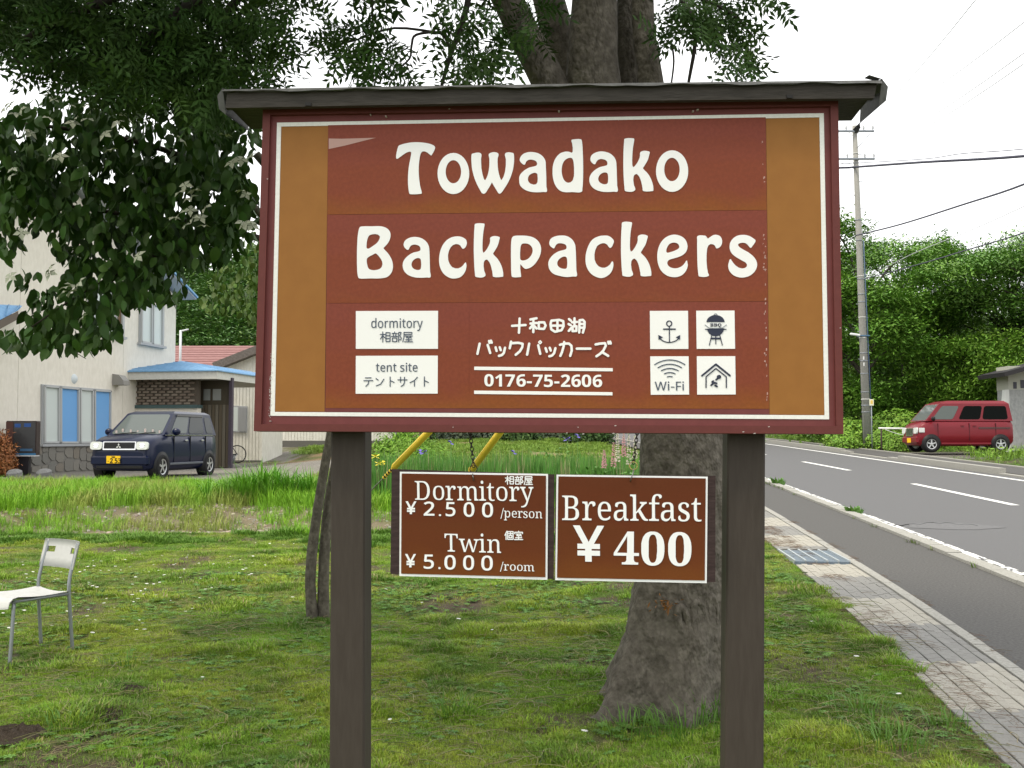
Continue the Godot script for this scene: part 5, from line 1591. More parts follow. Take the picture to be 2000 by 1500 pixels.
	# crazy-paved stone plinth: a backing and separate stones
	var py := pl(120, 872, T).y
	var sx0 := -1.0
	var sx1 := pl(262, 880, T).x
	var plinth := lbox("plinth", Vector3(sx0, -0.3, 0.001), Vector3(sx1, py, 0.05), flat("plinth_mortar", 0.19, 0.182, 0.165, 0.95), h)
	var sm := []
	for e in [Color(0.235, 0.225, 0.20), Color(0.255, 0.24, 0.21), Color(0.215, 0.21, 0.19), Color(0.24, 0.215, 0.18)]: sm.append(grain("plinth_stone%d" % sm.size(), Color(e.r * 0.75, e.g * 0.75, e.b * 0.75), e, Vector3(3, 3, 3), 0.9, 0.3, 0.05))
	var x := sx0
	while x < sx1 - 0.1:
		var y := 0.0
		var w := rng.randf_range(0.26, 0.42)
		while y < py - 0.1:
			var hh := minf(rng.randf_range(0.2, 0.38), py - y)
			if py - y - hh < 0.12: hh = py - y
			var cx := x + w / 2; var cy := y + hh / 2
			var q := PackedVector2Array()
			var m := 7
			for k in m:
				var a := TAU * k / m + rng.randf_range(-0.25, 0.25)
				q.append(Vector2(clampf(cx + cos(a) * w * 0.62, x + 0.012, minf(x + w - 0.012, sx1)), clampf(cy + sin(a) * hh * 0.62, y + 0.012, y + hh - 0.012)))
			q = Geometry2D.convex_hull(q)
			q.remove_at(q.size() - 1)
			s = st()
			slab(s, q, 0.05, 0.066 + rng.randf_range(0, 0.012))
			part(s, "stone", sm[rng.randi() % 4], plinth)
			y += hh
		x += w
	# entrance porch, at right angles to the gable wall
	var P := Transform3D(Basis(n, Vector3.UP, -u), T * Vector3(pl(265, 800, T).x, 0, 0))
	var porch := Node3D.new()
	porch.name = "porch"
	h.add_child(porch, true)
	porch.transform = T.affine_inverse() * P
	var bw := pl(386, 760, P).x
	var by1 := pl(320, 740, P).y
	var by0 := pl(320, 791, P).y
	lbox("porch_wall", Vector3(-0.2, -0.3, -0.25), Vector3(bw, by0 - 0.1, -0.02), wall, porch)
	lbox("porch_ledge", Vector3(-0.02, by0 - 0.1, -0.3), Vector3(bw + 0.02, by0, 0.06), flat("teal_ledge", 0.06, 0.10, 0.10, 0.5), porch)
	var lat := lbox("screen_wall", Vector3(-0.02, by0, -0.2), Vector3(bw, by1 + 0.3, -0.06), flat("screen_backing", 0.10, 0.082, 0.065, 0.9), porch)  # brown backing kept darker than the bricks: painted shade of the gaps
	var bm := [grain("screen_brick0", Color(0.20, 0.165, 0.13), Color(0.27, 0.225, 0.18), Vector3(4, 4, 4), 0.9), grain("screen_brick1", Color(0.16, 0.125, 0.10), Color(0.22, 0.175, 0.14), Vector3(4, 4, 4), 0.9)]
	var rows := 9
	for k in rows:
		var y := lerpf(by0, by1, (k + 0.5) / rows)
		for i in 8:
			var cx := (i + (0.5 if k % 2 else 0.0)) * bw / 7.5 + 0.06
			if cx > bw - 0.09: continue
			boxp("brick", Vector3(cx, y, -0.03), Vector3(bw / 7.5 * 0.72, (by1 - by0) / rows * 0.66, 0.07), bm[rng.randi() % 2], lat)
	# door leaf with transom lights, set back
	var zd := -0.55
	var dx0 := pl(386, 800, P, zd).x; var dx1 := pl(449, 800, P, zd).x
	var dy := pl(410, 787, P, zd).y; var dt := pl(410, 745, P, zd).y
	var door := lbox("door", Vector3(dx0 - 0.1, -0.05, zd - 0.08), Vector3(dx1 + 0.02, dt + 0.1, zd), flat("door_dark", 0.055, 0.045, 0.03, 0.7), porch)
	for k in 9:
		var xx := lerpf(dx0, dx1, (k + 0.5) / 9.0)
		lbox("board", Vector3(xx - 0.05, 0.02, zd), Vector3(xx + 0.05, dy - 0.06, zd + 0.02 + 0.012 * (k % 2)), [flat("door_board0", 0.085, 0.068, 0.045, 0.6), flat("door_board1", 0.115, 0.10, 0.075, 0.55)][k % 2], door)
	for e in [[398, 411], [416, 432]]:
		lbox("transom_pane", Vector3(pl(e[0], 770, P, zd).x, dy + 0.08, zd), Vector3(pl(e[1], 770, P, zd).x, pl(410, 760, P, zd).y, zd + 0.015), flat("transom_glass", 0.22, 0.23, 0.22, 0.08), door)
	lbox("column", Vector3(dx1, -0.05, zd - 0.05), Vector3(dx1 + 0.10, dt + 0.1, zd + 0.08), grain("mosaic", Color(0.02, 0.017, 0.03), Color(0.13, 0.10, 0.12), Vector3(5, 5, 5), 0.6, 0.0, 0.12), porch)
	# hipped porch roof
	var e0 := pl(240, 727, P, 0.45); var e1 := pl(424, 721, P, 0.45)
	var fy := (e0.y + e1.y) * 0.5
	var fx0 := -0.35; var fx1 := e1.x
	var fz0 := 0.45; var fz1 := -5.0
	var dz := 0.26
	lbox("fascia", Vector3(fx0, fy - dz, fz0 - 0.05), Vector3(fx1, fy, fz0), trim, porch)
	lbox("fascia", Vector3(fx1 - 0.05, fy - dz, fz1), Vector3(fx1, fy - 0.002, fz0 - 0.051), trim, porch)
	lbox("porch_ceiling", Vector3(fx0, fy - dz + 0.02, fz1), Vector3(fx1 - 0.051, fy - dz + 0.05, fz0 - 0.051), flat("ceiling_grey", 0.42, 0.42, 0.40, 0.8), porch)
	var ra := Vector3((fx0 + fx1) * 0.5 - 0.25, fy + 0.40, fz0 - 1.35)
	var rb := Vector3(ra.x, ra.y, fz1 - 0.5)
	var A := Vector3(fx0 - 0.05, fy + 0.004, fz0 + 0.06); var Bp := Vector3(fx1 + 0.06, fy + 0.004, fz0 + 0.06); var Cc := Vector3(fx1 + 0.06, fy + 0.004, fz1 - 0.5); var Dd := Vector3(fx0 - 0.05, fy + 0.004, fz1 - 0.5)
	s = st()
	tri(s, A, ra, Bp); quad(s, Bp, ra, rb, Cc); quad(s, A, Dd, rb, ra)
	quad(s, A, Bp, Bp - Vector3(0, 0.035, 0), A - Vector3(0, 0.035, 0)); quad(s, Bp, Cc, Cc - Vector3(0, 0.035, 0), Bp - Vector3(0, 0.035, 0))
	var pr := part(s, "porch_roof", blue, porch)
	for k in 7:      # lapped courses of sheet metal
		var f := (k + 0.5) / 7.5
		var p0 := A.lerp(ra, f); var p1 := Bp.lerp(ra, f); var p2 := Cc.lerp(rb, f)
		s = st(true)
		tube(s, [p0, p1, p2], [0.016], 5)
		part(s, "seam", blue, pr)
	# lean-to roof at the left
	var q := [at(44, 597, 25.9), at(-90, 590, 23.2), at(-90, 672, 21.6), at(36, 606, 25.2)]
	var inv := T.affine_inverse()
	s = st()
	for k in 4: q[k] = inv * q[k]
	quad(s, q[0], q[3], q[2], q[1])
	var down := Vector3(0, -0.22, 0)
	var lr := part(s, "side_roof", blue, h)
	s = st()
	quad(s, q[3] + Vector3(0, -0.01, 0), q[3] + down, q[2] + down, q[2] + Vector3(0, -0.01, 0))
	quad(s, q[0] + down, q[1] + down, q[2] + down, q[3] + down)
	part(s, "eave", flat("eave_brown", 0.13, 0.105, 0.085, 0.8), lr)
	for k in 6:
		s = st(true)
		tube(s, [q[0].lerp(q[1], (k + 0.3) / 6.0) + Vector3(0, 0.012, 0), q[3].lerp(q[2], (k + 0.3) / 6.0) + Vector3(0, 0.012, 0)], [0.014], 5)
		part(s, "seam", blue, lr)
	# annex with upright siding
	var side := grain("siding", Color(0.60, 0.58, 0.51), Color(0.70, 0.68, 0.61), Vector3(0.5, 0.3, 0.5), 0.6)
	var an := thing("annex", "narrow white siding annex with a grey window beside the porch", "building", at(480, 903, 38.6))
	an.position.y = 0.65
	var AT := Transform3D(Basis.IDENTITY, an.position)
	var ax0 := pl(440, 850, AT).x; var ax1 := pl(511, 850, AT).x; var ay1 := pl(480, 735, AT).y; var ay0 := pl(480, 899, AT).y
	lbox("wall", Vector3(ax0, -0.2, -3.5), Vector3(ax1, ay1, -0.02), side, an)
	lbox("footing", Vector3(ax0, -0.2, -0.02), Vector3(ax1 + 0.02, ay0, 0.03), flat("footing", 0.12, 0.115, 0.10, 0.9), an)
	var xx := ax0 + 0.03
	while xx < ax1:
		lbox("siding_rib", Vector3(xx, ay0, -0.02), Vector3(xx + 0.10, ay1, 0.0), side, an)
		xx += 0.125
	var wp := wplate("window", AT, [[451, 792], [483, 793.5], [482, 845], [451, 844]], -0.01, 0.05, alu, an)
	wplate("pane", AT, [[453, 795], [465.5, 795.5], [465, 842], [453, 841.5]], 0.02, 0.056, glass, wp)
	wplate("shutter", AT, [[468, 795.5], [481.5, 796], [481, 843], [468, 842.5]], 0.02, 0.075, flat("shutter_grey", 0.27, 0.275, 0.28, 0.6), wp)
	lbox("flat_roof", Vector3(ax0 - 0.1, ay1, -3.6), Vector3(ax1 + 0.15, ay1 + 0.12, 0.15), flat("annex_roof", 0.10, 0.14, 0.22, 0.5), an)
	# garage behind
	var gp_ := at(560, 861, 47.0)
	var ga := thing("garage", "white siding garage with a brown gabled roof behind the annex", "building", Vector3(gp_.x, rh(47.0) - 0.1, gp_.z))
	var GT := Transform3D(Basis.IDENTITY, ga.position)
	var g0 := pl(424, 718, GT); var g1 := pl(497, 689, GT)
	var gs := (g1.y - g0.y) / (g1.x - g0.x)
	var gx1 := g0.x + 8.4
	var gap := (g0.x + gx1) * 0.5
	var gy := g0.y + gs * (gap - g0.x)
	var gb := pl(560, 861, GT).y
	s = st()
	slab(s, PackedVector2Array([Vector2(g0.x + 0.35, gb), Vector2(gx1 - 0.35, gb), Vector2(gx1 - 0.35, g0.y), Vector2(gap, gy - 0.15), Vector2(g0.x + 0.35, g0.y)]), -7.0, 0.0, true)
	part(s, "wall", side, ga)
	lbox("footing", Vector3(g0.x + 0.3, -0.6, -7.0), Vector3(gx1 - 0.3, gb - 0.002, 0.03), flat("footing", 0.12, 0.115, 0.10, 0.9), ga)
	xx = g0.x + 0.4
	while xx < gx1 - 0.5:
		lbox("siding_rib", Vector3(xx, gb + 0.01, 0.001), Vector3(xx + 0.11, minf(g0.y + gs * (xx - g0.x), g0.y + gs * (gx1 - xx - 0.11)) - 0.1, 0.02), side, ga)
		xx += 0.14
	for k in [0, 1]:
		var pa := Vector3(g0.x, g0.y, 0) if k == 0 else Vector3(gx1, g0.y, 0)
		var pb := Vector3(gap, gy, 0)
		s = st()
		box(s, (pa + pb) * 0.5 + Vector3(0, 0.02, -3.2), Vector3(pa.distance_to(pb), 0.34, 7.6), Basis(Vector3(0, 0, 1), atan2((pb - pa).y, (pb - pa).x) if k == 0 else atan2((pa - pb).y, (pa - pb).x)))
		part(s, "roof", grain("garage_roof", Color(0.10, 0.085, 0.075), Color(0.15, 0.13, 0.115), Vector3(1, 1, 1), 0.7), ga)
	# neighbour with a red roof
	var nb := at(470, 716, 62.0)
	var nh := thing("neighbour_house", "low house with a faded red sheet roof behind the porch", "house", Vector3(nb.x, rh(60.0), nb.z))
	var NT := Transform3D(Basis.IDENTITY, nh.position)
	var n0 := pl(290, 716, NT); var n1 := pl(640, 677, NT)
	var red := [grain("red_roof0", Color(0.19, 0.085, 0.080), Color(0.26, 0.13, 0.12), Vector3(0.25, 1.5, 1.5), 0.6), grain("red_roof1", Color(0.21, 0.10, 0.092), Color(0.29, 0.155, 0.145), Vector3(0.25, 1.5, 1.5), 0.6)]
	for k in 9:      # lapped courses
		var f0 := k / 9.0; var f1 := (k + 1) / 9.0
		s = st()
		var y0 := lerpf(n0.y, n1.y + 0.35, f0); var y1 := lerpf(n0.y, n1.y + 0.35, f1)
		box(s, Vector3((n0.x + n1.x) / 2, (y0 + y1) / 2, -(f0 + f1) * 0.5 * 3.4), Vector3(n1.x - n0.x, 0.05, Vector2(y1 - y0, 3.4 / 9).length() * 1.02), Basis(Vector3.RIGHT, atan2(y1 - y0, 3.4 / 9) - 0.06))
		part(s, "roof_course", red[k % 2], nh)
	s = st()
	box(s, Vector3((n0.x + n1.x) / 2, (n0.y + n1.y + 0.35) / 2 - 0.02, -5.2), Vector3(n1.x - n0.x, 0.06, 3.8), Basis(Vector3.RIGHT, -atan2(n1.y - n0.y, 3.4)))
	part(s, "roof", red[0], nh)
	lbox("wall", Vector3(n0.x + 0.4, -0.5, -6.0), Vector3(n1.x - 0.4, n0.y - 0.1, -0.5), side, nh)
	# slim antenna post on the red-roofed house
	var pp := at(352, 700, 60.0); var pt := at(352, 645, 60.0)
	var am := thing("lamp_mast", "slim white mast with a short bracket above the red roof", "mast", Vector3(pp.x, pp.y - 1.0, pp.z))
	tubep("mast", [Vector3.ZERO, Vector3(0, pt.y - pp.y + 1.0, 0)], [0.075], flat("mast_white", 0.62, 0.64, 0.66, 0.5), am, 8)
	tubep("bracket", [Vector3(0, pt.y - pp.y + 0.95, 0), Vector3(0.45, pt.y - pp.y + 1.05, 0)], [0.05], flat("mast_white", 0.62, 0.64, 0.66, 0.5), am, 6)

# ---------------------------------------------------------------- vehicles
func ring_at(hw: float, y0: float, y1: float, z: float) -> Array:
	var h := y1 - y0
	return [Vector3(-hw * 0.80, y0, z), Vector3(-hw * 0.97, y0 + h * 0.10, z), Vector3(-hw, y0 + h * 0.42, z), Vector3(-hw * 0.985, y0 + h * 0.72, z), Vector3(-hw * 0.955, y0 + h * 0.93, z), Vector3(-hw * 0.88, y1, z),
		Vector3(0, y1 + 0.02, z), Vector3(hw * 0.88, y1, z), Vector3(hw * 0.955, y0 + h * 0.93, z), Vector3(hw * 0.985, y0 + h * 0.72, z), Vector3(hw, y0 + h * 0.42, z), Vector3(hw * 0.97, y0 + h * 0.10, z), Vector3(hw * 0.80, y0, z)]
func loft(rings: Array) -> SurfaceTool:
	var s := st(true)
	for i in rings.size() - 1:
		var n: int = rings[i].size()
		for k in n: quad(s, rings[i][k], rings[i + 1][k], rings[i + 1][(k + 1) % n], rings[i][(k + 1) % n])
	s.set_smooth_group(0xFFFFFFFF)
	for e in [rings[0], rings[rings.size() - 1]]:
		for k in range(1, e.size() - 1): tri(s, e[0], e[k], e[k + 1])
	return s
# rounded patch on a four-cornered face a b c d (a lower left, counter-clockwise), held a little proud
func pane(called: String, f: Array, u0: float, v0: float, u1: float, v1: float, off: float, m: Material, parent: Node, rnd := 0.12, shear := 0.0) -> MeshInstance3D:
	var nrm: Vector3 = (f[1] - f[0]).cross(f[3] - f[0]).normalized()
	var pts := []
	var ru := (u1 - u0) * rnd; var rv := (v1 - v0) * rnd * 1.6
	for c in [[u0 + ru, v0 + rv, PI], [u1 - ru, v0 + rv, PI * 1.5], [u1 - ru, v1 - rv, 0.0], [u0 + ru, v1 - rv, PI * 0.5]]:
		for k in 4:
			var a: float = c[2] + k * PI / 6
			var uu: float = c[0] + cos(a) * ru
			var vv: float = c[1] + sin(a) * rv
			uu += shear * (vv - v0) * (1.0 if uu < (u0 + u1) * 0.5 else 0.0)
			var p: Vector3 = f[0].lerp(f[1], uu).lerp(f[3].lerp(f[2], uu), vv)
			pts.append(p + nrm * off)
	var s := st()
	var mid := Vector3.ZERO
	for p in pts: mid += p / pts.size()
	for k in pts.size():
		var q: Vector3 = pts[(k + 1) % pts.size()]
		tri(s, mid, q, pts[k])
		quad(s, pts[k], q, q - nrm * (off + 0.02), pts[k] - nrm * (off + 0.02))
	return part(s, called, m, parent)
func wheel(parent: Node, p: Vector3, r: float, w: float, rim_m: Material, outward: float) -> void:
	var holder := Node3D.new()
	holder.name = numbered("wheel", parent)
	holder.position = p
	parent.add_child(holder, true)
	var B := Basis(Vector3(0, 0, 1), -PI / 2 * outward)     # local y points outward along x
	var s := st(true)
	lathe(s, [Vector2(r * 0.62, -w / 2), Vector2(r * 0.94, -w / 2), Vector2(r, -w * 0.3), Vector2(r, w * 0.3), Vector2(r * 0.94, w / 2), Vector2(r * 0.66, w / 2), Vector2(r * 0.62, w * 0.3)], 28, B)
	part(s, "tyre", flat("tyre_rubber", 0.018, 0.018, 0.019, 0.85), holder)
	s = st()
	lathe(s, [Vector2(0.001, w * 0.02), Vector2(r * 0.62, w * 0.02)], 24, B)
	lathe(s, [Vector2(r * 0.56, w * 0.36), Vector2(r * 0.65, w * 0.42), Vector2(r * 0.65, 0.0)], 24, B)
	for k in 5:
		var a := TAU * k / 5
		var dir := B * Vector3(cos(a), 0, sin(a))
		box(s, B * Vector3(0, w * 0.30, 0) + dir * r * 0.32, Vector3(r * 0.17, r * 0.56, w * 0.12), Basis(dir.cross(B.y), dir, B.y).orthonormalized())
	lathe(s, [Vector2(0.001, w * 0.4), Vector2(r * 0.16, w * 0.38), Vector2(r * 0.17, 0.0)], 16, B)
	part(s, "rim", rim_m, holder)
func build_car() -> void:
	var g := gh(-8.39, 24.3)
	var car := thing("blue_car", "dark blue boxy minicar parked in front of the house", "car", Vector3(-8.39, g, -24.3), PI - 0.158)
	var paint := flat("blue_paint", 0.003, 0.007, 0.032, 0.3)
	paint.clearcoat_enabled = true
	paint.clearcoat = 0.15
	paint.clearcoat_roughness = 0.05
	var glass := flat("car_glass", 0.02, 0.025, 0.025, 0.05)
	var lite := flat("windscreen_glass", 0.10, 0.115, 0.11, 0.05)
	var black := flat("black_trim", 0.012, 0.012, 0.013, 0.5)
	var chrome := flat("chrome", 0.7, 0.7, 0.7, 0.15, 0.9)
	var lamp := flat("headlight_glass", 0.62, 0.64, 0.62, 0.08)
	var rings := []
	for e in [[-1.695, 0.58, 0.30, 0.60], [-1.66, 0.67, 0.22, 0.78], [-1.58, 0.715, 0.20, 0.86], [-1.35, 0.735, 0.18, 0.93], [-1.05, 0.737, 0.17, 0.985], [-0.5, 0.737, 0.17, 1.0], [0.5, 0.737, 0.17, 1.01], [1.3, 0.735, 0.18, 1.01], [1.58, 0.72, 0.21, 1.0], [1.68, 0.68, 0.26, 0.94], [1.70, 0.6, 0.32, 0.8]]:
		rings.append(ring_at(e[1], e[2], e[3], e[0]))
	part(loft(rings), "body", paint, car)
	# cabin
	var b := [Vector3(-0.69, 0.985, -1.02), Vector3(0.69, 0.985, -1.02), Vector3(0.70, 0.985, 1.62), Vector3(-0.70, 0.985, 1.62)]
	var t := [Vector3(-0.575, 1.49, -0.36), Vector3(0.575, 1.49, -0.36), Vector3(0.58, 1.49, 1.50), Vector3(-0.58, 1.49, 1.50)]
	var c := [Vector3(-0.50, 1.545, -0.16), Vector3(0.50, 1.545, -0.16), Vector3(0.50, 1.545, 1.38), Vector3(-0.50, 1.545, 1.38)]
	var s := st()
	for k in 4:
		var j := (k + 1) % 4
		quad(s, b[k], t[k], t[j], b[j])
		quad(s, t[k], c[k], c[j], t[j])
	quad(s, c[0], c[3], c[2], c[1])
	part(s, "cabin", paint, car)
	pane("windscreen", [b[1], b[0], t[0], t[1]], 0.05, 0.04, 0.95, 0.95, 0.006, lite, car, 0.06)
	pane("rear_window", [b[3], b[2], t[2], t[3]], 0.08, 0.1, 0.92, 0.92, 0.006, glass, car, 0.08)
	for k in [-1, 1]:
		var f: Array = [b[0], b[3], t[3], t[0]] if k < 0 else [b[2], b[1], t[1], t[2]]
		var W := func(u0, u1): return [u0, u1] if k < 0 else [1.0 - u1, 1.0 - u0]
		var w0: Array = W.call(0.10, 0.40)
		pane("side_window", f, w0[0], 0.08, w0[1], 0.88, 0.008, lite, car, 0.1)
		w0 = W.call(0.44, 0.745)
		pane("side_window", f, w0[0], 0.08, w0[1], 0.88, 0.008, glass, car, 0.1)
		w0 = W.call(0.80, 0.95)
		pane("side_window", f, w0[0], 0.08, w0[1], 0.86, 0.008, glass, car, 0.15)
		w0 = W.call(0.09, 0.76)
		pane("rain_visor", f, w0[0], 0.86, w0[1], 0.95, 0.03, flat("visor", 0.05, 0.05, 0.05, 0.2), car, 0.05)
		var X: float = 0.737 * k
		boxp("belt_trim", Vector3(X * 0.945, 0.985, 0.25), Vector3(0.02, 0.022, 2.4), chrome, car)
		boxp("side_moulding", Vector3(X * 1.0, 0.33, 0.0), Vector3(0.03, 0.05, 1.65), flat("moulding", 0.10, 0.11, 0.13, 0.4), car, 0.006)
		for z in [-0.03, 0.80]: boxp("door_handle", Vector3(X * 1.0, 0.86, z), Vector3(0.035, 0.03, 0.13), chrome, car, 0.006)
		for z in [-0.62, 0.18, 0.98]: boxp("door_gap", Vector3(X * 0.985, 0.66, z), Vector3(0.03, 0.60, 0.008), black, car)
		s = st(true)
		lathe(s, [Vector2(0.001, 0.07), Vector2(0.07, 0.05), Vector2(0.085, 0.0), Vector2(0.06, -0.05), Vector2(0.001, -0.06)], 14, Basis(Vector3.RIGHT, PI / 2).scaled(Vector3(1.25, 1, 1)), Vector3(0.83 * k, 1.06, -0.72))
		part(s, "mirror", paint, car)
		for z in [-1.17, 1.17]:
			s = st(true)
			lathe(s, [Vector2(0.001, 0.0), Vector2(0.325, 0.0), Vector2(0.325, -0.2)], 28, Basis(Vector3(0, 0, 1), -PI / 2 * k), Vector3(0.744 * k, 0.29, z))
			part(s, "arch_disc", black, car)  # black disc on the body stands in for the shaded wheel well
			wheel(car, Vector3(0.695 * k, 0.275, z), 0.275, 0.155, flat("alloy", 0.50, 0.51, 0.52, 0.3, 0.6), k)
	# front
	var ff := [Vector3(0.70, 0.58, -1.715), Vector3(-0.70, 0.58, -1.715), Vector3(-0.70, 0.86, -1.675), Vector3(0.70, 0.86, -1.675)]
	pane("grille_frame", ff, 0.22, 0.26, 0.78, 0.92, 0.012, chrome, car, 0.03)
	pane("grille", ff, 0.24, 0.36, 0.76, 0.86, 0.018, black, car, 0.03)
	for k in 4: pane("grille_bar", ff, 0.24, 0.42 + k * 0.11, 0.76, 0.44 + k * 0.11, 0.024, flat("grille_grey", 0.04, 0.042, 0.05, 0.4), car, 0.02)
	for k in [0, 1]:
		var u := 0.01 if k == 0 else 0.79
		var hl := pane("headlight", ff, u, 0.28, u + 0.20, 0.90, 0.03, lamp, car, 0.2)
		pane("reflector", ff, u + 0.05, 0.42, u + 0.15, 0.78, 0.034, flat("reflector", 0.8, 0.8, 0.8, 0.1, 0.8), hl, 0.4)
	# three-diamond emblem
	s = st()
	var ec := Vector3(0, 0.735, -1.735)
	for k in 3:
		var a := PI / 2 + TAU * k / 3
		var dir := Vector3(cos(a), sin(a), 0)
		var sd := Vector3(-sin(a), cos(a), 0) * 0.020
		quad(s, ec, ec + dir * 0.034 - sd, ec + dir * 0.068, ec + dir * 0.034 + sd)
	part(s, "emblem", chrome, car)
	boxp("bumper", Vector3(0, 0.42, -1.66), Vector3(1.38, 0.22, 0.12), paint, car, 0.04)
	boxp("lower_intake", Vector3(0, 0.275, -1.655), Vector3(1.1, 0.07, 0.1), black, car, 0.01)
	var pt := boxp("number_plate", Vector3(0.12, 0.44, -1.728), Vector3(0.33, 0.165, 0.012), flat("plate_yellow", 0.85, 0.52, 0.01, 0.4), car, 0.003)
	var txt := func(str_: String, fs: float, x: float, y: float):
		var f := SystemFont.new()
		f.font_names = PackedStringArray(["Droid Sans"])
		f.font_weight = 700
		var tm := TextMesh.new()
		tm.font = f
		tm.text = str_
		tm.pixel_size = fs
		tm.depth = 0.003
		var o := MeshInstance3D.new()
		o.name = numbered("plate_lettering", pt)
		o.mesh = tm
		o.material_override = flat("plate_black", 0.01, 0.01, 0.01, 0.5)
		o.transform = Transform3D(Basis(Vector3.UP, PI), Vector3(x, y, -1.7365))
		pt.add_child(o, true)
	txt.call("2 53", 0.0088, 0.07, 0.415)
	txt.call("580", 0.0032, 0.12, 0.495)
	txt.call("-", 0.006, 0.24, 0.415)
	for k in [-0.34, 0.12]: tubep("wiper", [Vector3(k + 0.4, 1.0, -1.03), Vector3(k - 0.12, 1.05, -0.98)], [0.010], black, car, 5)
	s = st()
	for k in 7: box(s, Vector3(-0.55 + k * 0.18 + 0.03 * sin(k * 3.0), 1.045 + 0.02 * (k % 3), -0.995 + 0.035 * (1 + k % 2)), Vector3(0.05, 0.09, 0.02), Basis.IDENTITY, 0.01)
	part(s, "dashboard_figures", flat("figure_mix", 0.5, 0.42, 0.4, 0.6), car).set_meta("kind", "stuff")

func build_van() -> void:
	var d := 36.75
	var van := thing("red_van", "dark red minivan parked beside the pale shed across the road", "van", Vector3(15.95, rh(36.0) + 0.12, -d), PI / 2)
	var paint := flat("red_paint", 0.17, 0.005, 0.013, 0.3)
	paint.clearcoat_enabled = true
	paint.clearcoat = 0.3
	var glass := flat("van_glass", 0.006, 0.007, 0.007, 0.08)
	glass.metallic_specular = 0.1
	var lite := flat("windscreen_glass", 0.10, 0.115, 0.11, 0.05)
	var black := flat("black_trim", 0.012, 0.012, 0.013, 0.5)
	var chrome := flat("chrome", 0.7, 0.7, 0.7, 0.15, 0.9)
	var rings := []
	for e in [[-1.695, 0.56, 0.34, 0.66], [-1.66, 0.66, 0.26, 0.82], [-1.56, 0.715, 0.22, 0.95], [-1.38, 0.735, 0.20, 1.05], [-1.1, 0.737, 0.20, 1.09], [0.4, 0.737, 0.20, 1.10], [1.4, 0.735, 0.21, 1.10], [1.62, 0.72, 0.24, 1.09], [1.69, 0.67, 0.30, 1.0]]:
		rings.append(ring_at(e[1], e[2], e[3], e[0]))
	part(loft(rings), "body", paint, van)
	var b := [Vector3(-0.70, 1.08, -1.40), Vector3(0.70, 1.08, -1.40), Vector3(0.71, 1.08, 1.66), Vector3(-0.71, 1.08, 1.66)]
	var t := [Vector3(-0.61, 1.70, -0.86), Vector3(0.61, 1.70, -0.86), Vector3(0.62, 1.70, 1.58), Vector3(-0.62, 1.70, 1.58)]
	var c := [Vector3(-0.52, 1.80, -0.55), Vector3(0.52, 1.80, -0.55), Vector3(0.52, 1.80, 1.45), Vector3(-0.52, 1.80, 1.45)]
	var s := st()
	for k in 4:
		var j := (k + 1) % 4
		quad(s, b[k], t[k], t[j], b[j])
		quad(s, t[k], c[k], c[j], t[j])
	quad(s, c[0], c[3], c[2], c[1])
	part(s, "cabin", paint, van)
	pane("windscreen", [b[1], b[0], t[0], t[1]], 0.05, 0.05, 0.95, 0.95, 0.006, lite, van, 0.06)
	pane("rear_window", [b[3], b[2], t[2], t[3]], 0.08, 0.1, 0.92, 0.92, 0.006, glass, van, 0.08)
	for k in [-1, 1]:
		var f: Array = [b[0], b[3], t[3], t[0]] if k < 0 else [b[2], b[1], t[1], t[2]]
		var n := 0
		for w in [[0.06, 0.30], [0.37, 0.62], [0.65, 0.95]]:
			var u0: float = w[0] if k < 0 else 1.0 - w[1]
			var u1: float = w[1] if k < 0 else 1.0 - w[0]
			pane("side_window", f, u0, 0.10, u1, 0.86, 0.008, [lite, glass, glass][n], van, 0.10)
			n += 1
		var X: float = 0.737 * k
		boxp("slide_rail", Vector3(X * 0.985, 0.84, 1.0), Vector3(0.03, 0.05, 1.1), flat("rail_grey", 0.09, 0.05, 0.05, 0.5), van)
		boxp("sill_moulding", Vector3(X * 0.99, 0.29, 0.0), Vector3(0.04, 0.06, 1.75), paint, van, 0.008)
		for z in [-0.1, 0.32]: boxp("door_handle", Vector3(X, 0.92, z - 0.02), Vector3(0.03, 0.03, 0.12), paint, van, 0.006)
		for z in [-0.98, 0.12, 1.05]: boxp("door_gap", Vector3(X * 0.985, 0.70, z), Vector3(0.03, 0.62, 0.008), black, van)
		s = st(true)
		lathe(s, [Vector2(0.001, 0.07), Vector2(0.07, 0.05), Vector2(0.085, 0.0), Vector2(0.06, -0.05), Vector2(0.001, -0.06)], 14, Basis(Vector3.RIGHT, PI / 2), Vector3(0.83 * k, 1.16, -1.18))
		part(s, "mirror", black, van)
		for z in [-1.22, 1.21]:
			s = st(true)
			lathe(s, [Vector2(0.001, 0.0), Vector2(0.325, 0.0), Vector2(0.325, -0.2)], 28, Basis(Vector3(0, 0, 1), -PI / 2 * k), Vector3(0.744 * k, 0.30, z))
			part(s, "arch_disc", black, van)  # no hollow cut: a black disc paints the dark of the well
			wheel(van, Vector3(0.695 * k, 0.275, z), 0.275, 0.155, flat("alloy", 0.50, 0.51, 0.52, 0.3, 0.6), k)
	var ff := [Vector3(0.68, 0.52, -1.70), Vector3(-0.68, 0.52, -1.70), Vector3(-0.68, 0.86, -1.665), Vector3(0.68, 0.86, -1.665)]
	pane("grille_frame", ff, 0.26, 0.10, 0.74, 0.92, 0.02, chrome, van, 0.06)
	pane("grille", ff, 0.29, 0.18, 0.71, 0.84, 0.026, black, van, 0.04)
	for k in 5: pane("grille_bar", ff, 0.29, 0.24 + k * 0.12, 0.71, 0.28 + k * 0.12, 0.034, chrome, van, 0.02)
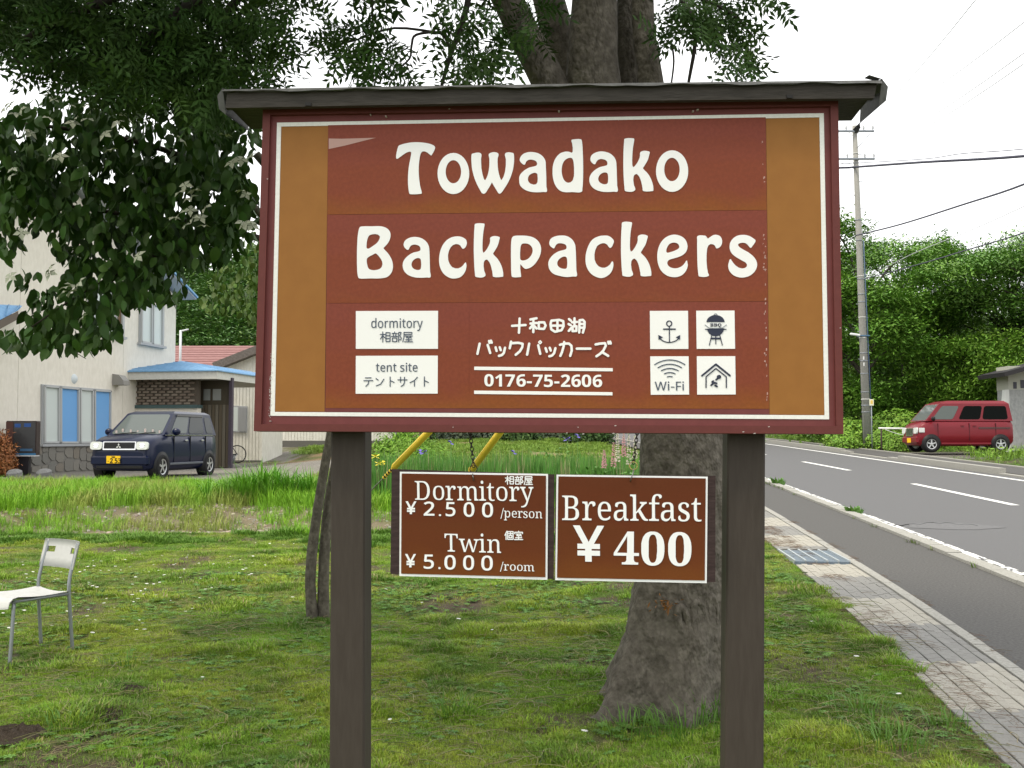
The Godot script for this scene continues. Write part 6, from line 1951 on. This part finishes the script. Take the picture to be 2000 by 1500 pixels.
	for k in [0, 1]:
		var u := 0.0 if k == 0 else 0.78
		pane("headlight", ff, u, 0.35, u + 0.22, 0.98, 0.03, flat("headlight_glass", 0.62, 0.64, 0.62, 0.08), van, 0.2)
		boxp("corner_light", Vector3((0.715 if k == 0 else -0.715), 0.76, -1.54), Vector3(0.03, 0.17, 0.20), flat("headlight_glass", 0.62, 0.64, 0.62, 0.08), van, 0.012)
	boxp("bumper", Vector3(0, 0.42, -1.66), Vector3(1.36, 0.24, 0.12), paint, van, 0.04)
	boxp("number_plate", Vector3(0, 0.40, -1.726), Vector3(0.33, 0.165, 0.012), flat("plate_yellow", 0.85, 0.52, 0.01, 0.4), van, 0.003)

# ---------------------------------------------------------------- smaller things
func build_chair() -> void:
	var p := Vector3(-3.32, gh(-3.32, 7.07), -7.07)
	var ch := thing("white_chair", "white plastic chair with grey steel legs standing on the lawn", "chair", p, 2.518)
	var white := grain("chair_plastic", Color(0.54, 0.54, 0.52), Color(0.60, 0.60, 0.58), Vector3(2, 2, 2), 0.5)
	var steel := flat("chair_steel", 0.27, 0.29, 0.30, 0.35, 0.5)
	# seat: a thin curved shell with a rolled front edge
	var s := st(true)
	var prof := []
	for k in 9: prof.append(Vector2(lerpf(0.20, -0.17, k / 8.0), 0.435 - 0.012 * sin(PI * k / 8.0)))
	prof.append(Vector2(-0.205, 0.428)); prof.append(Vector2(-0.228, 0.405)); prof.append(Vector2(-0.236, 0.375))
	for e in [0.0, 0.009]:
		for k in prof.size() - 1:
			for i in 8:
				var f := func(q: Vector2, x: float): return Vector3(x, q.y - e - 0.018 * (1.0 - pow(absf(x) / 0.205, 2.0)), q.x)
				var x0 := lerpf(-0.205, 0.205, i / 8.0); var x1 := lerpf(-0.205, 0.205, (i + 1) / 8.0)
				quad(s, f.call(prof[k], x0), f.call(prof[k], x1), f.call(prof[k + 1], x1), f.call(prof[k + 1], x0))
	part(s, "seat", white, ch)
	# backrest: curved panel with a slot beside each tube
	s = st(true)
	var bk := func(x: float, y: float, o: float): return Vector3(x, y, 0.205 + (y - 0.55) * 0.24 + 0.035 * (1.0 - pow(x / 0.205, 2.0)) + o)
	var xs := [-0.21, -0.19, -0.178, -0.10, -0.03, 0.03, 0.10, 0.178, 0.19, 0.21]
	var ys := [0.575, 0.64, 0.675, 0.715, 0.765]
	for i in 9:
		for j in 4:
			if j == 2 and (i == 2 or i == 1 or i == 6 or i == 7): continue
			for o in [0.0, -0.008]:
				quad(s, bk.call(xs[i], ys[j], o), bk.call(xs[i], ys[j + 1], o), bk.call(xs[i + 1], ys[j + 1], o), bk.call(xs[i + 1], ys[j], o))
	for i in 9:
		for y in [ys[0], ys[4]]: quad(s, bk.call(xs[i], y, 0.0), bk.call(xs[i], y, -0.008), bk.call(xs[i + 1], y, -0.008), bk.call(xs[i + 1], y, 0.0))
	for x in [-0.21, 0.21]:
		for j in 4: quad(s, bk.call(x, ys[j], 0.0), bk.call(x, ys[j], -0.008), bk.call(x, ys[j + 1], -0.008), bk.call(x, ys[j + 1], 0.0))
	part(s, "backrest", white, ch)
	for k in [-1, 1]:
		tubep("rear_leg", curve([Vector3(0.20 * k, -0.01, 0.23), Vector3(0.195 * k, 0.40, 0.195), Vector3(0.19 * k, 0.52, 0.20), Vector3(0.185 * k, 0.64, 0.232), Vector3(0.183 * k, 0.755, 0.262)], 5), [0.0125], steel, ch, 10)
		tubep("front_leg", curve([Vector3(0.20 * k, -0.01, -0.215), Vector3(0.192 * k, 0.2, -0.20), Vector3(0.18 * k, 0.395, -0.185)], 4), [0.0125], steel, ch, 10)
		tubep("seat_rail", [Vector3(0.188 * k, 0.405, -0.19), Vector3(0.195 * k, 0.412, 0.195)], [0.011], steel, ch, 8)
	tubep("cross_rail", [Vector3(-0.19, 0.40, -0.185), Vector3(0.19, 0.40, -0.185)], [0.010], steel, ch, 8)
func build_bicycle() -> void:
	var c := at(463, 888, 37.6)
	var b := thing("bicycle", "bicycle leaning against the annex wall behind the car", "bicycle", Vector3(c.x, gh(c.x, 37.6), c.z), 0.1)
	var R := 0.335
	var rub := flat("tyre_rubber", 0.018, 0.018, 0.019, 0.85)
	var fr := flat("bike_frame", 0.05, 0.055, 0.06, 0.4, 0.4)
	var spoke := flat("spoke", 0.45, 0.45, 0.46, 0.35, 0.7)
	for x in [0.0, -1.08]:
		var w := Node3D.new()
		w.name = numbered("wheel", b)
		w.position = Vector3(x, R, 0)
		b.add_child(w, true)
		var pts := []
		for k in 33: pts.append(Vector3(cos(TAU * k / 32), sin(TAU * k / 32), 0) * (R - 0.018))
		tubep("tyre", pts, [0.020], rub, w, 7)
		for k in 10: tubep("spoke", [Vector3.ZERO, Vector3(cos(TAU * k / 10), sin(TAU * k / 10), 0) * (R - 0.03)], [0.0035], spoke, w, 4)
		tubep("hub", [Vector3(0, 0, -0.05), Vector3(0, 0, 0.05)], [0.022], fr, w, 8)
	for e in [[[0, R, 0.03], [-0.42, 0.30, 0.03]], [[0, R, 0], [-0.30, 0.80, 0]], [[-0.42, 0.30, 0], [-0.30, 0.86, 0]], [[-0.42, 0.30, 0], [-0.92, 0.85, 0]], [[-0.95, 0.95, 0], [-1.08, R, 0]]]:
		tubep("frame_tube", [Vector3(e[0][0], e[0][1], e[0][2]), Vector3(e[1][0], e[1][1], e[1][2])], [0.016], fr, b, 7)
	boxp("saddle", Vector3(-0.29, 0.90, 0), Vector3(0.26, 0.06, 0.15), rub, b, 0.02)
	tubep("handlebar", [Vector3(-0.82, 1.02, -0.25), Vector3(-0.93, 1.0, -0.1), Vector3(-0.93, 1.0, 0.1), Vector3(-0.82, 1.02, 0.25)], [0.014], spoke, b, 7)
	tubep("stand", [Vector3(0.0, R, 0.06), Vector3(-0.12, 0.01, 0.14)], [0.010], spoke, b, 6)
	boxp("chain_guard", Vector3(-0.26, 0.31, 0.05), Vector3(0.5, 0.08, 0.015), fr, b, 0.005)
	tubep("crank", [Vector3(-0.42, 0.30, 0.05), Vector3(-0.36, 0.14, 0.08)], [0.012], fr, b, 6)
	var m := Vector3(c.x - 0.05, b.position.y, c.z + 0.45)
	var bk := thing("grey_bucket", "small grey bucket in front of the bicycle wheel", "bucket", Vector3(c.x - 0.12, gh(c.x, 37.2), c.z + 0.42))
	var s := st(true)
	lathe(s, [Vector2(0.001, 0.0), Vector2(0.13, 0.0), Vector2(0.17, 0.30), Vector2(0.155, 0.30), Vector2(0.12, 0.03), Vector2(0.001, 0.03)], 18)
	part(s, "tub", flat("bucket_grey", 0.13, 0.14, 0.14, 0.6), bk)
	tubep("handle", curve([Vector3(-0.165, 0.29, 0), Vector3(-0.10, 0.20, 0.13), Vector3(0.10, 0.20, 0.13), Vector3(0.165, 0.29, 0)], 4), [0.006], flat("spoke", 0.45, 0.45, 0.46, 0.35, 0.7), bk, 5)
func build_display_case() -> void:
	var p := at(42, 930, 25.2)
	p.y = gh(p.x, 25.2)
	var t := thing("display_case", "dark upright display case with blue edges in front of the house", "display case", p, 0.12)
	var T := Transform3D(Basis(Vector3.UP, 0.12), p)
	var a := pl(13, 822, T); var b := pl(70.5, 889, T)
	var dk := flat("case_brown", 0.035, 0.022, 0.02, 0.4)
	lbox("cabinet", Vector3(a.x, b.y, -0.28), Vector3(b.x, a.y, 0.02), dk, t, 0.01)
	lbox("side_panel", Vector3(a.x - 0.004, b.y + 0.02, -0.25), Vector3(a.x + 0.16, a.y - 0.02, 0.024), flat("case_red", 0.085, 0.038, 0.032, 0.5), t)
	lbox("glass", Vector3(a.x + 0.18, b.y + 0.06, 0.02), Vector3(b.x - 0.02, a.y - 0.03, 0.026), flat("case_glass", 0.05, 0.05, 0.052, 0.12), t)
	for e in [[0.20, 0.34, -0.10], [0.42, 0.58, -0.09]]:
		lbox("blue_sign", Vector3(a.x + e[0], a.y + e[2] - 0.06, 0.026), Vector3(a.x + e[1], a.y + e[2] + 0.03, 0.03), flat("case_blue", 0.03, 0.09, 0.30, 0.4), t)
	lbox("blue_strip", Vector3(a.x + 0.34, b.y + 0.10, 0.026), Vector3(b.x - 0.08, b.y + 0.16, 0.031), flat("case_blue2", 0.06, 0.14, 0.25, 0.4), t)
	lbox("bottom_strip", Vector3(a.x + 0.2, b.y - 0.0, 0.021), Vector3(b.x, b.y + 0.05, 0.032), flat("case_blue3", 0.05, 0.18, 0.34, 0.4), t)
	lbox("white_ledge", Vector3(a.x + 0.15, b.y - 0.03, -0.25), Vector3(b.x, b.y - 0.001, 0.045), flat("ledge_white", 0.6, 0.6, 0.6, 0.5), t)
	lbox("pedestal", Vector3(a.x + 0.20, -0.1, -0.22), Vector3(a.x + 0.53, b.y - 0.031, -0.02), flat("pedestal", 0.022, 0.020, 0.024, 0.5), t, 0.01)
	var s := st()
	box(s, Vector3.ZERO, Vector3(0.3, 0.22, 0.25), Basis(Vector3(1, 1, 0.3).normalized(), 0.4), 0.06)
	for e in [[28, 925, 24.4, "grey rock at the foot of the display case"], [86, 929, 24.8, "pale low rock between display case and car"]]:
		var q := at(e[0], e[1], e[2])
		q.y = gh(q.x, e[2]) + 0.06
		var s2 := st()
		box(s2, Vector3.ZERO, Vector3(0.34, 0.22, 0.25), Basis(Vector3(1, 1, 0.3).normalized(), 0.4), 0.06)
		tag(part(s2, "garden_rock", grain("rock", Color(0.20, 0.20, 0.20), Color(0.36, 0.355, 0.34), Vector3(4, 4, 4), 0.9, 0.3, 0.05), self, q), e[3], "rock", "rocks by the display case")
func wire(called: String, label: String, pts: Array, r: float, m: Material) -> void:
	var s := st(true)
	tube(s, curve(pts, 6), [r], 5)
	tag(part(s, called, m), label, "cable", "overhead cables")
func build_pole() -> void:
	var D := 42.0
	var b := at(1694, 868, D)
	b.y = rh(D) - 0.1
	var top := at(1669, 246, D)
	var t := thing("utility_pole", "tall grey concrete utility pole with two crossarms across the road", "utility pole", b)
	var conc := grain("pole_concrete", Color(0.24, 0.235, 0.215), Color(0.33, 0.325, 0.30), Vector3(1.5, 0.6, 1.5), 0.85, 0.1, 0.05)
	var v := top - b
	tubep("shaft", [Vector3.ZERO, v * 0.5, v], [0.175, 0.135, 0.095], conc, t, 18)
	var steel := flat("galvanised", 0.23, 0.25, 0.28, 0.45, 0.4)
	var on := func(py: float) -> Vector3: return v * ((at(1680, py, D).y - b.y) / v.y)
	for py in [300, 430, 470, 540, 545, 575, 590, 620, 660, 690, 705, 730, 766, 780, 792, 805]:
		var c: Vector3 = on.call(py)
		var f: float = c.y / v.y
		var s := st(true)
		lathe(s, [Vector2(lerpf(0.178, 0.098, f), -0.02), Vector2(lerpf(0.186, 0.106, f), -0.02), Vector2(lerpf(0.186, 0.106, f), 0.02), Vector2(lerpf(0.178, 0.098, f), 0.02)], 16, Basis.IDENTITY, c)
		part(s, "band", steel if int(py) % 20 else flat("band_pale", 0.5, 0.5, 0.48, 0.5), t)
	for k in 16:
		var c := v * (0.28 + k * 0.042)
		tubep("step_bolt", [c, c + Vector3(0.24 if k % 2 else -0.24, 0, 0.05)], [0.014], steel, t, 5)
	for e in [[258, -0.9, 0.76], [312, -0.9, 0.74]]:
		var c: Vector3 = on.call(e[0])
		var arm := boxp("crossarm", c + Vector3((e[1] + e[2]) * 0.5, 0, 0.13), Vector3(e[2] - e[1], 0.08, 0.08), steel, t, 0.01)
		for x in [-0.85, -0.4, 0.33, 0.71]:
			var s := st(true)
			lathe(s, [Vector2(0.001, 0.20), Vector2(0.045, 0.18), Vector2(0.03, 0.13), Vector2(0.05, 0.10), Vector2(0.03, 0.05), Vector2(0.02, 0.0)], 10, Basis.IDENTITY, c + Vector3(x, 0.04, 0.13))
			part(s, "insulator", flat("porcelain", 0.45, 0.46, 0.48, 0.3), arm)
	tubep("brace", [on.call(290) + Vector3(0.05, 0, 0.12), on.call(262) + Vector3(0.6, 0, 0.13)], [0.015], steel, t, 5)
	for e in [[800, 0.02], [830, 0.02], [815, -0.05]]:
		pass
	# cable guard and small plates at the foot
	tubep("cable_pipe", [on.call(470) + Vector3(0.16, 0, 0.05), on.call(840) + Vector3(0.20, 0, 0.05)], [0.025], flat("blue_pipe", 0.08, 0.12, 0.20, 0.5), t, 6)
	for py in [700, 712]: boxp("number_tag", on.call(py) + Vector3(-0.06, 0, 0.165), Vector3(0.05, 0.14, 0.01), flat("tag_white", 0.7, 0.7, 0.7, 0.5), t)
	# street lamp clamped to the pole
	var lp: Vector3 = b + on.call(655)
	var lamp := thing("street_lamp", "white tube street lamp clamped to the utility pole", "street lamp", lp)
	boxp("housing", Vector3(-0.36, 0.02, 0.12), Vector3(0.42, 0.09, 0.12), flat("lamp_white", 0.72, 0.73, 0.74, 0.4), lamp, 0.025, Basis(Vector3(0, 0, 1), -0.15))
	tubep("bracket", [Vector3(-0.1, -0.02, 0.1), Vector3(-0.24, 0.01, 0.12)], [0.02], steel, lamp, 6)
	boxp("clamp", Vector3(0.04, -0.03, 0.0), Vector3(0.40, 0.05, 0.34), flat("clamp_blue", 0.06, 0.14, 0.24, 0.5), lamp, 0.01)
	# little notice on its stake by the pole
	var np := at(1703, 850, 40.5)
	np.y = rh(40.5)
	var notice := thing("notice_plate", "small cream and yellow notice on a stake by the utility pole", "notice", np)
	var nt := at(1703, 786, 40.5).y - np.y
	tubep("stake", [Vector3.ZERO, Vector3(0, nt, 0)], [0.025], steel, notice, 6)
	boxp("plate", Vector3(0, nt, 0.03), Vector3(0.17, 0.25, 0.015), flat("notice_cream", 0.75, 0.73, 0.55, 0.5), notice, 0.004)
	boxp("print", Vector3(0, nt + 0.01, 0.039), Vector3(0.09, 0.14, 0.004), flat("notice_yellow", 0.72, 0.50, 0.12, 0.5), notice)
	# overhead cables
	var blk := flat("cable_black", 0.05, 0.05, 0.075, 0.6)
	var thin := flat("cable_washed_grey", 0.48, 0.48, 0.52, 0.6)  # cable colour paled to imitate the glare of the bright sky
	var pol := func(py: float, x: float) -> Vector3: return b + on.call(py) + Vector3(x, 0.2 if py < 330 else 0.0, 0.13)
	var dull := ["thin cable from the upper crossarm's inner insulator", "thin cable from the upper crossarm's outer insulator", "thin cable from the lower crossarm's inner insulator", "thin cable from the lower crossarm's outer insulator"]
	var k := 0
	for e in [[258, 0.33, 1905, 0], [258, 0.71, 1998, 45], [312, 0.33, 1998, 105], [312, 0.71, 1999, 125]]:
		var a: Vector3 = pol.call(e[0], e[1])
		var z := at(e[2], e[3], 15.0)
		var dir := z - a
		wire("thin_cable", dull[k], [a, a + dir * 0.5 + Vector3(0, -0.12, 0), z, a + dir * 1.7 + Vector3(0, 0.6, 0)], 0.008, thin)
		var back := a + Vector3(-12.0, -0.6, -30.0)
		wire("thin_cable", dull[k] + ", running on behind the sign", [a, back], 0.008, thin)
		k += 1
	var far_end := func(px, py, d) -> Vector3: return at(px, py, d)
	wire("bundled_cable", "thick sagging bundle of black cables crossing level with the lower crossarm", [at(1500, 330, 43), at(1640, 328, 42.3), at(1675, 326, 41.6), at(1800, 317, 36), at(2000, 305, 30), at(2300, 270, 24)], 0.045, blk)
	wire("lashed_cable", "thin cable lashed just above the thick black bundle", [at(1640, 320, 42.2), at(1800, 311, 36), at(1880, 300, 33), at(2000, 291, 30), at(2300, 255, 24)], 0.014, blk)
	wire("service_cable", "black cable rising from the pole above the treetops", [at(1672, 460, 41.8), at(1760, 438, 36), at(1880, 400, 30), at(2000, 360, 25), at(2200, 270, 20)], 0.03, blk)
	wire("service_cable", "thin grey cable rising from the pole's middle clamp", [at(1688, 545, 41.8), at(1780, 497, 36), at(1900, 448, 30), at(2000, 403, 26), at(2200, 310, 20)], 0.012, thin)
	wire("service_cable", "black cable crossing in front of the treetops from the pole's middle clamp", [at(1688, 545, 41.8), at(1800, 515, 36), at(1900, 485, 31), at(2000, 455, 27), at(2200, 390, 21)], 0.022, blk)
func build_right_side() -> void:
	# white barrier pole with its posts and chain
	var D := 38.9
	var a := at(1716, 836.5, D); var b := at(1781, 837.5, D)
	var g := rh(D) + 0.08
	var t := thing("barrier_pole", "white horizontal barrier pole beside the red van", "barrier", Vector3(a.x, g, a.z))
	var wh := flat("barrier_white", 0.72, 0.73, 0.72, 0.5)
	tubep("rail", [Vector3(0, a.y - g, 0), Vector3(b.x - a.x + 0.4, b.y - g, 0)], [0.035], wh, t, 8)
	for x in [0.1, 1.3]: tubep("post", [Vector3(x, -0.1, 0), Vector3(x, a.y - g, 0)], [0.035], flat("barrier_rust", 0.06, 0.045, 0.035, 0.7), t, 6)
	var ch := []
	for k in 9: ch.append(Vector3(0.25 + k * 0.11, a.y - g - 0.05 - 0.22 * sin(PI * 0.5 * k / 8.0), 0.03))
	tubep("chain", ch, [0.012], wh, t, 5)
	# pale shed with a dark roof
	var S := at(1975, 870, 39.0)
	var sh := thing("pale_shed", "pale concrete shed with a dark overhanging roof behind the red van", "building", Vector3(S.x, rh(39.0), S.z))
	var T := Transform3D(Basis.IDENTITY, sh.position)
	var conc := grain("shed_wall", Color(0.27, 0.275, 0.27), Color(0.36, 0.365, 0.355), Vector3(0.6, 0.35, 0.6), 0.85, 0.1, 0.05)
	var w0 := pl(1972, 760, T); var top := pl(1975, 730, T).y
	var y1 := pl(1975, 761, T).y
	lbox("wall", Vector3(w0.x, -0.2, -1.0), Vector3(w0.x + 7, y1, 0), conc, sh)
	lbox("upper_wall", Vector3(w0.x - 0.02, y1, -1.0), Vector3(w0.x + 7, top + 0.3, -0.05), flat("shed_cream", 0.40, 0.40, 0.34, 0.7), sh)
	var s := st()      # splayed corner buttress
	slab(s, PackedVector2Array([Vector2(w0.x - 0.42, -0.2), Vector2(w0.x - 0.002, -0.2), Vector2(w0.x - 0.002, y1), Vector2(w0.x - 0.14, y1)]), -0.3, -0.02, true)
	part(s, "buttress", flat("buttress_white", 0.62, 0.63, 0.60, 0.7), sh)
	for e in [[1971, 759, 1993, 764, 0], [1980, 746, 1987, 759, 1], [1994, 742, 2002, 758, 1], [2010, 740, 2020, 757, 1]]:
		var p := pl(e[0], e[1], T); var q := pl(e[2], e[3], T)
		if e[4]: lbox("opening", Vector3(p.x, q.y, -0.05), Vector3(q.x, p.y, -0.035), flat("opening_grey", 0.07, 0.07, 0.085, 0.6), sh)
	var r0 := pl(1940, 733, T); var r1 := pl(2000, 717, T)
	s = st()
	var ang := atan2(r1.y - r0.y, r1.x - r0.x)
	box(s, Vector3(r0.x + 3.8 * cos(ang), r0.y + 3.8 * sin(ang) - 0.02, -0.2), Vector3(7.6, 0.16, 2.2), Basis(Vector3(0, 0, 1), ang))
	part(s, "roof", flat("shed_roof", 0.030, 0.028, 0.030, 0.7), sh)
	# low hut in the wood with a blue sheet over its roof
	var H := at(1740, 770, 64.0)
	var hut := thing("wood_hut", "low dark hut in the wood with a blue sheet on its roof", "hut", Vector3(H.x, rh(60.0), H.z))
	var HT := Transform3D(Basis.IDENTITY, hut.position)
	var h0 := pl(1640, 768, HT); var h1 := pl(1900, 730, HT)
	lbox("wall", Vector3(h0.x, -0.3, -4), Vector3(h1.x, h0.y, 0), grain("hut_boards", Color(0.03, 0.026, 0.022), Color(0.06, 0.052, 0.045), Vector3(2, 0.5, 2), 0.9), hut)
	s = st()
	box(s, Vector3((h0.x + h1.x) / 2, h0.y + 0.55, -1.7), Vector3(h1.x - h0.x + 0.6, 0.08, 4.6), Basis(Vector3.RIGHT, 0.28))
	part(s, "roof", flat("hut_roof", 0.05, 0.048, 0.046, 0.8), hut)
	var t0 := pl(1770, 752, HT); var t1 := pl(1870, 738, HT)
	s = st()
	box(s, Vector3((t0.x + t1.x) / 2, h0.y + 0.58, -0.9), Vector3(t1.x - t0.x, 0.09, 2.2), Basis(Vector3.RIGHT, 0.28))
	part(s, "blue_sheet", flat("tarp_blue", 0.03, 0.15, 0.30, 0.5), hut)
func build_guys() -> void:
	var yel := grain("guard_yellow", Color(0.80, 0.54, 0.05), Color(0.88, 0.64, 0.08), Vector3(3, 3, 3), 0.4)
	var blk := flat("guard_black", 0.03, 0.027, 0.02, 0.6)
	var k := 0
	for e in [[[745, 934, 11.3], [772, 910, 11.1], [838, 843, 10.5], [1240, 430, 5.95]], [[905, 944, 10.9], [922, 917, 10.7], [976, 845, 10.0], [1262, 470, 5.9]]]:
		var p := []
		for q in 4: p.append(at(e[q][0], e[q][1], e[q][2]))
		var foot := Vector3.ZERO
		var dirn: Vector3 = (p[1] - p[2]).normalized()
		var gy := gh(p[0].x, -p[0].z)
		foot = p[1] + dirn * ((p[1].y - gy) / maxf(0.05, -dirn.y))
		var t := thing("guy_stay", "yellow sleeved stay with a striped lower end, left of the hanging chain" if k == 0 else "yellow sleeved stay split along its side, behind the hanging chain", "guy wire", foot)
		tubep("wire", [Vector3.ZERO, p[1] - foot, p[2] + (p[2] - p[1]).normalized() * 0.7 - foot, p[3] - foot], [0.007], flat("stay_wire", 0.2, 0.2, 0.2, 0.5, 0.5), t, 6)
		var up: Vector3 = (p[2] - p[1]).normalized()
		tubep("sleeve", [p[1] - foot, p[2] + up * 0.7 - foot], [0.036], yel, t, 14)
		tubep("cap", [p[1] - up * 0.05 - foot, p[1] - foot], [0.026, 0.038], yel, t, 12)
		for j in 9:
			var c: Vector3 = p[1] - up * (0.06 + j * 0.028) - foot
			tubep("stripe", [c, c - up * 0.015], [0.019], yel if j % 2 == 0 else blk, t, 8)
		if k == 1:
			var sd := up.cross(Vector3(0, 0, 1)).normalized()
			boxp("slit", (p[1] + p[2]) * 0.5 - foot + Vector3(0, 0, 0.041) - sd * 0.012, Vector3(0.006, 0.34, 0.006), blk, t, 0.0, Basis(sd, up, sd.cross(up)))
		k += 1
	# broken flat marker stake behind the right post
	var m := gp(1405, 1362)
	var st_ := thing("marker_stake", "flat grey marker stake with a rounded white-edged top behind the right post", "marker", m)
	var hh := at(1405, 1247, -m.z).y - m.y
	var pts := PackedVector2Array()
	for j in 9: pts.append(Vector2(cos(PI * j / 8) * 0.05, hh - 0.03 + sin(PI * j / 8) * 0.03))
	pts.append(Vector2(-0.05, -0.1)); pts.append(Vector2(0.05, -0.1))
	var s := st()
	slab(s, pts, -0.012, 0.0, true)
	part(s, "plate", flat("stake_grey", 0.17, 0.18, 0.18, 0.5), st_)
	var rim := []
	for j in 9: rim.append(Vector3(cos(PI * j / 8) * 0.05, hh - 0.03 + sin(PI * j / 8) * 0.03, -0.004))
	tubep("white_edge", [Vector3(0.05, hh - 0.12, -0.004)] + rim, [0.004], flat("edge_white", 0.7, 0.7, 0.68, 0.5), st_, 5)

func _ready() -> void:
	# ---- camera, sky, sun, exposure
	var cam := Camera3D.new()
	cam.name = "camera"
	cam.fov = 41.112
	cam.near = 0.05
	cam.far = 1200.0
	cam.position = Vector3(0, CAM_H, 0)
	cam.rotation.x = PITCH
	add_child(cam)
	cam.make_current()
	var env := Environment.new()
	var sky := Sky.new()
	var sm := ProceduralSkyMaterial.new()
	sm.sky_top_color = Color(0.95, 0.955, 0.96)
	sm.sky_horizon_color = Color(0.96, 0.96, 0.955)
	sm.sky_curve = 0.2
	sm.ground_horizon_color = Color(0.55, 0.56, 0.52)
	sm.ground_bottom_color = Color(0.22, 0.22, 0.19)
	sm.sun_angle_max = 0.0
	sm.sky_energy_multiplier = 1.0
	sky.sky_material = sm
	env.background_mode = Environment.BG_SKY
	env.sky = sky
	env.tonemap_mode = Environment.TONE_MAPPER_LINEAR
	env.tonemap_exposure = 1.92
	env.sdfgi_enabled = true
	env.ssao_enabled = true
	env.ssil_enabled = true
	var we := WorldEnvironment.new()
	we.name = "world_environment"
	we.environment = env
	add_child(we)
	var sun := DirectionalLight3D.new()
	sun.name = "sun"
	sun.light_energy = 0.5
	sun.light_color = Color(1.0, 0.96, 0.88)
	sun.light_angular_distance = 14.0
	sun.shadow_enabled = true
	add_child(sun)
	sun.rotation_degrees = Vector3(-63, -55, 0)
	nz.seed = 3
	nz.frequency = 0.02
	nz2.seed = 8
	nz2.frequency = 0.02
	nz2.fractal_octaves = 3
	# ---- the place
	build_ground()
	build_road()
	build_house()
	build_far_trees()
	build_big_tree()
	build_dogwood()
	build_sign()
	build_price_boards()
	build_car()
	build_van()
	build_chair()
	build_pole()
	build_right_side()
	build_guys()
	build_bicycle()
	build_display_case()
	build_garden()
	build_grass()
